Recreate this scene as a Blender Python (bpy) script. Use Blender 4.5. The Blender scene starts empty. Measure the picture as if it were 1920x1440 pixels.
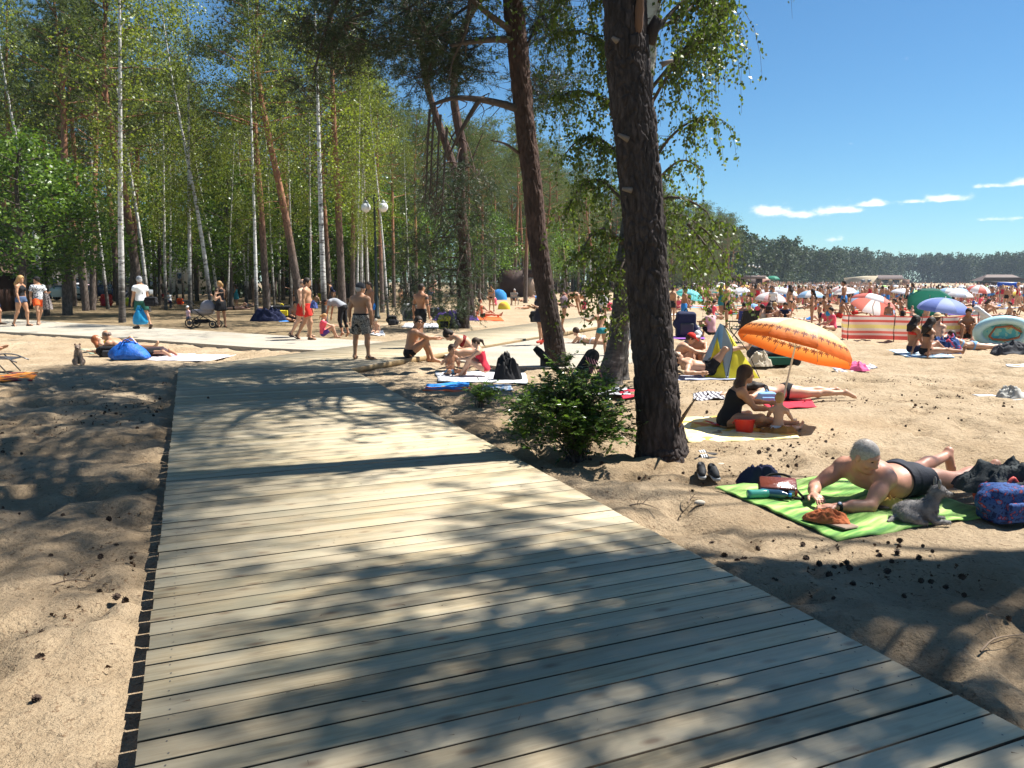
import bpy,math,random
import numpy as np
from mathutils import Vector,Matrix
random.seed(7)
RNG=np.random.default_rng(7)
SC=bpy.context.scene
COL=SC.collection
rad=math.radians
CAM_H=1.75
PITCH=rad(7.64)
FPX=1440.0
cam_d=bpy.data.cameras.new('camera')
cam_d.sensor_width=36.0
cam_d.lens=27.0
cam_d.clip_start=0.05
cam_d.clip_end=6000
cam=bpy.data.objects.new('camera',cam_d)
COL.objects.link(cam)
cam.location=(0,0,CAM_H)
cam.rotation_euler=(rad(90)-PITCH,0,0)
SC.camera=cam
SUN_EL=rad(57)
SUN_H=Vector((0.945,0.327,0)).normalized()
SUN_DIR=Vector((SUN_H.x*math.cos(SUN_EL),SUN_H.y*math.cos(SUN_EL),math.sin(SUN_EL)))
world=bpy.data.worlds.new('World')
SC.world=world
world.use_nodes=True
wn=world.node_tree
wn.nodes.clear()
def N(nt,typ,**kw):
 n=nt.nodes.new(typ)
 for k,v in kw.items():
  if k=='ins':
   for kk,vv in v.items():
    n.inputs[kk].default_value=vv
  else:
   setattr(n,k,v)
 return n
def L(nt,a,b):
 nt.links.new(a,b)
wo=N(wn,'ShaderNodeOutputWorld')
wb=N(wn,'ShaderNodeBackground')
sky=N(wn,'ShaderNodeTexSky',sky_type='NISHITA',sun_disc=False)
sky.sun_elevation=SUN_EL
sky.sun_rotation=math.atan2(SUN_H.x,SUN_H.y)
sky.altitude=100
sky.air_density=1.0
sky.dust_density=0.0
sky.ozone_density=1.5
SKY_STRENGTH=0.054
wb.inputs['Strength'].default_value=SKY_STRENGTH
tc=N(wn,'ShaderNodeTexCoord')
sep=N(wn,'ShaderNodeSeparateXYZ')
L(wn,tc.outputs['Generated'],sep.inputs[0])
def wmath(op,a,b=None):
 m=N(wn,'ShaderNodeMath',operation=op)
 for i,v in enumerate((a,b)):
  if v is None:
   continue
  if isinstance(v,(int,float)):
   m.inputs[i].default_value=v
  else:
   L(wn,v,m.inputs[i])
 return m.outputs[0]
az=wmath('ARCTAN2',sep.outputs[0],sep.outputs[1])
elv=wmath('ARCSINE',sep.outputs[2])
nz=N(wn,'ShaderNodeTexNoise',ins={'Scale':55.0,'Detail':6.0,'Roughness':0.6})
mpg=N(wn,'ShaderNodeMapping')
mpg.inputs['Scale'].default_value=(1,1,1.7)
L(wn,tc.outputs['Generated'],mpg.inputs[0])
L(wn,mpg.outputs[0],nz.inputs['Vector'])
mask=None
CL=[(0.318,0.0825,.022,.0105,1.0),(0.352,0.078,.026,.0065,.8),(0.392,0.082,.030,.0065,.95),(0.432,0.0875,.026,.0055,.9),(0.472,0.089,.020,.0035,.7),(0.508,0.090,.024,.0062,.95),(0.548,0.1015,.020,.0038,.7),(0.600,0.103,.036,.0062,1.0),(0.548,0.066,.016,.0035,.55),(0.575,0.0665,.011,.0032,.5),(0.385,0.049,.022,.0045,.5),(0.30,0.055,.03,.004,.45),(0.72,0.10,.05,.010,1.0),(0.86,0.085,.05,.011,1.0),(1.05,0.11,.06,.012,.9),(1.35,0.09,.05,.012,.9),(-0.95,0.10,.05,.012,.9),(-1.3,0.12,.06,.012,.9),(1.9,0.1,.06,.012,.9),(2.6,0.12,.05,.012,.9),(-2.2,0.1,.06,.012,.9)]
for(a0,e0,wa,we,wt)in CL:
 da=wmath('DIVIDE',wmath('SUBTRACT',az,a0),wa)
 de=wmath('DIVIDE',wmath('SUBTRACT',elv,e0),we)
 r2=wmath('ADD',wmath('MULTIPLY',da,da),wmath('MULTIPLY',wmath('MULTIPLY',de,de),wmath('ADD',1.0,wmath('MULTIPLY',wmath('LESS_THAN',de,0.0),2.5))))
 g=wmath('MULTIPLY',wmath('POWER',2.718,wmath('MULTIPLY',r2,-0.9)),wt)
 mask=g if mask is None else wmath('MAXIMUM',mask,g)
mask=wmath('ADD',wmath('MULTIPLY',mask,1.0),wmath('MULTIPLY',wmath('SUBTRACT',nz.outputs['Fac'],0.5),1.5))
mr=N(wn,'ShaderNodeMapRange',interpolation_type='SMOOTHSTEP')
mr.inputs['From Min'].default_value=0.27
mr.inputs['From Max'].default_value=.95
L(wn,mask,mr.inputs['Value'])
mxc=N(wn,'ShaderNodeMixRGB')
mxc.inputs['Color2'].default_value=(10.4,10.6,11.0,1)
L(wn,mr.outputs[0],mxc.inputs['Fac'])
hsw=N(wn,'ShaderNodeHueSaturation',ins={'Saturation':1.02,'Value':1.0})
tintw=N(wn,'ShaderNodeMixRGB',blend_type='MULTIPLY',ins={0:1.0})
tintw.inputs[2].default_value=(.56,.85,1.02,1)
L(wn,sky.outputs[0],tintw.inputs[1])
L(wn,tintw.outputs[0],hsw.inputs['Color'])
L(wn,hsw.outputs[0],mxc.inputs['Color1'])
SKYMIX=mxc
L(wn,mxc.outputs[0],wb.inputs['Color'])
L(wn,wb.outputs[0],wo.inputs['Surface'])
sun_d=bpy.data.lights.new('sun','SUN')
sun_d.energy=5.0
sun_d.angle=rad(0.53)
sun_d.color=(1.0,0.965,0.90)
sun=bpy.data.objects.new('sun',sun_d)
COL.objects.link(sun)
sun.rotation_euler=SUN_DIR.to_track_quat('Z','Y').to_euler()
SC.view_settings.view_transform='Standard'
SC.view_settings.look='None'
SC.view_settings.gamma=1.0
SC.view_settings.exposure=1.2
SC.view_settings.use_curve_mapping=False
SC.cycles.max_bounces=7
SC.cycles.diffuse_bounces=3
SC.cycles.glossy_bounces=2
SC.cycles.transmission_bounces=4
SC.cycles.transparent_max_bounces=8
SC.cycles.volume_bounces=0
SC.cycles.caustics_reflective=False
SC.cycles.caustics_refractive=False
SC.cycles.use_adaptive_sampling=True
CT,ST=math.cos(PITCH),math.sin(PITCH)
def ray(px,py):
 dx=(px-960)/FPX
 dy=(720-py)/FPX
 return dx,CT+dy*ST,-ST+dy*CT
def gp(px,py,h=0.0):
 """ground point seen at a place of the photograph"""
 x,y,z=ray(px,py)
 t=(h-CAM_H)/z
 return Vector((x*t,y*t,h))
def vp(px,py,Y):
 """point at distance Y"""
 x,y,z=ray(px,py)
 t=Y/y
 return Vector((x*t,Y,CAM_H+z*t))
def link(o,parent=None):
 COL.objects.link(o)
 if parent is not None:
  o.parent=parent
 return o
def tag(o,label=None,cat=None,group=None,kind=None):
 if label:
  o['label']=label
 if cat:
  o['category']=cat
 if group:
  o['group']=group
 if kind:
  o['kind']=kind
 return o
def empty(name,loc=(0,0,0),rz=0.0,label=None,cat=None,group=None,kind=None):
 o=bpy.data.objects.new(name,None)
 o.empty_display_size=.1
 o.location=loc
 o.rotation_euler=(0,0,rz)
 link(o)
 return tag(o,label,cat,group,kind)
def mesh_np(name,V,F,mats,parent=None,smooth=True,mi=None):
 """V (n,3); F list of arrays (m,k)"""
 V=np.asarray(V,np.float32)
 me=bpy.data.meshes.new(name)
 if not isinstance(F,(list,tuple))or np.ndim(F[0])==1:
  F=[F]
 F=[np.asarray(f,np.int32)for f in F if len(f)]
 me.vertices.add(len(V))
 me.vertices.foreach_set('co',V.ravel())
 nl=sum(f.size for f in F)
 npoly=sum(len(f)for f in F)
 me.loops.add(nl)
 me.polygons.add(npoly)
 me.loops.foreach_set('vertex_index',np.concatenate([f.ravel()for f in F])if F else[])
 tot=np.concatenate([np.full(len(f),f.shape[1],np.int32)for f in F])
 st=np.concatenate([[0],np.cumsum(tot)[:-1]]).astype(np.int32)
 me.polygons.foreach_set('loop_start',st)
 if smooth:
  me.polygons.foreach_set('use_smooth',np.ones(npoly,bool))
 if mi is not None:
  me.polygons.foreach_set('material_index',np.asarray(mi,np.int32))
 if not isinstance(mats,(list,tuple)):
  mats=[mats]
 for m in mats:
  me.materials.append(m)
 me.update(calc_edges=True)
 o=bpy.data.objects.new(name,me)
 link(o,parent)
 return o
def copy_tree(o,parent=None):
 c=o.copy()
 COL.objects.link(c)
 if parent is not None:
  c.parent=parent
  c.matrix_parent_inverse=o.matrix_parent_inverse.copy()
 for ch in KIDS.get(o.name,()):
  copy_tree(ch,c)
 return c
KIDS={}
class Kids(dict):
 """children by parent name, read once from the scene when a copy is made"""
 def get(self,k,d=()):
  return[x for x in bpy.data.objects[k].children]
KIDS=Kids()
class MB:
 """collects simple shapes into one mesh"""
 def __init__(s):
  s.V=[]
  s.F3=[]
  s.F4=[]
  s.n=0
 def add(s,V,F):
  V=np.asarray(V,float)
  F=np.asarray(F,int)
  (s.F3 if F.shape[1]==3 else s.F4).append(F+s.n)
  s.V.append(V)
  s.n+=len(V)
  return s
 def box(s,c,size,rz=0.0,bev=0.0,M=None):
  hx,hy,hz=[q/2 for q in size]
  if bev<=0:
   V=np.array([[x,y,z]for z in(-hz,hz)for y in(-hy,hy)for x in(-hx,hx)],float)
   F=[[0,2,3,1],[4,5,7,6],[0,1,5,4],[2,6,7,3],[0,4,6,2],[1,3,7,5]]
  else:
   b=min(bev,hx*.9,hy*.9,hz*.9)
   rings=[]
   for(z,i)in((-hz,b),(-hz+b,0),(hz-b,0),(hz,b)):
    x,y=hx-i,hy-i
    c2=b
    rings.append([[-x+c2,-y,z],[x-c2,-y,z],[x,-y+c2,z],[x,y-c2,z],[x-c2,y,z],[-x+c2,y,z],[-x,y-c2,z],[-x,-y+c2,z]])
   V=np.array(rings,float).reshape(-1,3)
   F=[]
   for r in range(3):
    for i in range(8):
     j=(i+1)%8
     F.append([r*8+i,r*8+j,r*8+8+j,r*8+8+i])
   for(o,fl)in((0,1),(24,0)):
    q=[[0,1,2,3],[0,3,4,7],[4,5,6,7]]
    for f in q:
     f=[o+k for k in f]
     F.append(f[::-1]if fl else f)
  if M is not None:
   V=V@np.array(M.to_3x3()).T
  elif rz:
   cs,sn=math.cos(rz),math.sin(rz)
   V=V@np.array([[cs,sn,0],[-sn,cs,0],[0,0,1]])
  return s.add(V+np.array(c,float),F)
 def tube(s,pts,radii,n=8,caps=True):
  V,F,C=tube_np(pts,radii,n)
  s.add(V,F)
  if caps:
   base=s.n-len(V)
   m=len(pts)
   for(r,fl)in((0,True),(m-1,False)):
    s.V.append(np.array([pts[r]],float))
    ci=s.n
    s.n+=1
    idx=[base+r*n+i for i in range(n)]
    T=[[ci,idx[i],idx[(i+1)%n]]for i in range(n)]
    if fl:
     T=[t[::-1]for t in T]
    s.F3.append(np.array(T))
  return s
 def ball(s,c,r,nu=12,nv=8,M=None):
  r=np.broadcast_to(np.array(r,float),(3,))
  V=[]
  for j in range(nv+1):
   th=math.pi*j/nv
   for i in range(nu):
    ph=2*math.pi*i/nu
    V.append([math.sin(th)*math.cos(ph),math.sin(th)*math.sin(ph),math.cos(th)])
  V=np.array(V)*r
  if M is not None:
   V=V@np.array(M.to_3x3()).T
  F=[[j*nu+i,(j+1)*nu+i,(j+1)*nu+(i+1)%nu,j*nu+(i+1)%nu]for j in range(nv)for i in range(nu)]
  return s.add(V+np.array(c,float),F)
 def lathe(s,prof,c=(0,0,0),n=16):
  V=[[r*math.cos(2*math.pi*i/n),r*math.sin(2*math.pi*i/n),z]for(r,z)in prof for i in range(n)]
  F=[[j*n+i,j*n+(i+1)%n,(j+1)*n+(i+1)%n,(j+1)*n+i]for j in range(len(prof)-1)for i in range(n)]
  return s.add(np.array(V)+np.array(c,float),F)
 def build(s,name,mat,parent=None,smooth=False,loc=None):
  F=[]
  if s.F4:
   F.append(np.concatenate(s.F4))
  if s.F3:
   F.append(np.concatenate(s.F3))
  o=mesh_np(name,np.concatenate(s.V),F,mat,parent,smooth)
  if loc is not None:
   o.location=loc
  return o
def spline(pts,n):
 """smooth curve through points, n samples"""
 P=np.array([list(p)for p in pts],float)
 if len(P)==2:
  t=np.linspace(0,1,n)[:,None]
  return P[0]*(1-t)+P[1]*t
 E=np.vstack([2*P[0]-P[1],P,2*P[-1]-P[-2]])
 m=len(P)-1
 out=[]
 for t in np.linspace(0,m-1e-6,n):
  i=int(t)
  u=t-i
  a,b,c,d=E[i],E[i+1],E[i+2],E[i+3]
  out.append(.5*((2*b)+(c-a)*u+(2*a-5*b+4*c-d)*u*u+(3*b-a-3*c+d)*u**3))
 return np.array(out)
def tube_np(pts,radii,n=8):
 P=np.array([list(p)for p in pts],float)
 m=len(P)
 radii=np.broadcast_to(np.array(radii,float),(m,))
 T=np.gradient(P,axis=0)
 T/=np.linalg.norm(T,axis=1)[:,None]+1e-9
 ref=np.array([1.,0,0])if abs(T[0][0])<.8 else np.array([0,1.,0])
 V=np.zeros((m,n,3))
 ang=np.arange(n)*2*math.pi/n
 u=ref-T[0]*ref.dot(T[0])
 for i in range(m):
  u=u-T[i]*u.dot(T[i])
  u/=np.linalg.norm(u)+1e-9
  w=np.cross(T[i],u)
  V[i]=P[i]+radii[i]*(np.cos(ang)[:,None]*u+np.sin(ang)[:,None]*w)
 i,j=np.meshgrid(np.arange(m-1),np.arange(n),indexing='ij')
 a=i*n+j
 b=i*n+(j+1)%n
 F=np.stack([a,b,b+n,a+n],-1).reshape(-1,4)
 return V.reshape(-1,3),F,P
def vnoise(x,y,seed=0):
 """smooth value noise"""
 xi=np.floor(x).astype(np.int64)
 yi=np.floor(y).astype(np.int64)
 fx=x-xi
 fy=y-yi
 fx=fx*fx*(3-2*fx)
 fy=fy*fy*(3-2*fy)
 def h(a,b):
  n=(a*374761393+b*668265263+seed*1442695041)&0xffffffff
  n=((n^(n>>13))*1274126177)&0xffffffff
  return((n^(n>>16))&0xffff)/65535.0
 return(h(xi,yi)*(1-fx)+h(xi+1,yi)*fx)*(1-fy)+(h(xi,yi+1)*(1-fx)+h(xi+1,yi+1)*fx)*fy
MATS={}
def newmat(name):
 m=bpy.data.materials.new(name)
 m.use_nodes=True
 nt=m.node_tree
 b=nt.nodes['Principled BSDF']
 return m,nt,b
def mat(name,col,rough=.7,var=.12,scale=12.0,bump=0.0,bscale=None,spec=.3,metal=0.0,coat=0.0,sss=0.0,stretch=None,trans=0.0,objrand=0.0,alpha=1.0):
 """plain surface with grain, mottling and relief"""
 if name in MATS:
  return MATS[name]
 m,nt,b=newmat(name)
 tcn=N(nt,'ShaderNodeTexCoord')
 src=tcn.outputs['Object']
 if stretch:
  mp=N(nt,'ShaderNodeMapping')
  mp.inputs['Scale'].default_value=stretch
  L(nt,src,mp.inputs[0])
  src=mp.outputs[0]
 nz=N(nt,'ShaderNodeTexNoise',ins={'Scale':scale,'Detail':4.0})
 L(nt,src,nz.inputs['Vector'])
 mx=N(nt,'ShaderNodeMixRGB')
 c=np.array(col[:3])
 mx.inputs['Color1'].default_value=(*np.clip(c*(1-var*1.6),0,1),1)
 mx.inputs['Color2'].default_value=(*np.clip(c*(1+var*1.6),0,.95),1)
 L(nt,nz.outputs['Fac'],mx.inputs['Fac'])
 colout=mx.outputs[0]
 if objrand:
  oi=N(nt,'ShaderNodeObjectInfo')
  hs=N(nt,'ShaderNodeHueSaturation')
  mrr=N(nt,'ShaderNodeMapRange')
  mrr.inputs['To Min'].default_value=1-objrand
  mrr.inputs['To Max'].default_value=1+objrand
  L(nt,oi.outputs['Random'],mrr.inputs[0])
  L(nt,mrr.outputs[0],hs.inputs['Value'])
  L(nt,colout,hs.inputs['Color'])
  colout=hs.outputs[0]
 L(nt,colout,b.inputs['Base Color'])
 b.inputs['Roughness'].default_value=rough
 b.inputs['Specular IOR Level'].default_value=spec
 b.inputs['Metallic'].default_value=metal
 if coat:
  b.inputs['Coat Weight'].default_value=coat
 if sss:
  b.inputs['Subsurface Weight'].default_value=sss
  b.inputs['Subsurface Radius'].default_value=(.012,.005,.003)
  b.inputs['Subsurface Scale'].default_value=1.0
 if bump:
  nb=N(nt,'ShaderNodeTexNoise',ins={'Scale':bscale or scale*4,'Detail':5.0})
  L(nt,src,nb.inputs['Vector'])
  bp=N(nt,'ShaderNodeBump',ins={'Strength':1.0,'Distance':bump})
  L(nt,nb.outputs['Fac'],bp.inputs['Height'])
  L(nt,bp.outputs[0],b.inputs['Normal'])
 if trans:
  ms=N(nt,'ShaderNodeMixShader',ins={0:trans})
  tr=N(nt,'ShaderNodeBsdfTranslucent')
  L(nt,colout,tr.inputs['Color'])
  L(nt,b.outputs[0],ms.inputs[1])
  L(nt,tr.outputs[0],ms.inputs[2])
  L(nt,ms.outputs[0],nt.nodes['Material Output'].inputs['Surface'])
 MATS[name]=m
 return m
def ramp(nt,fac,stops,interp='LINEAR'):
 r=N(nt,'ShaderNodeValToRGB')
 r.color_ramp.interpolation=interp
 e=r.color_ramp.elements
 while len(e)>1:
  e.remove(e[0])
 e[0].position=stops[0][0]
 e[0].color=(*stops[0][1],1)
 for p,c in stops[1:]:
  q=e.new(p)
  q.color=(*c,1)
 L(nt,fac,r.inputs[0])
 return r.outputs[0]
def pattern_mat(name,stops,kind='noise',scale=10.0,stretch=(1,1,1),rough=.8,rot=(0,0,0),trans=0.0,interp='CONSTANT',bump=.002,coord='Object',detail=2.0):
 """printed cloth: colour bands over noise, cells, stripes"""
 if name in MATS:
  return MATS[name]
 m,nt,b=newmat(name)
 tcn=N(nt,'ShaderNodeTexCoord')
 mp=N(nt,'ShaderNodeMapping')
 mp.inputs['Scale'].default_value=stretch
 mp.inputs['Rotation'].default_value=rot
 L(nt,tcn.outputs[coord],mp.inputs[0])
 if kind=='noise':
  t=N(nt,'ShaderNodeTexNoise',ins={'Scale':scale,'Detail':detail})
  f=t.outputs['Fac']
 elif kind=='cells':
  t=N(nt,'ShaderNodeTexVoronoi',ins={'Scale':scale})
  sx=N(nt,'ShaderNodeSeparateColor')
  L(nt,t.outputs['Color'],sx.inputs[0])
  f=sx.outputs[0]
 else:
  t=N(nt,'ShaderNodeSeparateXYZ')
  f=None
 L(nt,mp.outputs[0],t.inputs[0])
 if f is None:
  w=N(nt,'ShaderNodeMath',operation='MULTIPLY')
  L(nt,t.outputs[0],w.inputs[0])
  w.inputs[1].default_value=scale
  fr=N(nt,'ShaderNodeMath',operation='FRACT')
  L(nt,w.outputs[0],fr.inputs[0])
  f=fr.outputs[0]
 c=ramp(nt,f,stops,interp)
 L(nt,c,b.inputs['Base Color'])
 b.inputs['Roughness'].default_value=rough
 b.inputs['Specular IOR Level'].default_value=.2
 nb=N(nt,'ShaderNodeTexNoise',ins={'Scale':14.0,'Detail':5.0})
 L(nt,tcn.outputs['Object'],nb.inputs['Vector'])
 bp=N(nt,'ShaderNodeBump',ins={'Distance':bump})
 L(nt,nb.outputs['Fac'],bp.inputs['Height'])
 L(nt,bp.outputs[0],b.inputs['Normal'])
 if trans:
  ms=N(nt,'ShaderNodeMixShader',ins={0:trans})
  tr=N(nt,'ShaderNodeBsdfTranslucent')
  L(nt,c,tr.inputs['Color'])
  L(nt,b.outputs[0],ms.inputs[1])
  L(nt,tr.outputs[0],ms.inputs[2])
  L(nt,ms.outputs[0],nt.nodes['Material Output'].inputs['Surface'])
 MATS[name]=m
 return m
def leaf_mat(name,c1,c2,trans=.35,rough=.45,spec=.35):
 m,nt,b=newmat(name)
 g=N(nt,'ShaderNodeNewGeometry')
 c=ramp(nt,g.outputs['Random Per Island'],[(0,c1),(.75,c2),(1,tuple(min(1,q*1.35)for q in c2))])
 oi=N(nt,'ShaderNodeObjectInfo')
 hs=N(nt,'ShaderNodeHueSaturation')
 mrr=N(nt,'ShaderNodeMapRange')
 mrr.inputs['To Min'].default_value=.78
 mrr.inputs['To Max'].default_value=1.2
 L(nt,oi.outputs['Random'],mrr.inputs[0])
 L(nt,mrr.outputs[0],hs.inputs['Value'])
 L(nt,c,hs.inputs['Color'])
 L(nt,hs.outputs[0],b.inputs['Base Color'])
 b.inputs['Roughness'].default_value=rough
 b.inputs['Specular IOR Level'].default_value=spec
 ms=N(nt,'ShaderNodeMixShader',ins={0:trans})
 tr=N(nt,'ShaderNodeBsdfTranslucent')
 mulc=N(nt,'ShaderNodeMixRGB',blend_type='MULTIPLY',ins={0:1.0})
 mulc.inputs['Color2'].default_value=(1.5,1.6,.7,1)
 L(nt,hs.outputs[0],mulc.inputs['Color1'])
 L(nt,mulc.outputs[0],tr.inputs['Color'])
 L(nt,b.outputs[0],ms.inputs[1])
 L(nt,tr.outputs[0],ms.inputs[2])
 L(nt,ms.outputs[0],nt.nodes['Material Output'].inputs['Surface'])
 return m
# GROUND, PATHS, BOARDWALK, WATER
BW_TOP=0.10
BW_A=rad(22.7)
BW_B=rad(24.6)
INNER=Vector((-3.11,14.6))
OUTER=Vector((-6.38,14.6))
dA=Vector((-math.sin(BW_A),math.cos(BW_A)))
dB=Vector((math.sin(BW_B),math.cos(BW_B)))
PATH_FAR=[(-60,60),(-23.4,35),(-10.2,26),(-3.2,21.2)]
PATH_NEAR=[(-60,47),(-17,25.7),(-11.4,22.7),(-6.6,19.6),(-4.6,18.7)]
def poly_y(pts,x):
 for(a,b)in zip(pts[:-1],pts[1:]):
  if a[0]<=x<=b[0]:
   u=(x-a[0])/(b[0]-a[0])
   return a[1]*(1-u)+b[1]*u
 return None
FE=[(0,-.14),(45,-.12),(55,-.07),(85,0),(100,.06),(118,.136),(140,.222),(170,.257),(276,.30),(342,.375),(478,.445),(640,.514),(1500,.6)]
def forest_edge(Y):
 """x of the edge between woodland and open beach"""
 y=np.asarray(Y,float)
 return np.interp(y,[a for a,b in FE],[b for a,b in FE])*y
def sstep(a,b,v):
 t=np.clip((np.asarray(v,float)-a)/(b-a),0,1)
 return t*t*(3-2*t)
def gz(x,Y):
 """the open beach falls gently to the lake and rises again on the far shore"""
 return-1.0*sstep(35,125,Y)*(1-sstep(255,318,Y))*sstep(4,22,np.asarray(x,float)-forest_edge(Y))
def build_ground():
 ys=[-7.0]
 while ys[-1]<17:
  ys.append(ys[-1]+.05)
 while ys[-1]<950:
  ys.append(ys[-1]+max(.06,.032*(ys[-1]-15)))
 ys=np.array(ys)
 nx=440
 u=np.linspace(-1,1,nx)
 W=11.5+np.maximum(0,ys)*.98
 X=u[None,:]*W[:,None]
 Y=np.repeat(ys[:,None],nx,1)
 Z=np.zeros_like(X)
 w1=vnoise(X*1.6,Y*1.6,1)-.5
 dxw=X+.12*vnoise(X*3,Y*3,11)
 dyw=Y+.12*vnoise(X*3+9,Y*3,12)
 n2=vnoise(dxw*3.6,dyw*3.6,2)
 dents=-np.clip(n2-.52,0,1)*.26-np.clip(vnoise(dxw*5.2+7,dyw*4.2,21)-.66,0,1)*.22
 n3=vnoise(dxw*7.5,dyw*7.5,3)-.5
 n4=vnoise(X*15,Y*15,4)-.5
 Z=.045*w1+dents+.042*n3+.024*n4+.014
 fade=np.clip(1-(Y-14)/30,.25,1)
 Z*=fade
 def strip(px,py,d,c0,w,s0,s1):
  rx,ry=px-c0[0],py-c0[1]
  s=rx*d[0]+ry*d[1]
  q=rx*d[1]-ry*d[0]
  return(s>s0)&(s<s1)&(q>-.12)&(q<w+.12)
 na=strip(X,Y,dA,OUTER,3.02,-30,.6)
 nb=strip(X,Y,dB,OUTER,2.98,-.6,40)
 under=na|nb
 Z=np.where(under,np.minimum(Z,-.02),Z)
 for(cx,cy,rr)in((2.75,5.85,1.25),(3.0,9.3,1.3),(-9.5,17,2.2),(-.4,13.5,1.3),(4.3,13.4,1.3),(3.9,11.3,1.5)):
  dd=np.hypot(X-cx,Y-cy)
  kq=np.clip((rr+.25-dd)/.3,0,1)
  Z=Z*(1-kq)+kq*np.minimum(Z*.25,.004)
 Z=np.where(np.hypot(X,Y)>60,np.minimum(Z,0.0),Z)
 Z=Z+gz(X,Y)
 litter=np.zeros_like(Z)
 xe=forest_edge(Y)
 pf=np.interp(X,[a for a,b in PATH_FAR]+[20,60],[b for a,b in PATH_FAR]+[24,24])
 wob=(vnoise(X*.35,Y*.35,5)-.5)*5+(vnoise(X*1.2,Y*1.2,6)-.5)*2.2
 litter=np.clip((Y-pf-.2+wob*.25)/1.2,0,1)*np.clip((xe-X+wob)/3.0,0,1)
 V=np.stack([X,Y,Z],-1).reshape(-1,3)
 n=len(ys)
 i,j=np.meshgrid(np.arange(n-1),np.arange(nx-1),indexing='ij')
 a=i*nx+j
 F=np.stack([a,a+1,a+nx+1,a+nx],-1).reshape(-1,4)
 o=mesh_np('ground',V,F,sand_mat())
 at=o.data.attributes.new('litter','FLOAT','POINT')
 at.data.foreach_set('value',litter.ravel().astype(np.float32))
 wb_=(vnoise(X*.5+3,Y*.5,41)-.5)*5+(vnoise(X*1.7,Y*1.7,42)-.5)*2
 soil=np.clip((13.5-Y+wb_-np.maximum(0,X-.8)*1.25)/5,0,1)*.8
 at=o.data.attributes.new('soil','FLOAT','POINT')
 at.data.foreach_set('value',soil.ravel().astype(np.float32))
 tag(o,kind='structure')
 return o
def sand_mat():
 m,nt,b=newmat('sand')
 tcn=N(nt,'ShaderNodeTexCoord')
 P=tcn.outputs['Object']
 n1=N(nt,'ShaderNodeTexNoise',ins={'Scale':.9,'Detail':5.0})
 n2=N(nt,'ShaderNodeTexNoise',ins={'Scale':9.0,'Detail':6.0,'Roughness':.65})
 n3=N(nt,'ShaderNodeTexNoise',ins={'Scale':160.0,'Detail':3.0})
 n4=N(nt,'ShaderNodeTexNoise',ins={'Scale':34.0,'Detail':5.0,'Roughness':.7})
 for q in(n1,n2,n3,n4):
  L(nt,P,q.inputs['Vector'])
 base=ramp(nt,n1.outputs['Fac'],[(.3,(.355,.262,.162)),(.55,(.425,.328,.216)),(.75,(.49,.39,.268))])
 mx=N(nt,'ShaderNodeMixRGB',blend_type='MULTIPLY',ins={0:.75})
 L(nt,base,mx.inputs[1])
 L(nt,ramp(nt,n2.outputs['Fac'],[(.25,(.72,.68,.64)),(.5,(1,1,1)),(.75,(1.1,1.1,1.1))]),mx.inputs[2])
 sp=N(nt,'ShaderNodeMath',operation='MULTIPLY')
 L(nt,ramp(nt,n4.outputs['Fac'],[(.53,(0,0,0)),(.64,(1,1,1))]),sp.inputs[0])
 L(nt,ramp(nt,n2.outputs['Fac'],[(.40,(0,0,0)),(.60,(.8,.8,.8))]),sp.inputs[1])
 mx2=N(nt,'ShaderNodeMixRGB')
 L(nt,sp.outputs[0],mx2.inputs[0])
 L(nt,mx.outputs[0],mx2.inputs[1])
 mx2.inputs[2].default_value=(.16,.095,.052,1)
 gr=N(nt,'ShaderNodeMixRGB',blend_type='MULTIPLY',ins={0:.5})
 L(nt,mx2.outputs[0],gr.inputs[1])
 L(nt,ramp(nt,n3.outputs['Fac'],[(.3,(.7,.68,.66)),(.6,(1.08,1.08,1.08))]),gr.inputs[2])
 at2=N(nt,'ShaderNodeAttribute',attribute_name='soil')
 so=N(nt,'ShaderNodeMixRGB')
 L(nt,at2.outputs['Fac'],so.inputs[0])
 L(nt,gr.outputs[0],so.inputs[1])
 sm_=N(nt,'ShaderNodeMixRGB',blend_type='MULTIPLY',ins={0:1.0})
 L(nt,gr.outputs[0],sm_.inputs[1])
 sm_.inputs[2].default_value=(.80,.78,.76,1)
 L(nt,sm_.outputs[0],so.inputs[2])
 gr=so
 f1=N(nt,'ShaderNodeTexNoise',ins={'Scale':2.2,'Detail':8.0,'Roughness':.7})
 L(nt,P,f1.inputs['Vector'])
 fl=ramp(nt,f1.outputs['Fac'],[(.3,(.10,.075,.045)),(.45,(.20,.145,.085)),(.58,(.27,.20,.115)),(.72,(.17,.16,.07))])
 at=N(nt,'ShaderNodeAttribute',attribute_name='litter')
 mx3=N(nt,'ShaderNodeMixRGB')
 mxf=N(nt,'ShaderNodeMath',operation='MULTIPLY_ADD',ins={1:1.0,2:0})
 L(nt,at.outputs['Fac'],mxf.inputs[0])
 L(nt,mxf.outputs[0],mx3.inputs[0])
 L(nt,gr.outputs[0],mx3.inputs[1])
 L(nt,fl,mx3.inputs[2])
 L(nt,mx3.outputs[0],b.inputs['Base Color'])
 b.inputs['Roughness'].default_value=.95
 b.inputs['Specular IOR Level'].default_value=.12
 b1=N(nt,'ShaderNodeBump',ins={'Distance':.06,'Strength':1.0})
 b2=N(nt,'ShaderNodeBump',ins={'Distance':.020,'Strength':1.0})
 L(nt,n2.outputs['Fac'],b1.inputs['Height'])
 L(nt,n4.outputs['Fac'],b2.inputs['Height'])
 L(nt,b1.outputs[0],b2.inputs['Normal'])
 L(nt,b2.outputs[0],b.inputs['Normal'])
 return m
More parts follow.
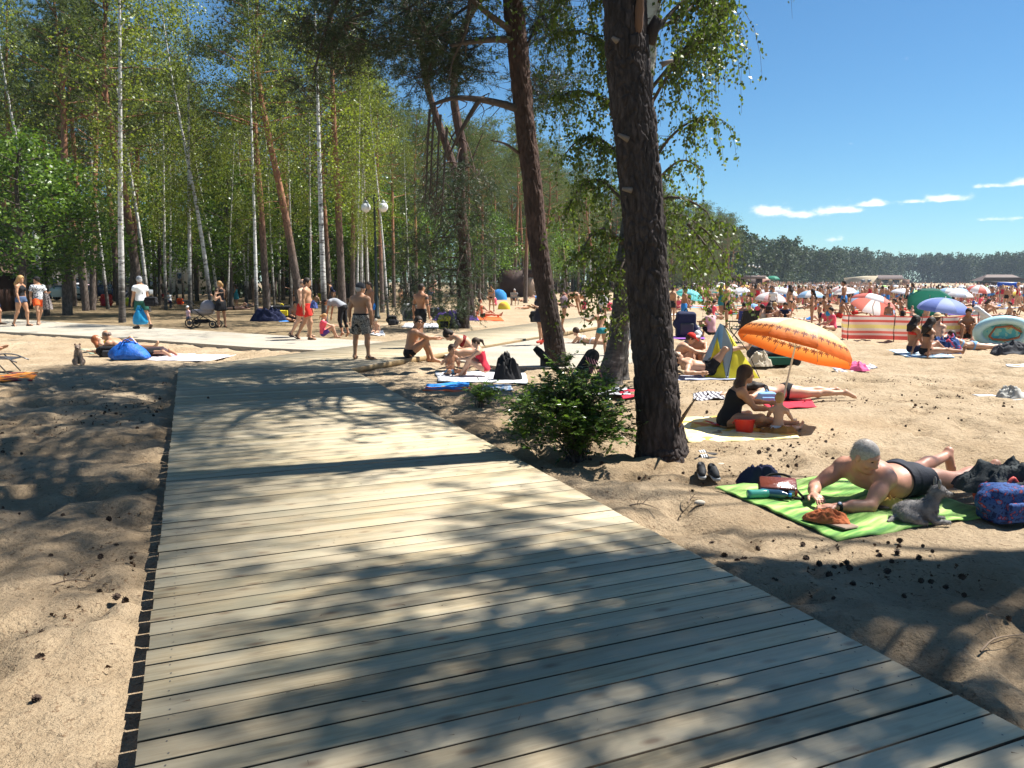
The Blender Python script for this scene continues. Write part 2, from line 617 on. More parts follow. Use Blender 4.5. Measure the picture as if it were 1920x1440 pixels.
def sheet(name,pts,z,m,kind='structure',thick=.05):
 """a thin raised slab with the given outline"""
 import bmesh
 bm=bmesh.new()
 vs=[bm.verts.new((p[0],p[1],z))for p in pts]
 f=bm.faces.new(vs)
 if f.normal.z<0:
  f.normal_flip()
 r=bmesh.ops.extrude_face_region(bm,geom=[f])
 for v in[q for q in r['geom']if isinstance(q,bmesh.types.BMVert)]:
  v.co.z-=thick
 bmesh.ops.recalc_face_normals(bm,faces=bm.faces)
 me=bpy.data.meshes.new(name)
 bm.to_mesh(me)
 bm.free()
 me.materials.append(m)
 o=bpy.data.objects.new(name,me)
 link(o)
 return tag(o,kind=kind)
def path_mat():
 m,nt,b=newmat('pale_gravel')
 tcn=N(nt,'ShaderNodeTexCoord')
 n1=N(nt,'ShaderNodeTexNoise',ins={'Scale':45.0,'Detail':4.0})
 n2=N(nt,'ShaderNodeTexNoise',ins={'Scale':1.1,'Detail':5.0})
 for q in(n1,n2):
  L(nt,tcn.outputs['Object'],q.inputs['Vector'])
 c=ramp(nt,n1.outputs['Fac'],[(.3,(.29,.255,.20)),(.5,(.41,.37,.30)),(.7,(.47,.43,.36))])
 mx=N(nt,'ShaderNodeMixRGB',blend_type='MULTIPLY',ins={0:.6})
 L(nt,c,mx.inputs[1])
 L(nt,ramp(nt,n2.outputs['Fac'],[(.35,(.80,.74,.66)),(.6,(1,1,1))]),mx.inputs[2])
 L(nt,mx.outputs[0],b.inputs['Base Color'])
 b.inputs['Roughness'].default_value=.95
 bp=N(nt,'ShaderNodeBump',ins={'Distance':.02})
 L(nt,n1.outputs['Fac'],bp.inputs['Height'])
 L(nt,bp.outputs[0],b.inputs['Normal'])
 return m
def wood_mat(name,tint=(1,1,1)):
 """pressure treated pine: pale yellow with greenish and grey boards, grain along local x, knots"""
 m,nt,b=newmat(name)
 tcn=N(nt,'ShaderNodeTexCoord')
 oi=N(nt,'ShaderNodeObjectInfo')
 off=N(nt,'ShaderNodeVectorMath',operation='SCALE')
 cmb=N(nt,'ShaderNodeCombineXYZ')
 for i in range(3):
  L(nt,oi.outputs['Random'],cmb.inputs[i])
 L(nt,cmb.outputs[0],off.inputs[0])
 off.inputs['Scale'].default_value=437.0
 ad=N(nt,'ShaderNodeVectorMath',operation='ADD')
 L(nt,tcn.outputs['Object'],ad.inputs[0])
 L(nt,off.outputs[0],ad.inputs[1])
 mp=N(nt,'ShaderNodeMapping')
 mp.inputs['Scale'].default_value=(1.7,26,26)
 L(nt,ad.outputs[0],mp.inputs[0])
 g1=N(nt,'ShaderNodeTexNoise',ins={'Scale':1.6,'Detail':6.0,'Roughness':.6,'Distortion':.6})
 L(nt,mp.outputs[0],g1.inputs['Vector'])
 mp2=N(nt,'ShaderNodeMapping')
 mp2.inputs['Scale'].default_value=(1.3,2.4,2.4)
 L(nt,ad.outputs[0],mp2.inputs[0])
 g2=N(nt,'ShaderNodeTexNoise',ins={'Scale':2.4,'Detail':5.0})
 L(nt,mp2.outputs[0],g2.inputs['Vector'])
 mp3=N(nt,'ShaderNodeMapping')
 mp3.inputs['Scale'].default_value=(3.2,8.0,1.0)
 L(nt,ad.outputs[0],mp3.inputs[0])
 kn=N(nt,'ShaderNodeTexVoronoi',ins={'Scale':1.0})
 L(nt,mp3.outputs[0],kn.inputs['Vector'])
 c=ramp(nt,g1.outputs['Fac'],[(.28,(.255,.185,.10)),(.45,(.385,.295,.17)),(.6,(.475,.38,.235)),(.8,(.35,.265,.15))])
 mx=N(nt,'ShaderNodeMixRGB')
 L(nt,ramp(nt,g2.outputs['Fac'],[(.40,(0,0,0)),(.66,(.7,.7,.7))]),mx.inputs[0])
 L(nt,c,mx.inputs[1])
 mx.inputs[2].default_value=(.33,.30,.205,1)
 mx1=N(nt,'ShaderNodeMixRGB')
 L(nt,ramp(nt,oi.outputs['Random'],[(.0,(0,0,0)),(1,(.5,.5,.5))]),mx1.inputs[0])
 L(nt,mx.outputs[0],mx1.inputs[1])
 mx1.inputs[2].default_value=(.40,.35,.26,1)
 kx=N(nt,'ShaderNodeMixRGB')
 L(nt,ramp(nt,kn.outputs['Distance'],[(.06,(.75,.75,.75)),(.12,(.4,.4,.4)),(.20,(0,0,0))]),kx.inputs[0])
 L(nt,mx1.outputs[0],kx.inputs[1])
 kx.inputs[2].default_value=(.15,.085,.045,1)
 dn=N(nt,'ShaderNodeTexNoise',ins={'Scale':1.3,'Detail':7.0,'Roughness':.65})
 geo=N(nt,'ShaderNodeNewGeometry')
 L(nt,geo.outputs['Position'],dn.inputs['Vector'])
 dx=N(nt,'ShaderNodeMixRGB')
 L(nt,ramp(nt,dn.outputs['Fac'],[(.47,(0,0,0)),(.75,(.55,.55,.55))]),dx.inputs[0])
 L(nt,kx.outputs[0],dx.inputs[1])
 dx.inputs[2].default_value=(.50,.415,.30,1)
 hs=N(nt,'ShaderNodeHueSaturation')
 mrr=N(nt,'ShaderNodeMapRange',ins={'To Min':.74,'To Max':1.12})
 rr=N(nt,'ShaderNodeMath',operation='FRACT')
 rm=N(nt,'ShaderNodeMath',operation='MULTIPLY',ins={1:7.31})
 L(nt,oi.outputs['Random'],rm.inputs[0])
 L(nt,rm.outputs[0],rr.inputs[0])
 L(nt,rr.outputs[0],mrr.inputs[0])
 L(nt,mrr.outputs[0],hs.inputs['Value'])
 L(nt,dx.outputs[0],hs.inputs['Color'])
 tn=N(nt,'ShaderNodeMixRGB',blend_type='MULTIPLY',ins={0:1.0})
 L(nt,hs.outputs[0],tn.inputs[1])
 tn.inputs[2].default_value=(*tint,1)
 L(nt,tn.outputs[0],b.inputs['Base Color'])
 b.inputs['Roughness'].default_value=.62
 b.inputs['Specular IOR Level'].default_value=.35
 bp=N(nt,'ShaderNodeBump',ins={'Distance':.0025,'Strength':.9})
 L(nt,g1.outputs['Fac'],bp.inputs['Height'])
 L(nt,bp.outputs[0],b.inputs['Normal'])
 return m
def plank_mesh(name,x0l,x0r,x1l,x1r,w,t,m):
 """board along x; its two ends may be cut on a slant: near edge x0l..x0r, far edge x1l..x1r"""
 c=.0025
 prof=[(-w/2,-t),(w/2,-t),(w/2,-c),(w/2-c,0),(-w/2+c,0),(-w/2,-c)]
 V=[]
 for side in(0,1):
  for(y,z)in prof:
   u=(y+w/2)/w
   x=(x0l*(1-u)+x1l*u)if side==0 else(x0r*(1-u)+x1r*u)
   V.append((x,y,z))
 F4=[[i,(i+1)%6,(i+1)%6+6,i+6]for i in range(6)]
 F4+=[[5,4,1,0],[4,3,2,1],[6,7,10,11],[7,8,9,10]]
 o=mesh_np(name,V,np.array(F4)[:,::-1],[m,mat('gap_shade_edge',(.045,.032,.020),rough=.9,var=.3)],None,False,mi=[0,1,0,0,0,1,0,0,0,0])  # board sides painted near-black: the shade of the gaps put into colour
 return o
def boardwalks():
 wm=wood_mat('treated_pine')
 edge=wood_mat('fascia_pine',(.78,.66,.5))
 PW,PITCHW=.1405,.1515
 W=3.02
 mast=None
 for(nm,d,start,s_range,side)in(('boardwalk',-dA,OUTER,(0,17.2),-1),('boardwalk_beyond_bend',dB,OUTER,(0,27.5),1)):
  root=empty(nm,(0,0,0),kind='structure')
  across=Vector((dA.y,-dA.x))if side<0 else Vector((dB.y,-dB.x))
  Wd=W if side<0 else 2.98
  slope=math.tan(BW_A if side<0 else BW_B)
  rz=math.atan2(across.y,across.x)
  k=0
  s=PITCHW/2+.004
  while s<s_range[1]:
   s0,s1=s-PW/2,s+PW/2
   if slope*Wd>s0:
    xa=min(Wd,max(0,s0/slope))if s0>0 else .0
    xb=min(Wd,s1/slope)
   else:
    xa=xb=Wd
   jl=random.uniform(-.006,.006)
   jr=random.uniform(-.012,.012)
   jl=random.uniform(-.005,.005)
   full=xa>=Wd-1e-6 and xb>=Wd-1e-6
   if side<0:
    pos=start+d*s
    if full:
     if mast is None:
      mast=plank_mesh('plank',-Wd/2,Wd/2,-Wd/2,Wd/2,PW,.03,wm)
      o=mast
      o.parent=root
     else:
      o=mast.copy()
      COL.objects.link(o)
      o.parent=root
     mid=pos+across*(Wd/2+jl)
     o.location=(mid.x,mid.y,BW_TOP+random.uniform(-.0015,.0015))
    else:
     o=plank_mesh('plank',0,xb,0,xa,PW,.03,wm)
     o.parent=root
     o.location=(pos.x,pos.y,BW_TOP)
    o.rotation_euler=(0,0,rz+random.uniform(-.0008,.0008))
   else:
    pos=start+d*s
    if full:
     o=mast.copy()
     COL.objects.link(o)
     o.parent=root
     mid=pos+across*(Wd/2+jl)
     o.location=(mid.x,mid.y,BW_TOP+random.uniform(-.0015,.0015))
    else:
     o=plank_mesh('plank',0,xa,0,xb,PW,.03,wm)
     o.parent=root
     o.location=(pos.x,pos.y,BW_TOP)
    o.rotation_euler=(0,0,rz+random.uniform(-.0008,.0008))
   k+=1
   s+=PITCHW
  q0,q1=.03,Wd-.03
  c4=[start+across*q0+d*(slope*q0+.02),start+across*q1+d*(slope*q1+.02),start+across*q1+d*s_range[1],start+across*q0+d*s_range[1]]
  o=mesh_np('gap_shade_sheet',[(c.x,c.y,z)for z in(.012,.008)for c in c4],[[0,1,2,3],[7,6,5,4],[0,4,5,1],[1,5,6,2],[2,6,7,3],[3,7,4,0]],mat('gap_shade_sheet',(.012,.011,.010),rough=.9),root,False)  # near-black sheet added under the boards so their gaps look deeply shaded
  for(q,nmx)in((.10,'bearer'),(Wd/2,'bearer'),(Wd-.10,'bearer')):
   if side<0:
    t0=(slope*q if slope*q>0 else 0)+.05
    a=start+across*q+d*t0
    b_=start+across*q+d*s_range[1]
   else:
    t0=slope*q+.05
    a=start+across*q+d*t0
    b_=start+across*q+d*s_range[1]
   mid=(a+b_)/2
   ln=(b_-a).length
   o=MB().box((0,0,0),(ln,.06,.12)).build(nmx,edge,root)
   o.location=(mid.x,mid.y,BW_TOP-.032-.06)
   o.rotation_euler=(0,0,math.atan2(d.y,d.x))
  if side>0:
   a=start+across*(Wd+.016)+d*(slope*Wd)
   t=0
   while t<s_range[1]-slope*Wd-1:
    ln=min(4.0,s_range[1]-slope*Wd-t)
    mid=a+d*(t+ln/2)
    o=MB().box((0,0,0),(ln-.006,.028,.10),bev=.004).build('fascia_board',edge,root)
    o.location=(mid.x,mid.y,BW_TOP-.056)
    o.rotation_euler=(0,0,math.atan2(d.y,d.x)+random.uniform(-.002,.002))
    t+=ln
  sm=mat('zinc_screw',(.12,.11,.10),rough=.4,metal=.6)
  mb=MB()
  s=PITCHW/2+.004
  while s<min(s_range[1],17.2):
   for q in(.10,Wd-.10):
    if slope*q<s-.1:
     for e in(-.04,.04):
      p=start+d*(s+e)+across*(q+random.uniform(-.006,.006))
      V=[(p.x+0.004*math.cos(i*1.047),p.y+0.004*math.sin(i*1.047),BW_TOP+.0022)for i in range(6)]
      mb.add(V,[[0,1,2,3],[0,3,4,5]])
   s+=PITCHW
  o=mb.build('screw_heads',sm,root)
  tag(o,kind='stuff')
build_ground()
pm=path_mat()
sheet('path',PATH_NEAR+[(-4.25,19.25),(-3.35,21.25)]+PATH_FAR[::-1][1:],.068,pm,thick=.12)
sheet('gravel_patch',[(-.95,19.0),(-1.6,17.9),(-1.25,16.6),(-.35,15.4),(1.0,15.0),(2.2,15.6),(3.3,17.2),(4.1,19.2),(3.9,20.6),(2.4,21.2),(1.5,23.2),(.95,23.1)],.052,pm,thick=.1)
boardwalks()
def water():
 m,nt,b=newmat('lake_water')
 tcn=N(nt,'ShaderNodeTexCoord')
 n1=N(nt,'ShaderNodeTexNoise',ins={'Scale':.7,'Detail':5.0})
 L(nt,tcn.outputs['Object'],n1.inputs['Vector'])
 b.inputs['Base Color'].default_value=(.02,.055,.12,1)
 b.inputs['Roughness'].default_value=.12
 bp=N(nt,'ShaderNodeBump',ins={'Distance':.25,'Strength':1})
 L(nt,n1.outputs['Fac'],bp.inputs['Height'])
 L(nt,bp.outputs[0],b.inputs['Normal'])
 pts=[(57,128),(72,116),(100,108),(200,100),(420,95),(720,250),(640,360),(420,330),(250,270),(150,215),(86,165)]
 sheet('lake_water',pts,-.80,m,thick=.1)
water()
# BODIES: smooth distance fields turned into one continuous skin
def nrm(v):
 v=np.array(v,float)
 return v/(np.linalg.norm(v)+1e-12)
class Field:
 def __init__(s):
  s.p=[]
 def cap(s,a,b,ra,rb=None,k=.02,flat=False,op=0):
  s.p.append(('c',np.array(a,float),np.array(b,float),ra,ra if rb is None else rb,k,flat,op))
  return s
 def ell(s,c,r,M=None,k=.03,op=0):
  r=np.broadcast_to(np.array(r,float),(3,))
  M=np.eye(3)if M is None else np.array(M,float)
  s.p.append(('e',np.array(c,float),r,M,0,k,False,op))
  return s
 def box(s,c,half,r,M=None,k=.02,op=0):
  s.p.append(('b',np.array(c,float),np.array(half,float),np.eye(3)if M is None else np.array(M,float),r,k,False,op))
  return s
 def scaled(s,f):
  q=[]
  for p in s.p:
   if p[0]=='c':
    q.append(('c',p[1]*f,p[2]*f,p[3]*f,p[4]*f,p[5]*f,p[6],p[7]))
   else:
    q.append(('e',p[1]*f,p[2]*f,p[3],0,p[5]*f,False,p[7]))
  s.p=q
  return s
 def bb(s,p):
  if p[0]=='c':
   r=max(p[3],p[4])
   return np.minimum(p[1],p[2])-r,np.maximum(p[1],p[2])+r
  e=np.sqrt(((p[3]*(p[2]+(p[4]if p[0]=='b' else 0))[:,None])**2).sum(0))*(1.7 if p[0]=='b' else 1)
  return p[1]-e,p[1]+e
 def arrays(s,vox,planes=(),grow=0.0):
  add=[p for p in s.p if p[7]==0]
  lo=np.min([s.bb(p)[0]for p in add],0)-grow-3*vox
  hi=np.max([s.bb(p)[1]for p in add],0)+grow+3*vox
  n=np.ceil((hi-lo)/vox).astype(int)+1
  G=np.full(n,1.0,np.float32)
  ax=[lo[i]+vox*np.arange(n[i])for i in range(3)]
  for p in s.p:
   k=p[5]
   a,b=s.bb(p)
   m=k+2.5*vox+grow
   i0=np.maximum(0,np.floor((a-m-lo)/vox).astype(int))
   i1=np.minimum(n,np.ceil((b+m-lo)/vox).astype(int)+1)
   if(i1<=i0).any():
    continue
   X=ax[0][i0[0]:i1[0]][:,None,None]
   Y=ax[1][i0[1]:i1[1]][None,:,None]
   Z=ax[2][i0[2]:i1[2]][None,None,:]
   if p[0]=='c':
    A,B,ra,rb=p[1],p[2],p[3],p[4]
    ab=B-A
    l2=float(ab@ab)+1e-12
    h0=((X-A[0])*ab[0]+(Y-A[1])*ab[1]+(Z-A[2])*ab[2])/l2
    h=np.clip(h0,0,1)
    hh=h0 if p[6]else h
    d=np.sqrt((X-A[0]-hh*ab[0])**2+(Y-A[1]-hh*ab[1])**2+(Z-A[2]-hh*ab[2])**2)-(ra+(rb-ra)*h)
    if p[6]:
     d=np.maximum(d,(np.abs(h0-.5)-.5)*math.sqrt(l2))
   elif p[0]=='b':
    c,r,M=p[1],p[2],p[3]
    q=[np.abs((X-c[0])*M[i][0]+(Y-c[1])*M[i][1]+(Z-c[2])*M[i][2])-r[i]for i in range(3)]
    d=np.sqrt(sum(np.maximum(w,0)**2 for w in q))+np.minimum(np.maximum(np.maximum(q[0],q[1]),q[2]),0)-p[4]
   else:
    c,r,M=p[1],p[2],p[3]
    q=[((X-c[0])*M[i][0]+(Y-c[1])*M[i][1]+(Z-c[2])*M[i][2])for i in range(3)]
    k0=np.sqrt((q[0]/r[0])**2+(q[1]/r[1])**2+(q[2]/r[2])**2)
    k1=np.sqrt((q[0]/r[0]**2)**2+(q[1]/r[1]**2)**2+(q[2]/r[2]**2)**2)+1e-9
    d=k0*(k0-1)/k1
   S=G[i0[0]:i1[0],i0[1]:i1[1],i0[2]:i1[2]]
   if p[7]==0:
    if k>0:
     h=np.maximum(k-np.abs(S-d),0)/k
     S[...]=np.minimum(S,d)-h*h*k*.25
    else:
     S[...]=np.minimum(S,d)
   else:
    d=-d
    if k>0:
     h=np.maximum(k-np.abs(S-d),0)/k
     S[...]=np.maximum(S,d)+h*h*k*.25
    else:
     S[...]=np.maximum(S,d)
  if grow:
   G-=grow
  for(nv,c)in planes:
   d=nv[0]*ax[0][:,None,None]+nv[1]*ax[1][None,:,None]+nv[2]*ax[2][None,None,:]-c
   G=np.maximum(G,d)
  G[0]=G[-1]=1
  G[:,0]=G[:,-1]=1
  G[:,:,0]=G[:,:,-1]=1
  return surface_nets(G,lo,vox)
ED=[((0,0,0),(1,0,0)),((0,1,0),(1,1,0)),((0,0,1),(1,0,1)),((0,1,1),(1,1,1)),((0,0,0),(0,1,0)),((1,0,0),(1,1,0)),((0,0,1),(0,1,1)),((1,0,1),(1,1,1)),((0,0,0),(0,0,1)),((1,0,0),(1,0,1)),((0,1,0),(0,1,1)),((1,1,0),(1,1,1))]
def surface_nets(G,lo,vox):
 S=(G<0)
 c=np.zeros([q-1 for q in G.shape],np.int8)
 for i in(0,1):
  for j in(0,1):
   for k in(0,1):
    c+=S[i:G.shape[0]-1+i,j:G.shape[1]-1+j,k:G.shape[2]-1+k]
 mask=(c>0)&(c<8)
 ijk=np.argwhere(mask)
 idx=np.full(mask.shape,-1,np.int64)
 idx[mask]=np.arange(len(ijk))
 acc=np.zeros((len(ijk),3))
 cnt=np.zeros(len(ijk))
 for(a,b)in ED:
  f1=G[ijk[:,0]+a[0],ijk[:,1]+a[1],ijk[:,2]+a[2]]
  f2=G[ijk[:,0]+b[0],ijk[:,1]+b[1],ijk[:,2]+b[2]]
  m=(f1<0)!=(f2<0)
  t=(f1[m]/(f1[m]-f2[m]))[:,None]
  acc[m]+=np.array(a)*(1-t)+np.array(b)*t
  cnt[m]+=1
 V=(ijk+acc/np.maximum(cnt,1)[:,None])*vox+lo
 Fs=[]
 for axn in range(3):
  sl0=[slice(None)]*3
  sl1=[slice(None)]*3
  sl0[axn]=slice(0,-1)
  sl1[axn]=slice(1,None)
  A,B=S[tuple(sl0)],S[tuple(sl1)]
  e=np.argwhere(A!=B)
  u,v=(axn+1)%3,(axn+2)%3
  e=e[(e[:,u]>0)&(e[:,v]>0)&(e[:,u]<G.shape[u]-1)&(e[:,v]<G.shape[v]-1)]
  if not len(e):
   continue
  du=np.eye(3,dtype=int)[u]
  dv=np.eye(3,dtype=int)[v]
  q=[e-du-dv,e-dv,e,e-du]
  ids=np.stack([idx[x[:,0],x[:,1],x[:,2]]for x in q],-1)
  fl=A[e[:,0],e[:,1],e[:,2]]
  ids=np.where(fl[:,None],ids,ids[:,::-1])
  Fs.append(ids)
 F=np.concatenate(Fs)if Fs else np.zeros((0,4),int)
 F=F[(F>=0).all(1)]
 return V,F
def skin(tone,red=0.0):
 T={'pale':(.60,.375,.27),'fair':(.54,.315,.205),'tan':(.43,.225,.128),'brown':(.34,.165,.09),'pink':(.58,.33,.24),'ruddy':(.50,.245,.165)}[tone]
 if tone=='ruddy':
  return mat('skin_ruddy',T,rough=.48,var=.20,scale=5,bump=.0016,bscale=45,spec=.4)
 return mat('skin_'+tone,T,rough=.5,var=.10,scale=6,bump=.0012,bscale=60,spec=.4)
HAIRC={'black':(.012,.010,.009),'brown':(.045,.024,.013),'dark':(.022,.014,.009),'blond':(.42,.25,.10),'grey':(.42,.40,.39),'ginger':(.30,.09,.03),'stubble':(.16,.12,.10),'bald':(.34,.20,.14),'bright':(.055,.03,.018),'white':(.40,.36,.33)}
def hairm(c):
 if c=='white':
  return mat('hair_white',HAIRC[c],rough=.8,var=.38,scale=60,bump=.006,bscale=140,spec=.2)
 return mat('hair_'+c,HAIRC[c],rough=.6,var=.35,scale=30,bump=.006,bscale=90,spec=.3,stretch=(1,1,.25))
def cloth(name,col,**kw):
 kw.setdefault('rough',.85)
 kw.setdefault('var',.10)
 kw.setdefault('scale',9)
 kw.setdefault('bump',.006)
 kw.setdefault('bscale',14)
 return mat('cloth_'+name,col,**kw)
BLACK=cloth('black',(.012,.012,.014))
NAVY=cloth('navy',(.014,.018,.055))
RED=cloth('red',(.62,.03,.02))
ORANGE=cloth('orange',(.80,.11,.02))
WHITE=cloth('white',(.72,.72,.72))
BLUE=cloth('blue',(.03,.22,.60))
TEAL=cloth('teal',(.02,.20,.24))
GREY=cloth('grey',(.28,.29,.31))
DENIM=cloth('denim',(.07,.11,.20))
GREEN=cloth('green',(.02,.10,.07))
PINK=cloth('pink',(.85,.10,.16))
PURPLE=cloth('purple',(.10,.05,.26))
CRIMSON=cloth('crimson',(.55,.025,.05))
CREAM=cloth('cream',(.55,.47,.36))
YELLOW=cloth('yellow',(.80,.62,.03))
DKGREY=cloth('darkgrey',(.05,.052,.06))
MAROON=cloth('maroon',(.20,.02,.02))
LBLUE=cloth('lightblue',(.22,.42,.68))
SHOE=mat('shoe_rubber',(.03,.028,.028),rough=.7,var=.2)
BROWNSHOE=mat('shoe_leather',(.07,.045,.03),rough=.6,var=.2)
REDSHOE=mat('shoe_red',(.45,.04,.02),rough=.6)
EYE=mat('eye_dark',(.02,.014,.012),rough=.2)
LIP=mat('lip_skin',(.42,.16,.125),rough=.4,var=.05)
GLASS=mat('sunglass_lens',(.01,.01,.012),rough=.08,spec=.6)
CAMO=pattern_mat('camouflage_cloth',[(0,(.035,.033,.03)),(.43,(.30,.26,.22)),(.54,(.13,.115,.095)),(.62,(.42,.38,.33))],'noise',17,detail=3)
FLORAL=pattern_mat('dark_print_on_white',[(0,(.05,.07,.11)),(.44,(.62,.62,.62)),(.60,(.16,.20,.27)),(.68,(.62,.62,.62))],'noise',19)
CHECK=pattern_mat('grey_printed_cloth',[(0,(.07,.06,.06)),(.3,(.3,.27,.25)),(.6,(.18,.15,.15))],'cells',40)
def figure_fields(pose,H=1.75,sex='m',fat=0.0,child=False,clothes=(),hair=None,vox=.014,detail=True):
 """lays out the joints of a pose and returns skin and clothing shapes, each as (name, material key, V, F)"""
 f=H/1.75
 g=lambda k,d:pose.get(k,d)
 up1=nrm(g('sp',(0,0,1)))
 up2=nrm(g('sp2',g('sp',(0,0,1))))
 hx=np.array(g('hx',(1,0,0)),float)
 hx=nrm(hx-up1*(hx@up1))
 sx=np.array(g('sx',g('hx',(1,0,0))),float)
 sx=nrm(sx-up2*(sx@up2))
 fr1=np.cross(up1,hx)
 fr2=np.cross(up2,sx)
 P=np.zeros(3)
 tor=.92 if child else 1.0
 leg=.84 if child else 1.0
 mid=P+up1*.23*tor
 C=mid+up2*.275*tor
 wS=(.155 if sex=='f' else .182)*(.86 if child else 1)
 wH=(.092 if sex=='f' else .088)*(.85 if child else 1)
 sh={s:C-up2*.065+sx*wS*q+np.array(g('sh'+s,(0,0,0)),float)for s,q in(('L',-1),('R',1))}
 hip={s:P-up1*.02+hx*wH*q for s,q in(('L',-1),('R',1))}
 hu=nrm(g('hu',up2))
 hf=np.array(g('hf',fr2),float)
 hf=nrm(hf-hu*(hf@hu))
 hs=1.22 if child else 1.0
 nk0=C-up2*.01
 nk1=C+nrm(up2+hu)*.075
 hc=nk1+hu*.095*hs+hf*.022
 hr=np.cross(hf,hu)
 HM=np.array([hr,hf,hu])
 el,wr,kn,an={},{},{},{}
 fd,hd={},{}
 ua,fa,th,shn=.285,.25,.43*leg,.415*leg
 for s,q in(('L',-1),('R',1)):
  A=g('a'+s,[(q*.18,0,-1),(q*.06,.12,-1)])
  el[s]=sh[s]+nrm(A[0])*ua
  wr[s]=el[s]+nrm(A[1])*fa
  hd[s]=nrm(A[2]if len(A)>2 else A[1])
  B=g('l'+s,[(q*.04,0,-1),(q*.02,-.02,-1)])
  kn[s]=hip[s]+nrm(B[0])*th
  an[s]=kn[s]+nrm(B[1])*shn
  d=nrm(B[1])
  if len(B)>2:
   fd[s]=nrm(B[2])
  else:
   fd[s]=nrm(fr1*.95+hx*q*.25-d*0.02)
 F=Field()
 pf=[.165,.112,.125]
 if sex=='f':
  pf=[.172,.122,.125]
 if child:
  pf=[.13,.10,.12]
 ft=fat
 M1=np.array([hx,fr1,up1])
 M2=np.array([sx,fr2,up2])
 Mm=np.array([nrm(hx+sx),nrm(fr1+fr2),nrm(up1+up2)])
 chest_r=[.158+.02*ft,.108+.02*ft,.17]
 waist_r=[.138+.04*ft,.098+.045*ft,.15]
 if sex=='f':
  chest_r=[.135+.02*ft,.098+.02*ft,.16]
  waist_r=[.118+.045*ft,.088+.04*ft,.15]
 if child:
  chest_r=[.115,.085,.14]
  waist_r=[.108,.09,.13]
 tors=[]
 tors.append((P+up1*.015,[pf[0]+.02*ft,pf[1]+.02*ft,pf[2]],M1,.05))
 tors.append((P+up1*.15*tor+fr1*(.012+.03*ft),waist_r,Mm,.07))
 tors.append((mid+up2*.125*tor+fr2*.004,chest_r,M2,.07))
 for(c,r,M,k)in tors:
  F.ell(c,r,M,k)
 for s,q in(('L',-1),('R',1)):
  F.ell(P-up1*.045+hx*q*.07-fr1*.045,[.082+.01*ft,.085,.09],M1,.04)
  if sex=='f' and not child:
   F.ell(mid+up2*.115+sx*q*.068+fr2*.088,[.062+.012*ft,.058+.012*ft,.064],M2,.035)
  elif not child:
   F.ell(mid+up2*.165+sx*q*.078+fr2*.072,[.078,.045,.062],M2,.04)
   F.ell(C-up2*.10+sx*q*.085-fr2*.065,[.075,.04,.09],M2,.05)
  F.cap(C-up2*.03+sx*q*.05,sh[s],.052,.056 if sex=='m' else .047,.06)
  F.cap(nk1-hu*.0,C-up2*.03+sx*q*.09,.042,.04,.05)
 F.cap(nk0-up2*.03,nk1+hu*.05,.060 if sex=='m' else .048,.054 if sex=='m' else .045,.03)
 ra=1.0+.22*ft
 am=1.0 if sex=='m' else .84
 lm=1.0+.12*ft
 if child:
  am,lm=.78,.80
 for s,q in(('L',-1),('R',1)):
  d1=nrm(el[s]-sh[s])
  F.ell(sh[s]+d1*.03,[.062*am*ra]*3,None,.05)
  F.cap(sh[s],el[s],.050*am*ra,.040*am*ra,.025)
  F.ell(sh[s]+d1*.14,[.050*am*ra,.05*am*ra,.085],np.array([nrm(np.cross(d1,(.3,.5,.8))),nrm(np.cross(d1,np.cross(d1,(.3,.5,.8)))),d1]),.03)
  d2=nrm(wr[s]-el[s])
  F.cap(el[s],wr[s],.040*am*ra,.027*am,.018)
  F.cap(el[s]+d2*.02,el[s]+d2*.13,.036*am*ra,.041*am*ra,.02)
  hv=hd[s]
  pn=np.array(g('palm'+s,np.cross(hv,sx*0+np.array([0,1.,0]))),float)
  if np.linalg.norm(pn)<.2:
   pn=np.array([q*-1.,0,0])
  pn=nrm(pn-hv*(pn@hv))
  sd=np.cross(pn,hv)
  hq=.85 if child else(1.0 if sex=='m' else .9)
  pc=wr[s]+hv*.048*hq
  F.ell(pc,[.040*hq,.019*hq,.05*hq],np.array([sd,pn,hv]),.012)
  curl=g('curl',.35)
  if detail:
   tside=sd*(1 if(q>0)else-1)*g('thumb'+s,1)
   for i,(o,ln)in enumerate(((-.03,.060),(-.01,.076),(.011,.082),(.030,.072))):
    b0=pc+hv*.040*hq+tside*o*hq
    k1=b0+nrm(hv+pn*curl*.6)*ln*.5*hq
    k2=k1+nrm(hv+pn*curl*2.0)*ln*.5*hq
    F.cap(b0-hv*.02,k1,.0095*hq,.0088*hq,.006)
    F.cap(k1,k2,.0088*hq,.0072*hq,.004)
   t0=pc-hv*.025*hq+tside*.026*hq
   t1=t0+nrm(hv*.6+tside*.8+pn*.3)*.042*hq
   t2=t1+nrm(hv*.9+tside*.25+pn*.3)*.036*hq
   F.cap(t0,t1,.0135*hq,.011*hq,.01)
   F.cap(t1,t2,.011*hq,.0085*hq,.004)
  else:
   F.cap(pc,pc+hv*.09+pn*.02,.03,.02,.015)
  dT=nrm(kn[s]-hip[s])
  F.cap(hip[s]+dT*.02,kn[s],.088*lm,.055*lm,.035)
  F.ell(hip[s]+dT*.17*leg,[.086*lm,.086*lm,.17*leg],np.array([nrm(np.cross(dT,(.2,.9,.3))),nrm(np.cross(dT,np.cross(dT,(.2,.9,.3)))),dT]),.03)
  dS=nrm(an[s]-kn[s])
  back=-fd[s]+dS*(fd[s]@dS)
  back=nrm(back)if np.linalg.norm(back)>.1 else-fr1
  F.cap(kn[s],an[s],.052*lm,.034*lm,.025)
  F.ell(kn[s]+dS*.12*leg+back*.022,[.048*lm,.048*lm,.105*leg],np.array([nrm(np.cross(dS,back)),back,dS]),.03)
  F.ell(kn[s]-back*.015,[.045*lm]*3,None,.03)
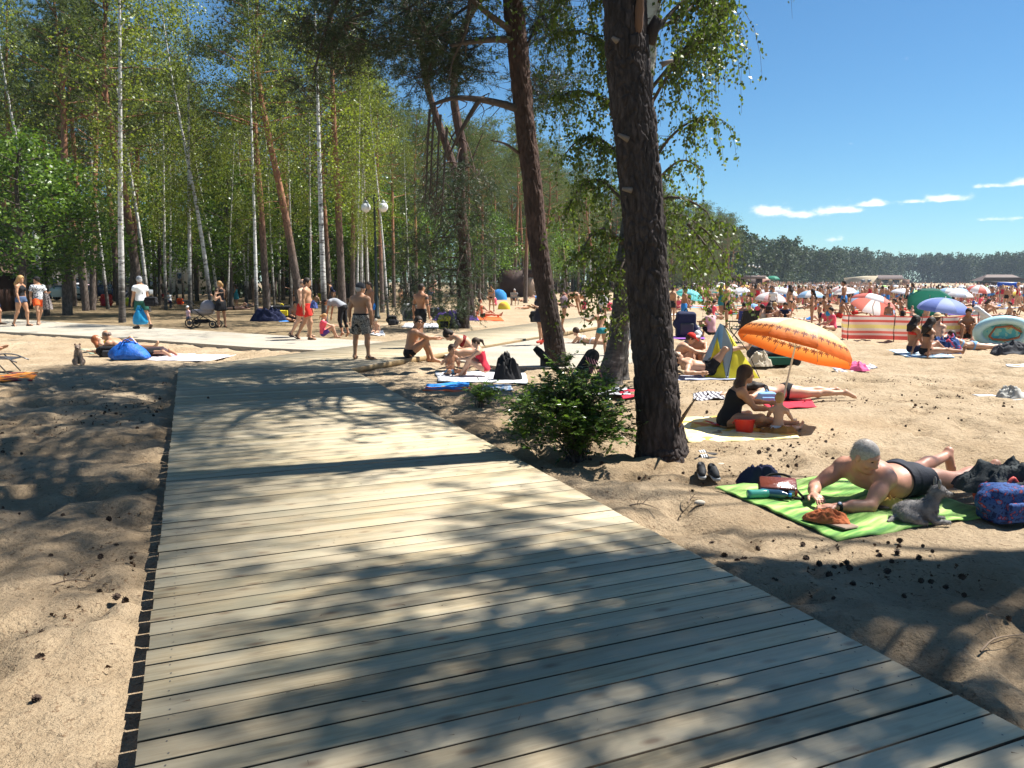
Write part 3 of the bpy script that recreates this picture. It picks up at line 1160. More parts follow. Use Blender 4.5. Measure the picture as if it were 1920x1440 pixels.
  fo=fd[s]
  fs=.88 if child else(1.0 if sex=='m' else .92)
  heel=an[s]+dS*.045*fs-fo*.035*fs
  ball=an[s]+dS*.055*fs+fo*.125*fs
  toe=ball+fo*.055*fs
  F.cap(an[s],heel,.034*fs,.034*fs,.02)
  F.cap(heel,ball,.031*fs,.030*fs,.02)
  F.cap(an[s]+dS*.01,ball,.034*fs,.028*fs,.03)
  fx=np.cross(fo,dS)
  if detail:
   for i,o in enumerate((-.030,-.014,.002,.017,.031)):
    big=(i==4)
    F.cap(ball+fx*o*q*fs,toe+fx*o*q*fs-fo*(.004*(4-i)),.015*fs,(.014 if big else .0105)*fs,.01)
  else:
   F.cap(ball,toe,.032*fs,.024*fs,.02)
 h=hs
 F.ell(hc+hu*.022*h-hf*.008,[.077*h,.096*h,.092*h],HM,.02)
 F.ell(hc-hu*.035*h+hf*.026*h,[.060*h,.068*h,.080*h],HM,.03)
 F.cap(hc-hu*.088*h+hf*.062*h,hc-hu*.082*h+hf*.055*h,.024*h,.024*h,.04)
 for q in(-1,1):
  F.cap(hc-hu*.055*h+hr*q*.045*h-hf*.005,hc-hu*.092*h+hr*q*.018*h+hf*.055*h,.022*h,.020*h,.03)
  F.ell(hc+hr*q*.078*h-hf*.008*h-hu*.008*h,[.011*h,.021*h,.032*h],HM,.008)
 if detail:
  F.cap(hc+hu*.012*h+hf*.090*h,hc-hu*.028*h+hf*.108*h,.010*h,.0145*h,.014)
  for q in(-1,1):
   F.ell(hc-hu*.032*h+hf*.098*h+hr*q*.013*h,[.011*h,.012*h,.009*h],HM,.008)
   F.cap(hc+hu*.030*h+hf*.083*h+hr*q*.012,hc+hu*.026*h+hf*.068*h+hr*q*.046*h,.012*h,.010*h,.016)
   F.ell(hc-hu*.028*h+hf*.066*h+hr*q*.040*h,[.022*h]*3,HM,.03)
   F.ell(hc+hu*.008*h+hf*.096*h+hr*q*.032*h,[.017*h,.014*h,.011*h],HM,.012,op=1)
  F.cap(hc-hu*.062*h+hf*.086*h-hr*.018*h,hc-hu*.062*h+hf*.086*h+hr*.018*h,.0095*h,.0095*h,.010)
  F.ell(hc-hu*.092*h+hf*.078*h,[.020*h,.014*h,.014*h],HM,.015)
 out=[]
 F.scaled(f)
 v=vox
 V,Fc=F.arrays(v)
 zmin=None
 out.append(('body','skin',V,Fc))
 def emit(name,key,fld,planes=(),vv=None):
  fld.scaled(f)
  pl=[(n,c*f)for(n,c)in planes]
  V,Q=fld.arrays(vv or v,pl)
  if len(Q):
   out.append((name,key,V,Q))
 def pl(n,p):
  n=nrm(n)
  return(n,float(n@p))
 if detail:
  for q in(-1,1):
   E=Field()
   E.ell(hc+hu*.010*h+hf*.078*h+hr*q*.032*h,[.014*h,.013*h,.0065*h],HM,0)
   emit('eye',EYE,E,vv=min(vox,.006))
  Lp=Field()
  Lp.ell(hc-hu*.062*h+hf*.093*h,[.024*h,.007*h,.0075*h],HM,0)
  emit('lips',LIP,Lp,vv=min(vox,.005))
 if hair:
  st,hm=hair
  Hf=Field()
  if st=='bald':
   for q in(-1,1):
    Hf.ell(hc+hr*q*.07*h+hu*.01*h-hf*.03*h,[.02*h,.06*h,.05*h],HM,.02)
   Hf.ell(hc-hf*.085*h-hu*.01*h,[.055*h,.03*h,.05*h],HM,.02)
  else:
   th_={'crop':.004,'short':.012,'long':.018,'pony':.010,'bun':.010,'curly':.030}[st]
   Hf.ell(hc+hu*.024*h-hf*.012,[.077*h+th_,.096*h+th_,.093*h+th_*1.2],HM,.02)
   Hf.ell(hc-hf*.055*h-hu*.03*h,[.062*h+th_,.05*h+th_,.06*h],HM,.02)
   if st in('long','curly'):
    w=.10 if st=='curly' else .075
    dn=nrm(-hu*.9-hf*.35)if g('hairdir',None)is None else nrm(g('hairdir',None))
    for q in(-1,-.3,.4,1):
     a0=hc+hr*q*.058*h-hf*.045*h
     a1=a0+dn*.16+hr*q*.02
     a2=a1+dn*.14-hr*q*.01
     Hf.cap(a0,a1,.040+th_*.6,.045+th_*.8,.03)
     Hf.cap(a1,a2,.045+th_*.8,.020,.03)
   if st=='pony':
    a0=hc-hf*.115*h+hu*.03*h
    a1=a0-hf*.05-hu*.05
    Hf.cap(a0,a1,.028,.036,.01)
    Hf.cap(a1,a1-hu*.15-hf*.01,.036,.012,.02)
   if st=='bun':
    Hf.ell(hc-hf*.07*h+hu*.115*h,[.04,.04,.04],HM,.008)
   Hf.ell(hc+hf*.105*h-hu*.045*h,[.072*h,.085*h,.105*h],HM,.01,op=1)
  emit('hair',hm,Hf,vv=max(.008,vox*.8)if detail else vox)
 lit=.9 if child else 1.0
 def torso(grow,k=1.0):
  Z=Field()
  for(c,r,M,kk)in tors:
   Z.ell(c,np.array(r)+grow,M,kk)
  for q in(-1,1):
   Z.ell(P-up1*.045+hx*q*.07-fr1*.045,np.array([.082+.01*ft,.085,.09])+grow,M1,.04)
   if sex=='f' and not child:
    Z.ell(mid+up2*.115+sx*q*.068+fr2*.088,np.array([.062+.012*ft,.058+.012*ft,.064])+grow,M2,.035)
   elif not child:
    Z.ell(mid+up2*.165+sx*q*.078+fr2*.072,np.array([.078,.045,.062])+grow,M2,.04)
    Z.ell(C-up2*.10+sx*q*.085-fr2*.065,np.array([.075,.04,.09])+grow,M2,.05)
  return Z
 for cl in clothes:
  kind,key=cl[0],cl[1]
  if kind in('shorts','trousers'):
   fl=cl[2]if len(cl)>2 else .5
   loose=cl[3]if len(cl)>3 else .022
   Z=Field()
   for(c,r,M,kk)in tors[:2]:
    Z.ell(c,np.array(r)+.012,M,kk)
   for s,q in(('L',-1),('R',1)):
    Z.ell(P-up1*.045+hx*q*.07-fr1*.045,np.array([.082,.085,.09])+.014,M1,.04)
    e=hip[s]+(kn[s]-hip[s])*min(fl,1.0)
    Z.cap(hip[s],e,.092*lm+loose*.7,.092*lm-.028*min(fl,1)*lm+loose*1.2,.03,True)
    if fl>1:
     e2=kn[s]+(an[s]-kn[s])*(fl-1)
     Z.cap(kn[s],e2,.062+loose,.05+loose,.03)
   emit(kind,key,Z,[pl(up1,P+up1*(.10-.02*ft))])
   if not(len(cl)>4 and cl[4]=='plain'):
    pass
  elif kind=='briefs':
   Z=Field()
   for(c,r,M,kk)in tors[:2]:
    Z.ell(c,np.array(r)+.008,M,kk)
   for s,q in(('L',-1),('R',1)):
    Z.ell(P-up1*.045+hx*q*.07-fr1*.045,np.array([.082+.01*ft,.085,.09])+.009,M1,.04)
    e=hip[s]+(kn[s]-hip[s])*(cl[2]if len(cl)>2 else .16)
    Z.cap(hip[s],e,.094*lm+.006,.092*lm+.008,.03,True)
   emit('briefs',key,Z,[pl(up1,P+up1*(.055))])
  elif kind=='panties':
   Z=torso(.008)
   pls=[pl(up1,P+up1*.05)]
   for s,q in(('L',-1),('R',1)):
    pls.append(pl(-up1*.75+hx*q*.62,P+hx*q*.115-up1*.055))
   emit('bikini_bottom',key,Z,pls)
  elif kind=='swimsuit':
   Z=torso(.008)
   emit('swimsuit',key,Z,[pl(up2,mid+up2*.165),pl(-up1,P-up1*.085)])
   Z=Field()
   for q in(-1,1):
    Z.cap(mid+up2*.15+sx*q*.085+fr2*.10,C-up2*.0+sx*q*.085+fr2*.01,.012,.011,.0)
    Z.cap(C-up2*.0+sx*q*.085+fr2*.01,mid+up2*.14+sx*q*.075-fr2*.095,.012,.011,.0)
   emit('straps',key,Z,vv=max(.007,vox*.7))
  elif kind=='bra':
   Z=torso(.008)
   emit('bikini_top',key,Z,[pl(up2,mid+up2*.155),pl(-up2,mid+up2*.075)])
   Z=Field()
   for q in(-1,1):
    Z.cap(mid+up2*.14+sx*q*.075+fr2*.115,C+up2*.01+sx*q*.07+fr2*.0,.009,.009,.0)
    Z.cap(C+up2*.01+sx*q*.07+fr2*.0,mid+up2*.12+sx*q*.07-fr2*.1,.009,.009,0)
   emit('straps',key,Z,vv=max(.007,vox*.7))
  elif kind in('shirt','top','dress'):
   Z=torso(.018 if kind!='top' else .010)
   for s,q in(('L',-1),('R',1)):
    if kind=='shirt':
     sl=cl[2]if len(cl)>2 else .55
     Z.cap(C-up2*.03+sx*q*.05,sh[s],.064,.070,.05)
     Z.cap(sh[s],sh[s]+(el[s]-sh[s])*min(sl,1),.068*am*ra+.008,.062*am*ra+.014,.03,True)
     if sl>1:
      Z.cap(el[s],el[s]+(wr[s]-el[s])*(sl-1),.055,.045,.02)
    else:
     Z.cap(C-up2*.055+sx*q*.09,C-up2*.055+sx*q*.10,.055,.055,.03)
   pls=[pl(up2,C+up2*.005)]
   if kind=='dress':
    dn=nrm((nrm(kn['L']-hip['L'])+nrm(kn['R']-hip['R'])))
    Z.cap(P,P+dn*(cl[2]if len(cl)>2 else .36),.165,.215,.05,True)
    for s in 'LR':
     Z.cap(hip[s],hip[s]+nrm(kn[s]-hip[s])*(cl[2]if len(cl)>2 else .36),.105,.115,.05,True)
   else:
    pls.append(pl(-up1,P-up1*(.03 if kind=='shirt' else-.10)))
   emit(kind if kind!='top' else 'vest_top',key,Z,pls)
  elif kind in('shoes','sandals'):
   for s,q in(('L',-1),('R',1)):
    dS=nrm(an[s]-kn[s])
    fo=fd[s]
    fs=.88 if child else 1.0
    Z=Field()
    heel=an[s]+dS*.05*fs-fo*.035*fs
    ball=an[s]+dS*.06*fs+fo*.135*fs
    if kind=='shoes':
     Z.cap(an[s]+dS*.01,heel,.042,.042,.02)
     Z.cap(heel,ball,.041,.041,.02)
     Z.cap(an[s]+dS*.02,ball,.042,.038,.02)
     Z.cap(ball,ball+fo*.05,.041,.034,.02)
    else:
     fx=np.cross(fo,dS)
     Z.ell((heel+ball)/2+dS*.030+fo*.02,[.05,.155*fs,.013],np.array([fx,fo,-dS]),0)
     Z.cap(ball-fo*.03-dS*.028+fx*.04,ball-fo*.03-dS*.028-fx*.04,.018,.018,.01)
     Z.cap(an[s]+dS*.02+fx*.034,an[s]+dS*.02-fx*.034,.022,.022,.01)
     Z.cap(ball-fo*.03-dS*.02+fx*.045,heel+fo*.03+fx*.04,.012,.014,.008)
     Z.cap(ball-fo*.03-dS*.02-fx*.045,heel+fo*.03-fx*.04,.012,.014,.008)
    emit('shoe' if kind=='shoes' else 'sandal',key,Z,vv=max(.008,vox*.8))
  elif kind in('cap','capback','sunhat','bonnet'):
   Z=Field()
   g2=.018 if hair and hair[0]!='bald' else .012
   Z.ell(hc+hu*.024*h-hf*.010,[.077*h+g2,.096*h+g2,.094*h+g2],HM,.02)
   if kind=='sunhat':
    emit('hat',key,Z,[pl(-hu,hc+hu*.035*h)])
    Z=Field()
    Z.ell(hc+hu*.04*h,[.165,.175,.016],HM,0)
    emit('hat_brim',key,Z,vv=max(.009,vox*.8))
   else:
    tl=hu*1.0-hf*(.02 if kind!='capback' else .16)*-1 if kind=='cap' else hu*1.0+hf*.22
    emit('cap',key,Z,[pl(-nrm(tl),hc+hu*(.028 if kind=='cap' else-.005)*h)])
    if kind=='cap':
     Z=Field()
     Z.ell(hc+hu*.045*h+hf*.125*h,[.068,.075,.011],np.array([hr,nrm(hf-hu*.25),nrm(hu+hf*.25)]),0)
     emit('cap_peak',key,Z,vv=max(.008,vox*.8))
  elif kind=='glasses':
   Z=Field()
   for q in(-1,1):
    Z.ell(hc+hu*.008*h+hf*.098*h+hr*q*.033*h,[.026*h,.007,.018*h],HM,0)
    Z.cap(hc+hu*.012*h+hf*.092*h+hr*q*.055*h,hc+hu*.012*h+hr*q*.083*h,.004,.004,0)
   emit('sunglasses',key,Z,vv=.006)
  elif kind=='belt':
   Z=Field()
   for(c,r,M,kk)in tors[:2]:
    Z.ell(c,np.array(r)+.017,M,kk)
   emit('waistband',key,Z,[pl(up1,P+up1*.105),pl(-up1,P+up1*.065)])
  elif kind=='strap':
   Z=Field()
   a0=C+sx*cl[2]*.10
   b0=P+hx*-cl[2]*.20+up1*.08
   Z.cap(a0-fr2*.0,mid+fr2*.135*(1+.2*ft),.011,.011,0)
   Z.cap(mid+fr2*.135*(1+.2*ft),b0,.011,.011,0)
   Z.cap(a0,mid-fr2*.125,.011,.011,0)
   Z.cap(mid-fr2*.125,b0,.011,.011,0)
   emit('strap',key,Z,vv=max(.008,vox*.7))
  elif kind=='tattoo':
   for s in 'LR':
    Z=Field()
    Z.cap(sh[s],el[s],.0515*am*ra,.0415*am*ra,.025)
    Z.ell(sh[s]+nrm(el[s]-sh[s])*.03,[.0635*am*ra]*3,None,.05)
    emit('tattooed_sleeve',key,Z)
 J=dict(P=P*f,C=C*f,hc=hc*f,hf=hf,hu=hu,hr=hr,sh={k:q*f for k,q in sh.items()},el={k:q*f for k,q in el.items()},wr={k:q*f for k,q in wr.items()},kn={k:q*f for k,q in kn.items()},an={k:q*f for k,q in an.items()},hd=hd,fr1=fr1,up1=up1,hip={k:q*f for k,q in hip.items()})
 return out,J
def figure(label,loc,face=0.0,pose=None,H=1.7,sex='m',fat=0.0,child=False,tone='tan',hair=('short','dark'),clothes=(),vox=.014,detail=True,group=None,zfix=None,cat='person',sink=.012):
 """face: heading in degrees, 0 looks away from the camera, 90 to the left of the picture, 180 to the camera"""
 pose=dict(pose or{})
 Ri=Matrix.Rotation(-rad(face),3,'Z')
 for k in list(pose):
  if k.endswith('_w'):
   pose[k[:-2]]=tuple(Ri@Vector(pose[k]))
 hr_=(hair[0],hairm(hair[1]))if hair else None
 parts,J=figure_fields(pose,H,sex,fat,child,clothes,hr_,vox,detail)
 zmin=min(q[2][:,2].min()for q in parts)
 dz=-zmin-sink if zfix is None else zfix-zmin*0
 root=empty('person',loc,rad(face),label,cat,group)
 sk=skin(tone)
 for(nm,key,V,F)in parts:
  V=V.copy()
  V[:,2]+=dz
  mesh_np(nm,V,F,sk if key=='skin' else key,root)
 J['dz']=dz
 J['root']=root
 return root,J
def jworld(J,p):
 """a joint of a figure in world space"""
 r=J['root']
 q=Vector(p)+Vector((0,0,J['dz']))
 return Matrix.Translation(r.location)@Matrix.Rotation(r.rotation_euler.z,4,'Z')@q
def stand_at(px,py,top,h=0.0):
 """place and height of someone standing upright in the photograph"""
 p=gp(px,py,h)
 q=vp(px,top,p.y)
 return p,q.z-h
# TREES
def bark_pine_mat(name,low,high,z0,z1):
 """thick grey-brown plates below, thin orange bark above, as on Scots pine (z0..z1 is where one changes to the other)"""
 m,nt,b=newmat(name)
 tcn=N(nt,'ShaderNodeTexCoord')
 mp=N(nt,'ShaderNodeMapping')
 mp.inputs['Scale'].default_value=(1,1,.3)
 L(nt,tcn.outputs['Object'],mp.inputs[0])
 n1=N(nt,'ShaderNodeTexNoise',ins={'Scale':22.0,'Detail':6.0,'Roughness':.65})
 n2=N(nt,'ShaderNodeTexVoronoi',ins={'Scale':14.0})
 for q in(n1,n2):
  L(nt,mp.outputs[0],q.inputs[0])
 sc=N(nt,'ShaderNodeSeparateColor')
 L(nt,n2.outputs['Color'],sc.inputs[0])
 lo=np.array(low)
 hi=np.array(high)
 c1=ramp(nt,n1.outputs['Fac'],[(.3,tuple(lo*.55)),(.5,tuple(lo)),(.7,tuple(np.minimum(lo*1.7,.6)))])
 c2=ramp(nt,n1.outputs['Fac'],[(.3,tuple(hi*.55)),(.5,tuple(hi)),(.72,tuple(np.minimum(hi*1.35,.6)))])
 sp=N(nt,'ShaderNodeSeparateXYZ')
 L(nt,tcn.outputs['Object'],sp.inputs[0])
 ad=N(nt,'ShaderNodeMath',operation='ADD')
 mm=N(nt,'ShaderNodeMath',operation='MULTIPLY',ins={1:(z1-z0)*.5})
 L(nt,n1.outputs['Fac'],mm.inputs[0])
 L(nt,sp.outputs[2],ad.inputs[0])
 L(nt,mm.outputs[0],ad.inputs[1])
 mr_=N(nt,'ShaderNodeMapRange',interpolation_type='SMOOTHSTEP')
 mr_.inputs['From Min'].default_value=z0
 mr_.inputs['From Max'].default_value=z1+.01
 L(nt,ad.outputs[0],mr_.inputs[0])
 mx=N(nt,'ShaderNodeMixRGB')
 L(nt,mr_.outputs[0],mx.inputs[0])
 L(nt,c1,mx.inputs[1])
 L(nt,c2,mx.inputs[2])
 pm_=N(nt,'ShaderNodeMixRGB',blend_type='MULTIPLY',ins={0:.6})
 L(nt,mx.outputs[0],pm_.inputs[1])
 L(nt,ramp(nt,sc.outputs[0],[(0,(.6,.58,.58)),(1,(1.25,1.2,1.2))]),pm_.inputs[2])
 L(nt,pm_.outputs[0],b.inputs['Base Color'])
 b.inputs['Roughness'].default_value=.85
 b.inputs['Specular IOR Level'].default_value=.2
 bp=N(nt,'ShaderNodeBump',ins={'Distance':.012})
 L(nt,n1.outputs['Fac'],bp.inputs['Height'])
 L(nt,bp.outputs[0],b.inputs['Normal'])
 return m
def bark_birch_mat(name,base_h=1.6):
 """white bark with dark lenticel bands, black fissures near the foot"""
 m,nt,b=newmat(name)
 tcn=N(nt,'ShaderNodeTexCoord')
 mp=N(nt,'ShaderNodeMapping')
 mp.inputs['Scale'].default_value=(3.0,3.0,9.0)
 L(nt,tcn.outputs['Object'],mp.inputs[0])
 n1=N(nt,'ShaderNodeTexNoise',ins={'Scale':1.3,'Detail':4.0,'Roughness':.6})
 n2=N(nt,'ShaderNodeTexNoise',ins={'Scale':2.6,'Detail':5.0})
 L(nt,mp.outputs[0],n1.inputs['Vector'])
 L(nt,tcn.outputs['Object'],n2.inputs['Vector'])
 c=ramp(nt,n1.outputs['Fac'],[(.36,(.035,.03,.028)),(.43,(.42,.40,.37)),(.55,(.58,.57,.54)),(.8,(.66,.65,.62))])
 sp=N(nt,'ShaderNodeSeparateXYZ')
 L(nt,tcn.outputs['Object'],sp.inputs[0])
 ad=N(nt,'ShaderNodeMath',operation='MULTIPLY_ADD',ins={1:-2.2})
 L(nt,n2.outputs['Fac'],ad.inputs[0])
 L(nt,sp.outputs[2],ad.inputs[2])
 mr_=N(nt,'ShaderNodeMapRange',interpolation_type='SMOOTHSTEP')
 mr_.inputs['From Min'].default_value=base_h-1.6
 mr_.inputs['From Max'].default_value=base_h-.4
 L(nt,ad.outputs[0],mr_.inputs[0])
 mx=N(nt,'ShaderNodeMixRGB')
 L(nt,mr_.outputs[0],mx.inputs[0])
 L(nt,ramp(nt,n1.outputs['Fac'],[(.4,(.035,.03,.026)),(.62,(.12,.105,.09)),(.75,(.42,.40,.36))]),mx.inputs[1])
 L(nt,c,mx.inputs[2])
 L(nt,mx.outputs[0],b.inputs['Base Color'])
 b.inputs['Roughness'].default_value=.7
 bp=N(nt,'ShaderNodeBump',ins={'Distance':.008})
 L(nt,n1.outputs['Fac'],bp.inputs['Height'])
 L(nt,bp.outputs[0],b.inputs['Normal'])
 return m
BARK_A=bark_pine_mat('pine_bark_grey',(.047,.037,.034),(.12,.075,.055),7,11)
BARK_B=bark_pine_mat('pine_bark_red',(.045,.034,.029),(.085,.052,.040),1.6,4.2)
BARK_F=bark_pine_mat('pine_bark_woodland',(.125,.100,.085),(.31,.155,.088),3.5,8)
BARK_O=mat('dark_bark',(.075,.06,.048),rough=.9,var=.3,scale=9,bump=.01,stretch=(1,1,.2))
BARK_D=mat('dead_twig_bark',(.10,.075,.06),rough=.9,var=.3,scale=14,bump=.006)
BARK_W=bark_birch_mat('birch_bark',1.7)
BARK_E=bark_birch_mat('birch_bark_old',3.4)
LEAF_B=leaf_mat('birch_leaf',(.095,.125,.017),(.21,.245,.040),.36)
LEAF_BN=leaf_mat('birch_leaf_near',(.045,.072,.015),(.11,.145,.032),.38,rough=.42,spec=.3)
LEAF_O=leaf_mat('broad_leaf',(.030,.070,.011),(.12,.195,.028),.34,rough=.4)
LEAF_S=leaf_mat('shrub_leaf',(.040,.080,.014),(.12,.20,.034),.36,rough=.28,spec=.55)
NEED=leaf_mat('pine_needle',(.046,.068,.024),(.13,.16,.055),.26,rough=.55)
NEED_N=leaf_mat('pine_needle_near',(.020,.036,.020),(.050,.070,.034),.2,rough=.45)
FARLEAF=leaf_mat('far_foliage',(.018,.038,.016),(.055,.085,.030),.15,rough=.7)
def unit_rand(n,rng):
 v=rng.normal(size=(n,3))
 return v/np.linalg.norm(v,axis=1)[:,None]
def leaf_cloud(P,size,rng,hang=.6,aspect=.7,fold=.12,jit=.35):
 """rhombic leaves, point, sides and stalk end, slightly folded"""
 n=len(P)
 ax=unit_rand(n,rng)
 ax[:,2]-=hang*1.6
 ax/=np.linalg.norm(ax,axis=1)[:,None]
 q=unit_rand(n,rng)
 sd=np.cross(ax,q)
 sd/=np.linalg.norm(sd,axis=1)[:,None]+1e-9
 nm=np.cross(ax,sd)
 s=size*(1+jit*(rng.random(n)-.5)*2)[:,None]
 V=np.stack([P,P+ax*s*.45+sd*s*aspect*.5+nm*s*fold,P+ax*s,P+ax*s*.45-sd*s*aspect*.5+nm*s*fold],1)
 F=np.arange(n*4).reshape(n,4)
 return V.reshape(-1,3),F
def needle_cloud(P,D,per,ln,wd,rng,spread=.8):
 """each point carries a brush of needles"""
 n=len(P)
 P2=np.repeat(P,per,0)
 d=np.repeat(D,per,0)+unit_rand(n*per,rng)*spread
 d/=np.linalg.norm(d,axis=1)[:,None]
 sd=np.cross(d,unit_rand(n*per,rng))
 sd/=np.linalg.norm(sd,axis=1)[:,None]+1e-9
 l_=ln*(.7+.6*rng.random(n*per))[:,None]
 V=np.stack([P2-sd*wd*.5,P2+sd*wd*.5,P2+d*l_],1)
 return V.reshape(-1,3),np.arange(n*per*3).reshape(-1,3)
class Geo:
 def __init__(s):
  s.V=[]
  s.F3=[]
  s.F4=[]
  s.n=0
 def add(s,V,F):
  (s.F3 if F.shape[1]==3 else s.F4).append(F+s.n)
  s.V.append(V)
  s.n+=len(V)
 def build(s,name,m,parent=None,smooth=True):
  F=[]
  if s.F4:
   F.append(np.concatenate(s.F4))
  if s.F3:
   F.append(np.concatenate(s.F3))
  return mesh_np(name,np.concatenate(s.V),F,m,parent,smooth)
def proto_pine(seed,H,R=.17,crown0=.55,wide=2.4,per=10,nl=.24,nw=.030,limbs=24,dead=10):
 rng=np.random.default_rng(seed)
 root=empty('pine_tree',(0,0,-60))
 bend=rng.normal(size=2)*.35
 tp=spline([(0,0,-.2),(bend[0]*.4,bend[1]*.4,H*.3),(bend[0],bend[1],H*.65),(bend[0]*.6,bend[1]*.7,H)],14)
 g=Geo()
 rr=np.interp(tp[:,2],[0,H*.1,H*.6,H],[R*1.15,R,R*.62,R*.1])
 V,F,_=tube_np(tp,rr,9)
 g.add(V,F)
 c=Geo()
 ctr=lambda z:np.array([np.interp(z,tp[:,2],tp[:,i])for i in range(3)])
 for i in range(dead):
  z=H*(.25+(crown0-.2)*rng.random())
  a=rng.random()*6.28
  d=np.array([math.cos(a),math.sin(a),-.05+.3*rng.random()])
  ln=.5+1.1*rng.random()
  p0=ctr(z)
  V,F,_=tube_np([p0,p0+d*ln*.5,p0+d*ln+np.array([0,0,-.15])],[.025,.018,.006],4)
  g.add(V,F)
 for i in range(limbs):
  u=(i+rng.random())/limbs
  z=H*(crown0+(1-crown0)*u*.98)
  a=i*2.4+rng.random()
  ln=wide*(1.05-.75*u)*(.6+.6*rng.random())
  up=.15+.5*u+.25*rng.random()
  d=np.array([math.cos(a),math.sin(a),up])
  p0=ctr(z)
  p1=p0+d*ln*.55
  p2=p0+np.array([d[0],d[1],up*.8])*ln
  V,F,_=tube_np([p0,p1,p2],[.05*(1.1-.7*u),.03,.012],4)
  g.add(V,F)
  for k in range(4):
   cc=p0+(p2-p0)*(.45+.6*rng.random())+rng.normal(size=3)*np.array([.35,.35,.18])
   nt_=15
   q=cc+rng.normal(size=(nt_,3))*np.array([.36,.36,.20])
   dd=np.tile([d[0]*.4,d[1]*.4,.75],(nt_,1))
   V,F=needle_cloud(q,dd,per,nl,nw,rng)
   c.add(V,F)
 g.build('trunk',BARK_F,root)
 c.build('crown',NEED,root,smooth=False)
 return root
def proto_birch(seed,H,R=.11,leaves=6200,size=.10,crown0=.32,wide=1.7):
 rng=np.random.default_rng(seed)
 root=empty('birch_tree',(0,0,-60))
 bend=rng.normal(size=2)*.5
 tp=spline([(0,0,-.2),(bend[0]*.3,bend[1]*.3,H*.3),(bend[0],bend[1],H*.7),(bend[0]*1.3,bend[1]*1.3,H)],16)
 g=Geo()
 rr=np.interp(tp[:,2],[0,H*.05,H*.5,H],[R*1.25,R,R*.62,R*.08])
 V,F,_=tube_np(tp,rr,8)
 g.add(V,F)
 ctr=lambda z:np.array([np.interp(z,tp[:,2],tp[:,i])for i in range(3)])
 P=[]
 tw=Geo()
 nb=42
 per=leaves//nb
 for i in range(nb):
  u=(i+rng.random())/nb
  z=H*(crown0+(1-crown0)*u*.97)
  a=rng.random()*6.28
  ln=wide*(.45+.75*math.sin(min(1,u*1.15)*math.pi)**.7)*(.6+.6*rng.random())
  d=np.array([math.cos(a),math.sin(a),.9])
  p0=ctr(z)
  p1=p0+d*ln*.5
  p2=p0+np.array([d[0],d[1],.75])*ln
  p3=p2+np.array([d[0]*.3,d[1]*.3,-.5-.6*rng.random()])
  sp=spline([p0,p1,p2,p3],8)
  V,F,_=tube_np(sp,np.linspace(.016,.003,8),4)
  tw.add(V,F)
  t=rng.random(per)**.6
  idx=np.clip((t*7).astype(int),0,6)
  fr=(t*7-idx)[:,None]
  q=sp[idx]*(1-fr)+sp[idx+1]*fr+rng.normal(size=(per,3))*np.array([.26,.26,.24])
  q[:,2]-=rng.random(per)**2*.7
  P.append(q)
 V,F=leaf_cloud(np.concatenate(P),size,rng,hang=.6,aspect=.8)
 g.build('trunk',BARK_W,root)
 tw.build('limbs',BARK_D,root)
 mesh_np('crown',V,F,LEAF_B,root,smooth=False)
 return root
def proto_broad(seed,H,R=.16,leaves=9000,size=.15,wide=2.6,low=.22,m=None):
 rng=np.random.default_rng(seed)
 root=empty('broadleaf_tree',(0,0,-60))
 g=Geo()
 tp=spline([(0,0,-.2),(.1,.1,H*.4),(.0,.2,H*.75),(.1,0,H)],9)
 V,F,_=tube_np(tp,np.linspace(R,.02,9),8)
 g.add(V,F)
 P=[]
 nb=26
 for i in range(nb):
  u=(i+.5)/nb
  z=H*(low+(1-low)*u*.9)
  a=i*2.4+rng.random()
  ln=wide*(.55+.6*math.sin(min(1,.25+u*.8)*math.pi))*(.7+.5*rng.random())
  p0=np.array([0,0,z])
  p2=p0+np.array([math.cos(a),math.sin(a),.25])*ln
  V,F,_=tube_np([p0,(p0+p2)/2+(0,0,.15),p2],[.04,.025,.01],4)
  g.add(V,F)
  for k in range(5):
   cc=p0+(p2-p0)*(.35+.75*rng.random())+rng.normal(size=3)*.25
   n=leaves//nb//5
   P.append(cc+rng.normal(size=(n,3))*np.array([.36,.36,.22]))
 V,F=leaf_cloud(np.concatenate(P),size,rng,hang=.25,aspect=.85)
 g.build('trunk',BARK_O,root)
 mesh_np('crown',V,F,m or LEAF_O,root,smooth=False)
 return root
PROTO={'pine':[proto_pine(11,18),proto_pine(12,18,crown0=.62,wide=2.0),proto_pine(13,18,crown0=.48,wide=2.8,limbs=28),proto_pine(14,14,crown0=.14,wide=2.6,limbs=38,dead=0,per=9)],'birch':[proto_birch(21,17),proto_birch(22,17,leaves=5200,wide=1.4),proto_birch(23,17,leaves=7400,wide=2.0,crown0=.26)],'broad':[proto_broad(31,9,leaves=6500),proto_broad(32,9,wide=3.2,leaves=8000)]}
HEI={'pine':18.0,'birch':17.0,'broad':9.0}
USED=set()
TREES=[]
def plant(kind,var,x,y,H,lean=(0,0),label=None,group=None,rz=None,girth=None):
 src=PROTO[kind][var%len(PROTO[kind])]
 if src.name in USED:
  o=copy_tree(src)
 else:
  USED.add(src.name)
  o=src
 o.location=(x,y,0)
 s=H/(14.0 if kind=='pine' and var%4==3 else HEI[kind])
 gq=girth or s
 o.scale=(gq,gq,s)
 o.rotation_mode='ZYX'
 o.rotation_mode='XYZ'
 rz=random.uniform(0,6.28)if rz is None else rz
 M=Matrix.Rotation(lean[0],3,'Y')@Matrix.Rotation(-lean[1],3,'X')@Matrix.Rotation(rz,3,'Z')
 o.rotation_euler=M.to_euler()
 for k in('label','group','category'):
  if k in o:
   del o[k]
 tag(o,label,'tree',group)
 TREES.append((x,y))
 return o
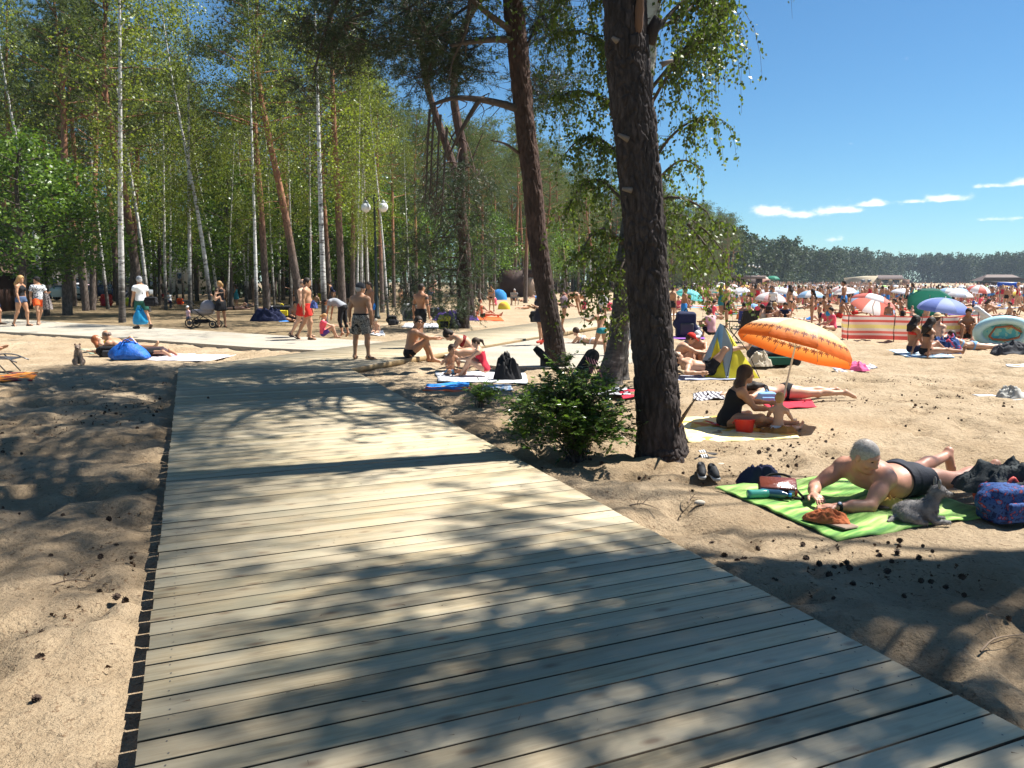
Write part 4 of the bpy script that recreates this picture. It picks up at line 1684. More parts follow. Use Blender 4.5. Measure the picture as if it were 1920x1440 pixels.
FRONT=[('birch',1,225,33,207,60,16.5,1.25,'tall white birch with dark foot standing beside the man carrying a blue bag'),('birch',0,277,44,238,90,17,1.0,'slim birch leaning left in front of the orange twin pine'),('birch',2,354,42,345,100,17.5,.95,'slim white birch rising straight behind the pram'),('birch',1,396,41,356,60,17,1.05,'white birch leaning left behind the woman in the black dress'),('birch',1,479,37,470,60,14.9,.95,'lone white birch whose thin top stands before the sky gap'),('birch',0,607,31,590,180,14.8,1.2,'speckled white birch behind the girl in the pink top'),('birch',1,513,52,500,300,15,.8,'thin birch behind the shirtless man in white shorts'),('birch',0,727,36,712,200,12,.75,'thin birch just right of the globe lamp post'),('birch',2,690,50,686,300,14,.9,'pale birch left of the globe lamp post'),('birch',2,200,48,150,180,17,.9,'slender birch leaning left behind the parked cars'),('birch',0,300,58,290,200,17,.9,'pale birch among dark stems by the white flats'),('birch',2,128,41,120,300,9,1.0,'low birch with ragged trunk left of the silver car'),('birch',1,318,50,316,200,16,.7,'slim birch between the straight one behind the pram and the white flats'),('birch',0,425,47,432,200,12,.7,'short slim birch right of the woman in the black dress'),('birch',2,462,55,466,200,14,.7,'thin birch just left of the lone birch in the sky gap'),('birch',1,545,48,556,200,15,.75,'slim birch leaning right above the man in the black T-shirt'),('birch',0,582,46,574,200,16,.75,'slim birch close left of the speckled birch'),('birch',2,668,40,676,260,13,.7,'thin birch right of the straight reddish pine'),('birch',1,766,47,770,300,11,.7,'thin birch left of the drooping pine boughs'),('pine',0,123,40,95,150,17.5,1.35,'stout dark pine with orange upper stem behind the walking couple'),('pine',1,158,46,128,180,18,1.1,'dark pine stem beside the silver car'),('pine',2,170,47,150,180,18.5,1.0,'pine with paired stem next to the silver car'),('pine',2,263,43,255,250,18.5,1.4,'thick orange-stemmed pine with low bare boughs behind the leaning birch'),('pine',0,245,52,262,240,19,1.1,'orange pine standing left of the twin stem'),('pine',0,36,46,22,150,18,1.1,'tall pine at the left end of the wood'),('pine',1,60,55,55,150,19,1.0,'pine behind the small roofed hut'),('pine',2,565,41,540,280,17.6,1.3,'dark leaning pine behind the two men in red trunks'),('pine',0,641,43,633,150,18.5,1.2,'straight pine with reddish stem left of the lamp post'),('pine',1,660,52,655,200,18,1.0,'slim pine close behind the straight reddish pine'),('pine',2,618,55,612,200,18,1.0,'brown pine stem behind the speckled birch'),('pine',1,716,43,712,300,12,1.1,'dark pine stem behind the lamp post'),('pine',0,738,52,735,300,13,1.0,'reddish pine stem right of the thin birch'),('pine',1,985,62,984,400,15,1.15,'orange-stemmed pine beside the brown hut'),('pine',0,905,70,903,400,14.5,1.0,'pine behind the blue and white sun tent'),('pine',2,1120,85,1118,420,15,1.0,'dark pine behind the woman in white'),('broad',1,40,36,40,400,8.4,1.25,'low bright green maple overhanging the walking couple'),('broad',0,84,39,90,400,7.6,1.15,'bright green maple behind the man in the patterned shirt'),('broad',1,432,50,430,400,9,1.0,'dark broadleaf tree behind the woman in the black dress'),('broad',0,300,66,300,400,9,1.1,'broadleaf sapling in front of the white flats'),('broad',1,545,60,545,400,10,1.1,'broadleaf tree deep behind the leaning dark pine'),('broad',0,760,58,760,400,9,1.0,'bright broadleaf tree behind the lamp post'),]
for(kind,var,px,Y,px2,py2,H,girth,lab)in FRONT:
 p=vp(px,540,Y)
 q=vp(px2,py2,Y)
 plant(kind,var,p.x,Y,H,(math.atan2(q.x-p.x,max(2,q.z)),random.uniform(-.02,.03)),lab,'front trees of the woodland',girth=girth*H/HEI[kind])
FLINE=[(-62,56),(-45,47),(-25,41),(-12,42),(-7,46),(-5,58),(-1,80),(6,98),(16,118),(31,140),(43.7,170),(62,215)]
SLOPE=[(-900,9),(355,9),(385,.255),(505,.25),(530,9),(640,9),(730,.27),(800,.205),(1060,.20),(1110,.165),(1200,.14),(1290,.115),(1330,.10),(1400,.07),(2500,.06)]
def front_y(x):
 return np.interp(x,[a for a,b in FLINE],[b for a,b in FLINE])
def px_of(x,y):
 return 960+FPX*x/y*(CT)
rng0=np.random.default_rng(99)
n_fill=0
for att in range(6000):
 if n_fill>=300:
  break
 x=rng0.uniform(-62,60)
 depth=rng0.random()**1.3*(34 if x<10 else 18)
 y=front_y(x)+1.5+depth
 if x>3 and att%2==0:
  continue
 px=px_of(x,y)
 if px<-350:
  continue
 if any((x-a)**2+(y-b)**2<(2.6 if x<10 else 3.2)**2 for a,b in TREES):
  continue
 if(92<px<215 or 232<px<280 or 325<px<400)and y>44:
  gap=True
 else:
  gap=False
 if gap and rng0.random()<.6:
  continue
 sl=np.interp(px,[a for a,b in SLOPE],[b for a,b in SLOPE])
 hmax=1.75+sl*y
 r=rng0.random()
 kind='pine' if r<(.55 if x<0 else .86)else('birch' if r<(.80 if x<0 else .95)else 'broad')
 if depth>14 and x<4 and rng0.random()<.35:
  kind='broad'
 if gap and kind=='broad':
  continue
 H=HEI[kind]*rng0.uniform(.88,1.1)
 if x>25:
  H*=1.0
 H=min(H,hmax*rng0.uniform(.93,1.0))
 if H<5:
  continue
 lab={'pine':'brown-stemmed pine among the crowded trunks of the woodland','birch':'white-stemmed birch among the crowded trunks of the woodland','broad':'leafy broadleaf tree filling the understorey of the woodland'}[kind]
 if x>3:
  lab={'pine':'dark pine along the woodland edge beside the open beach','birch':'birch along the woodland edge beside the open beach','broad':'round broadleaf tree along the woodland edge beside the beach'}[kind]
 var=int(rng0.integers(0,3))
 if kind=='pine' and x>3 and depth<8 and rng0.random()<.6:
  var=3
  H=min(H,rng0.uniform(8,14))
 g0=max(H/HEI[kind],.75)*rng0.uniform(.85,1.15)
 plant(kind,var,x,y,H,(rng0.normal()*.025,rng0.normal()*.025),lab,{'pine':'woodland pines','birch':'woodland birches','broad':'woodland broadleaf trees'}[kind]+(' by the beach' if x>3 else ''),girth=g0)
 n_fill+=1
def woodland(name,spots,leafsize,per,m,seed):
 rng=np.random.default_rng(seed)
 c=Geo()
 for(x,y,H,w)in spots:
  n=per
  k=9
  ctrs=np.stack([rng.normal(size=k)*w*.30,rng.normal(size=k)*w*.30,H*(.45+.5*rng.random(k))],1)
  which=rng.integers(0,k,n)
  q=ctrs[which]+unit_rand(n,rng)*(rng.random(n)**.4)[:,None]*np.array([w*.26,w*.26,H*.10])
  low=rng.random(n)<.25
  q[low,2]*=rng.random(low.sum())
  q[:,2]=np.clip(q[:,2],H*.04,H)
  q+=np.array([x,y,0])
  V,F=leaf_cloud(q,leafsize,rng,hang=.1,aspect=.9)
  c.add(V,F)
  V,F,_=tube_np([(x,y,-.2),(x,y,H*.8)],[.25,.1],4)
  c.add(V,F)
 o=c.build(name,m,None,False)
 return tag(o,kind='stuff')
rw=np.random.default_rng(5)
spots=[]
for i in range(260):
 x=rw.uniform(-95,40)
 y=front_y(x)+37+rw.random()*22 if x<10 else front_y(x)+20+rw.random()*25
 px=px_of(x,y)
 sl=np.interp(px,[a for a,b in SLOPE],[b for a,b in SLOPE])
 H=min(rw.uniform(12,20),(1.75+sl*y)*.96)
 if 88<px<215 or 232<px<280 or 325<px<400:
  if y<128:
   continue
 spots.append((x,y,H,rw.uniform(4,6)))
woodland('woodland_behind',spots,.42,420,FARLEAF,6)
spots=[]
pts=[(62,215),(84,276),(128,345),(213,478),(329,640),(350,545),(480,560),(640,520),(860,480)]
for(a,b)in list(zip(pts[:-1],pts[1:]))+[((300,625),(470,640)),((330,600),(440,590))]:
 ln=math.hypot(b[0]-a[0],b[1]-a[1])
 for i in range(int(ln/2.1)):
  u=rw.random()
  nx_,ny_=-(b[1]-a[1])/ln,(b[0]-a[0])/ln
  dpt=rw.random()**1.4*26+1
  spots.append((a[0]+(b[0]-a[0])*u+nx_*dpt,a[1]+(b[1]-a[1])*u+ny_*dpt,rw.uniform(15,20)*(1+.08*math.sin(u*9))*np.interp(a[1]+(b[1]-a[1])*u,[220,340,480,640],[1,1.0,1.08,1.2]),rw.uniform(6,9)))
woodland('woodland_round_bay',spots,1.0,430,FARLEAF,7)
for(x,y,H)in((-9,-3,17),(-13,3,18),(-6,-7,18),(1,-8,17),(6,-8,18),(10,-5,17),(-17,9,18),(-14,-5,17),(-19,1,18),(-2,-12,18),(-10,-11,18),(14,-8,18),(-24,6,18),(-22,14,17),(-27,20,18),(-5,-3.5,15),(4,-13,18),(-11.5,8,16)):  # unseen pines added to hold back sky light and deepen the shade
 plant('pine',int(abs(x*7+y))%3,x,y,H,(0,0),'tall pine added unseen behind or left of the boardwalk to block sky light','pines round the viewpoint',girth=1.15*H/18)
# THE TREES BY THE BOARDWALK
def bark_trunk(name,pts,radii,mat_,parent,nu=180,rows=300,cell=(.055,.16),amp=.022,seed=1,flare=.0):
 """trunk with real bark plates: cracked cells standing proud of deep furrows"""
 sp=spline(pts,rows)
 seg=np.concatenate([[0],np.cumsum(np.linalg.norm(np.diff(sp,axis=0),axis=1))])
 zc=np.linspace(0,1,len(pts))
 R=np.interp(np.linspace(0,1,rows),zc,radii)
 V,F,_=tube_np(sp,R,nu)
 V=V.reshape(rows,nu,3)
 ctr=sp[:,None,:]
 nrmv=(V-ctr)/(R[:,None,None])
 circ=2*math.pi*np.mean(radii)
 nc=max(6,int(circ/cell[0]))
 U=(np.arange(nu)/nu*nc)[None,:].repeat(rows,0)
 S=(seg/cell[1])[:,None].repeat(nu,1)
 U2=U+1.1*(vnoise(U*.8,S*1.1,seed+3)-.5)+.5*(vnoise(U*2.3,S*2.6,seed+13)-.5)
 S2=S+1.9*(vnoise(U*.45,S*.5,seed+4)-.5)+.7*(vnoise(U*1.9,S*1.7,seed+14)-.5)
 ui,si=np.floor(U2).astype(np.int64),np.floor(S2).astype(np.int64)
 def h(a,b,k):
  a=np.mod(a,nc)
  n=(a*73856093^b*19349663^(k*83492791+seed*2654435))&0xffffffff
  n=((n^(n>>13))*1274126177)&0xffffffff
  return((n^(n>>16))&0xffff)/65535.
 d1=np.full(U.shape,9.)
 d2=np.full(U.shape,9.)
 idr=np.zeros(U.shape)
 for a in(-1,0,1):
  for b in(-1,0,1):
   cx,cy=ui+a,si+b
   dx=U2-(cx+.15+.7*h(cx,cy,1))
   dy=S2-(cy+.15+.7*h(cx,cy,2))
   d=np.sqrt(dx*dx+dy*dy)
   nr=d<d1
   d2=np.where(nr,d1,np.minimum(d2,d))
   idr=np.where(nr,h(cx,cy,5),idr)
   d1=np.where(nr,d,d1)
 e=np.clip((d2-d1)/(.16+.34*vnoise(U*.3,S*.35,seed+6)),0,1)
 e=e*e*(3-2*e)
 disp=amp*(e*(.35+.85*idr)-.55)+amp*.45*(vnoise(U*5,S*5,seed+8)-.5)
 fl=0
 if flare:
  hh=np.clip(1-seg/.5,0,1)[:,None]**2
  fl=flare*hh*(1+.8*np.sin(np.arange(nu)/nu*2*math.pi*5+1.3)[None,:]*.6)
 V=V+nrmv*(disp+fl)[:,:,None]
 return mesh_np(name,V.reshape(-1,3),F,mat_,parent)
def limb(g,pts,r0,r1,n=7,k=10):
 sp=spline(pts,k)
 V,F,_=tube_np(sp,np.linspace(r0,r1,k),n)
 g.add(V,F)
 return sp
rngN=np.random.default_rng(41)
def needle_boughs(g,wood,centres,rngx,spread=(.5,.5,.25),brushes=60,per=16,ln=.085,wd=.006,down=.1):
 """masses of needle brushes on short twigs"""
 for c in centres:
  c=np.array(c)
  n=brushes
  q=c+rngx.normal(size=(n,3))*np.array(spread)
  D=unit_rand(n,rngx)*.5+(q-c)*.6
  D[:,2]-=down
  D/=np.linalg.norm(D,axis=1)[:,None]+1e-9
  for t in np.linspace(0,1,4):
   V,F=needle_cloud(q+D*.18*t,D,per//4+1,ln,wd,rngx,.9)
   g.add(V,F)
  if wood is not None:
   for k in range(0,n,3):
    V,F,_=tube_np([c+(q[k]-c)*.2,(c+q[k])/2+(0,0,.03),q[k]+D[k]*.15],[.010,.007,.003],3)
    wood.add(V,F)
def birch_sprays(leafs,wood,base_pts,rngx,n_tw,tw_len,per,size,side=(.25,.25),rise=.0):
 """long hanging twigs set along a bough, with leaves all along"""
 sp=np.array(base_pts)
 P=[]
 for i in range(n_tw):
  t=rngx.random()*(len(sp)-1.001)
  k=int(t)
  p0=sp[k]+(sp[k+1]-sp[k])*(t-k)
  a=rngx.random()*6.28
  l_=tw_len*(.5+.8*rngx.random())
  o=np.array([math.cos(a)*side[0],math.sin(a)*side[1],rise])*(.5+rngx.random())
  p1=p0+o*.6+np.array([0,0,-.12*l_])
  p2=p0+o+np.array([0,0,-.55*l_])
  p3=p0+o*1.15+np.array([0,0,-l_])
  c=spline([p0,p1,p2,p3],9)
  V,F,_=tube_np(c[::2],[.006,.005,.004,.003,.002],3)
  wood.add(V,F)
  m=per
  tt=rngx.random(m)*7.99
  kk=tt.astype(int)
  q=c[kk]+(c[kk+1]-c[kk])*(tt-kk)[:,None]+rngx.normal(size=(m,3))*.035
  P.append(q)
 P=np.concatenate(P)
 V,F=leaf_cloud(P,size,rngx,hang=.75,aspect=.82,fold=.10)
 leafs.add(V,F)
YA=7.62
ptsA=[vp(1243,872,YA),vp(1240,845,YA),vp(1229,700,YA),vp(1216,550,YA),vp(1206,400,YA),vp(1191,250,YA),vp(1179,140,YA),vp(1171,0,YA)]
ptsA=[tuple(p)for p in ptsA]
ptsA+=[(ptsA[-1][0]-.12,YA+.05,6.4),(ptsA[-1][0]-.22,YA+.1,9.0),(ptsA[-1][0]-.1,YA+.2,12.5),(ptsA[-1][0],YA+.2,15.5)]
radA=[.250,.232,.208,.197,.197,.200,.203,.195,.18,.15,.10,.04]
bigpine=empty('pine_tree',(ptsA[1][0],YA,0),0,'massive dark grey pine trunk standing beside the shrub at the boardwalk','tree')
def local(o):
 return np.array(o.location)
def sub(pts,o):
 return[tuple(np.array(p)-local(o))for p in pts]
bark_trunk('trunk',sub(ptsA,bigpine),radA,BARK_A,bigpine,nu=190,rows=620,seed=4,flare=.05)
g=Geo()
c=Geo()
stubm=mat('torn_wood',(.13,.07,.042),rough=.8,var=.3,scale=14,bump=.01,stretch=(1,1,.15))
st=MB()
p=sub([vp(1196,70,YA-.15),vp(1199,20,YA-.21),vp(1204,-50,YA-.26)],bigpine)
st.tube(spline(p,9),[.016,.034,.042,.038,.043,.036,.040,.034,.02],9)
st.build('torn_limb',stubm,bigpine,True)
st=MB()
p=sub([vp(1214,80,YA),vp(1224,55,YA-.02),vp(1236,34,YA-.05)],bigpine)
st.tube(p,[.075,.062,.055],10)
st.build('sawn_limb',BARK_A,bigpine,True)
for(x0,y0,x1,y1)in((1158,78,1148,70),(1178,262,1159,252),(1184,357,1167,354),(1240,122,1262,113)):
 st=MB()
 st.tube(sub([vp(x0,y0,YA-.18),vp(x1,y1,YA-.20)],bigpine),[.03,.015],7)
 st.build('branch_stub',mat('stub_wood',(.17,.135,.11),rough=.8,var=.2),bigpine,True)
st=MB()
for k in range(5):
 a=vp(1272+k*2,800-k*5,YA-.16)
 b=vp(1290+k*5,772-k*8,YA-.2-.02*k)
 st.tube(sub([a,(a+b)/2+Vector((.005,0,.01)),b],bigpine),[.012,.010,.003],4)
st.build('loose_bark',mat('loose_bark_wood',(.30,.19,.11),rough=.9,var=.3),bigpine)
axp=np.array(spline(sub(ptsA,bigpine),60))
cents=[]
rA=np.random.default_rng(3)
for i in range(20):
 u=(i+rA.random())/20
 z=7.2+8*u
 p0=np.array([np.interp(z,axp[:,2],axp[:,k])for k in range(3)])
 a=i*2.4+rA.random()
 ln=3.4*(1.05-.65*u)*(.6+.6*rA.random())
 p2=p0+np.array([math.cos(a),math.sin(a),.22])*ln
 limb(g,[p0,(p0+p2)/2+np.array([0,0,.15]),p2],.06*(1.1-.6*u),.015,6,6)
 for t in(.62,.82,1.0):
  cents.append(p0+(p2-p0)*t+rA.normal(size=3)*.2)
needle_boughs(c,g,cents,rA,(.34,.34,.18),brushes=30,per=16,ln=.11,wd=.010)
g.build('limbs',BARK_B,bigpine)
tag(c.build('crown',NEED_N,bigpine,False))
YB=15.4
ptsB=[vp(1046,712,YB),vp(1045,690,YB),vp(1032,600,YB),vp(1012,480,YB),vp(996,330,YB),vp(982,210,YB),vp(970,80,YB),vp(961,0,YB)]
ptsB=[tuple(p)for p in ptsB]
ptsB+=[(ptsB[-1][0]-.25,YB+.1,9.2),(ptsB[-1][0]-.1,YB+.1,11.5),(ptsB[-1][0]-.3,YB,14)]
radB=[.24,.205,.19,.19,.185,.185,.19,.185,.15,.10,.04]
pineB=empty('pine_tree',(ptsB[1][0],YB,0),0,'leaning pine with red bark behind the green shrub','tree')
bark_trunk('trunk',sub(ptsB,pineB),radB,BARK_B,pineB,nu=110,rows=420,cell=(.07,.2),amp=.022,seed=9,flare=.05)
gB=Geo()
cB=Geo()
VB=lambda x,y,dy=0:np.array(vp(x,y,YB+dy))-local(pineB)
limb(gB,[VB(980,208),VB(940,195,-.2),VB(895,186,-.5),VB(850,184,-.6),VB(812,196,-.8)],.085,.03)
limb(gB,[VB(897,190,-.5),VB(870,235,-.6),VB(852,270,-.5),VB(838,300,-.4)],.05,.012)
limb(gB,[VB(972,76),VB(930,74,-.3),VB(875,80,-.7),VB(845,86,-.9)],.075,.03)
limb(gB,[VB(966,62),VB(920,30,-.5),VB(880,-5,-.8),VB(820,-60,-1)],.07,.03)
limb(gB,[VB(880,2,-.8),VB(873,60,-.8),VB(850,110,-.8),VB(842,150,-.8)],.035,.012)
limb(gB,[VB(976,290),VB(948,270,-.3),VB(920,263,-.4)],.035,.012)
limb(gB,[VB(985,90),VB(1005,50,.4),VB(1015,10,.6),VB(1025,-40,.8)],.03,.012)
hb=np.random.default_rng(8)
for(x,y)in((815,195),(806,205),(826,215),(838,240)):
 x1=x-hb.uniform(0,28)
 limb(gB,[VB(x,y,-.8),VB(x-4,y+60,-.8),VB(x1,y+130+hb.uniform(-20,40),-.7),VB(x1-4,y+190,-.7)],.028,.006)
 for k in range(9):
  yy=y+30+18*k
  xx=x+(x1-x)*(k/9)
  sx_=hb.choice([-1,1])
  limb(gB,[VB(xx,yy,-.78),VB(xx+sx_*12,yy+14,-.7),VB(xx+sx_*18,yy+34+hb.uniform(-10,16),-.6)],.010,.003,4,5)
for k in range(14):
 x0,y0,d0=((940,195,-.2),(895,186,-.5),(850,184,-.6),(930,74,-.3),(875,80,-.7),(920,30,-.5))[k%6]
 limb(gB,[VB(x0,y0,d0),VB(x0+hb.uniform(-30,30),y0+hb.uniform(-20,30)),VB(x0+hb.uniform(-60,50),y0+hb.uniform(-10,60))],.014,.004,4,6)
cen=[]
for k in range(26):
 cen.append(VB(hb.uniform(590,860),hb.uniform(-60,115)*.95+0,hb.uniform(-1.2,2.2)))
for k in range(8):
 cen.append(VB(hb.uniform(560,650),hb.uniform(30,190),hb.uniform(-.5,2)))
for k in range(9):
 cen.append(VB(hb.uniform(790,880),hb.uniform(60,150),hb.uniform(-.5,1)))
for k in range(10):
 cen.append(VB(hb.uniform(1000,1050),hb.uniform(0,190),hb.uniform(.5,2)))
needle_boughs(cB,gB,cen,hb,(.36,.4,.20),brushes=78,per=16,ln=.12,wd=.011)
for(a,b_)in(((961,-40),(640,-20)),((961,-80),(700,60)),((962,-20),(800,70)),((640,-20),(585,150)),((700,20),(610,90))):
 limb(gB,[VB(*a,.2),VB((a[0]+b_[0])/2,(a[1]+b_[1])/2-15,.3),VB(*b_,.3)],.05,.015)
ax=np.array(spline(sub(ptsB,pineB),60))
cen=[]
for i in range(18):
 z=9.2+5*(i/18)
 p0=np.array([np.interp(z,ax[:,2],ax[:,k])for k in range(3)])
 a=i*2.4
 p2=p0+np.array([math.cos(a),math.sin(a),.25])*(3.4-.12*i)
 limb(gB,[p0,(p0+p2)/2+np.array([0,0,.15]),p2],.05,.015,5,6)
 for t in(.55,.8,1.0):
  cen.append(p0+(p2-p0)*t)
needle_boughs(cB,gB,cen,hb,(.38,.38,.2),brushes=34,per=16,ln=.12,wd=.012)
gB.build('limbs',BARK_D,pineB)
cB.build('crown',NEED_N,pineB,False)
YC=28.8
for(lab,pts,rad_,cents_,nb_,seed_)in(('tall pine whose dark boughs droop over the tattooed man',[(868,620),(868,600),(872,480),(862,380),(868,290),(852,190),(857,90),(880,30),(905,-10),(920,-80)],[.30,.25,.22,.20,.17,.14,.13,.12,.10,.05],[(800,330),(830,320),(860,330),(900,330),(790,380),(820,390),(860,400),(905,400),(780,440),(830,450),(880,460),(920,440),(770,490),(800,520),(840,500),(875,520),(760,540),(790,560),(850,550),(915,360),(815,360),(845,425),(870,365),(805,470),(890,500),(865,580),(755,575),(830,580)],84,5),('reddish pine leaning left behind the drooping boughs',[(884,612),(880,560),(870,420),(852,320),(822,230),(803,170),(790,100),(766,30),(750,-40)],[.24,.2,.18,.17,.15,.14,.13,.11,.06],[(740,20),(770,-10),(800,40),(720,60),(790,90),(700,20),(830,110),(760,110),(850,60)],30,6)):
 Y_=YC+(6 if 'reddish' in lab else 0)
 P3=[tuple(vp(x,y,Y_))for x,y in pts]
 t=empty('pine_tree',(P3[1][0],Y_,0),0,lab,'tree')
 bark_trunk('trunk',sub(P3,t),rad_,BARK_B,t,nu=48,rows=160,cell=(.10,.3),amp=.02,seed=seed_)
 gg=Geo()
 cc=Geo()
 rq=np.random.default_rng(seed_+50)
 cn=[]
 lo=local(t)
 for(x,y)in cents_:
  q=np.array(vp(x+rq.uniform(-8,8),y+rq.uniform(-8,8),Y_+rq.uniform(-2.2,1.5)))-lo
  cn.append(q)
  axl=np.array(spline(sub(P3,t),40))
  z0=min(axl[-1][2],q[2]+rq.uniform(.4,1.6))
  p0=np.array([np.interp(z0,axl[:,2],axl[:,k])for k in range(3)])
  limb(gg,[p0,(p0+q)/2+np.array([0,0,.35]),q],.035,.01,4,6)
 needle_boughs(cc,gg,cn,rq,(.42,.45,.33),brushes=nb_,per=16,ln=.15,wd=.014,down=.35)
 cn=[]
 for i in range(14):
  q=np.array([rq.normal()*1.6,rq.normal()*1.6,12.5+rq.random()*4])+np.array([P3[-2][0],Y_,0])-lo
  cn.append(q)
 needle_boughs(cc,gg,cn,rq,(.6,.6,.35),brushes=26,per=14,ln=.16,wd=.018)
 for(x0,y0,x1,y1)in((865,330,905,250),(854,160,900,120),(857,95,920,70),(867,280,835,235))if 'tall' in lab else((800,165,775,140),(812,205,840,175),(795,120,830,60)):
  limb(gg,[np.array(vp(x0,y0,Y_))-lo,np.array(vp((x0+x1)/2,(y0+y1)/2+8,Y_))-lo,np.array(vp(x1,y1,Y_))-lo],.05,.015,5,6)
 gg.build('limbs',BARK_B,t)
 cc.build('crown',NEED_N,t,False)
YE=12.75
ptsE=[tuple(vp(x,y,YE))for x,y in((1138,735),(1142,712),(1154,660),(1164,590),(1172,500),(1184,400),(1198,280),(1212,140),(1224,20))]
ptsE+=[(ptsE[-1][0]+.15,YE,7.8),(ptsE[-1][0]+.2,YE+.1,10),(ptsE[-1][0]+.1,YE+.1,13)]
radE=[.26,.205,.165,.155,.15,.14,.13,.12,.11,.09,.06,.02]
birchE=empty('birch_tree',(ptsE[1][0],YE,0),0,'old birch leaning right with its drooping leafy boughs around the big pine trunk','tree')
bark_trunk('trunk',sub(ptsE,birchE),radE,BARK_E,birchE,nu=80,rows=260,cell=(.06,.2),amp=.016,seed=13,flare=.06)
gE=Geo()
lE=Geo()
re_=np.random.default_rng(17)
VE=lambda x,y,dy=0:np.array(vp(x,y,YE+dy))-local(birchE)
BOUGH=[([(1218,200,0),(1260,130,-.6),(1310,80,-1.0),(1352,45,-1.2)],34,1.0,36),([(1222,165,0),(1280,95,-.2),(1320,50,-.3),(1372,10,-.4)],34,.95,36),([(1224,60,0),(1290,20,.3),(1320,-20,.5),(1350,-50,.4)],32,1.1,38),([(1226,10,0),(1280,-40,-.5),(1320,-90,-.8),(1345,-100,-.8)],22,1.3,36),([(1212,330,0),(1250,265,-.3),(1300,225,-.5),(1338,225,-.6)],20,.8,30),([(1208,380,0),(1240,330,.2),(1280,300,.3),(1318,320,.3)],14,.85,28),([(1190,400,0),(1250,370,-.5),(1310,385,-.8),(1350,430,-.9)],26,1.0,30),([(1186,420,0),(1260,400,.2),(1320,430,.2),(1362,480,.1)],26,.95,28),([(1290,420,0),(1330,470,-.2),(1355,520,-.3)],14,.85,28),([(1180,440,0),(1240,440,.6),(1290,480,.7),(1330,540,.7)],12,.6,30),([(1206,160,0),(1150,90,.2),(1090,60,.3),(1045,60,.3)],36,1.0,38),([(1206,110,0),(1150,20,.5),(1090,-20,.7),(1040,-10,.8)],34,1.2,38),([(1200,240,0),(1140,190,.3),(1080,170,.5),(1040,190,.5)],34,.95,38),([(1194,330,0),(1140,270,.4),(1090,260,.6),(1050,300,.7)],32,.95,36),([(1188,400,0),(1130,340,.4),(1090,350,.6),(1060,400,.7)],28,.95,36),([(1178,470,0),(1140,430,-.3),(1110,440,-.4),(1085,480,-.5)],26,1.0,38),([(1172,520,0),(1140,500,-.3),(1120,520,-.4),(1106,560,-.4)],16,.75,30),([(1180,470,0),(1165,500,-.4),(1150,540,-.5)],8,.7,26),([(1190,560,-.2),(1185,600,-.3)],5,.5,20),]
for(pts,ntw,tl,per)in BOUGH:
 sp=limb(gE,[VE(*q)for q in pts],.032,.008,6,12)
 birch_sprays(lE,gE,sp[2:],re_,ntw,tl,per,.058,(.34,.45),.06)
axe=np.array(spline(sub(ptsE,birchE),60))
for i in range(16):
 z=5.6+7*i/16
 p0=np.array([np.interp(z,axe[:,2],axe[:,k])for k in range(3)])
 a=i*2.4+.5
 ln=2.9*(1.1-.6*i/16)*(.55 if math.cos(a)>.2 else 1)
 p2=p0+np.array([math.cos(a)*ln,math.sin(a)*ln,.7])
 sp=limb(gE,[p0,(p0+p2)/2+np.array([0,0,.4]),p2],.04,.01,5,9)
 birch_sprays(lE,gE,sp[2:],re_,20,1.2,32,.07,(.4,.4))
gE.build('limbs',BARK_D,birchE)
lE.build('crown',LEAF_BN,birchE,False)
YE2=13.6
ptsE2=[tuple(vp(x,y,YE2))for x,y in((1163,712),(1163,690),(1167,600),(1176,500),(1190,380),(1200,250),(1200,100))]
ptsE2+=[(ptsE2[-1][0]-.1,YE2+.2,9.0),(ptsE2[-1][0]-.3,YE2+.5,12.5)]
b2=empty('birch_tree',(ptsE2[1][0],YE2,0),0,'straight birch stem half hidden behind the old leaning birch','tree')
bark_trunk('trunk',sub(ptsE2,b2),[.17,.14,.13,.12,.11,.10,.09,.06,.02],BARK_E,b2,nu=56,rows=160,cell=(.07,.22),amp=.013,seed=15)
g2=Geo()
l2=Geo()
ax2=np.array(spline(sub(ptsE2,b2),50))
for i in range(14):
 z=6.6+5.4*i/14
 p0=np.array([np.interp(z,ax2[:,2],ax2[:,k])for k in range(3)])
 a=i*2.4
 p2=p0+np.array([math.cos(a)*2.3,math.sin(a)*2.3,.8])*(1.1-.5*i/14)
 sp=limb(g2,[p0,(p0+p2)/2+np.array([0,0,.3]),p2],.03,.008,5,8)
 birch_sprays(l2,g2,sp[2:],re_,16,1.1,30,.07,(.4,.4))
g2.build('limbs',BARK_D,b2)
l2.build('crown',LEAF_BN,b2,False)
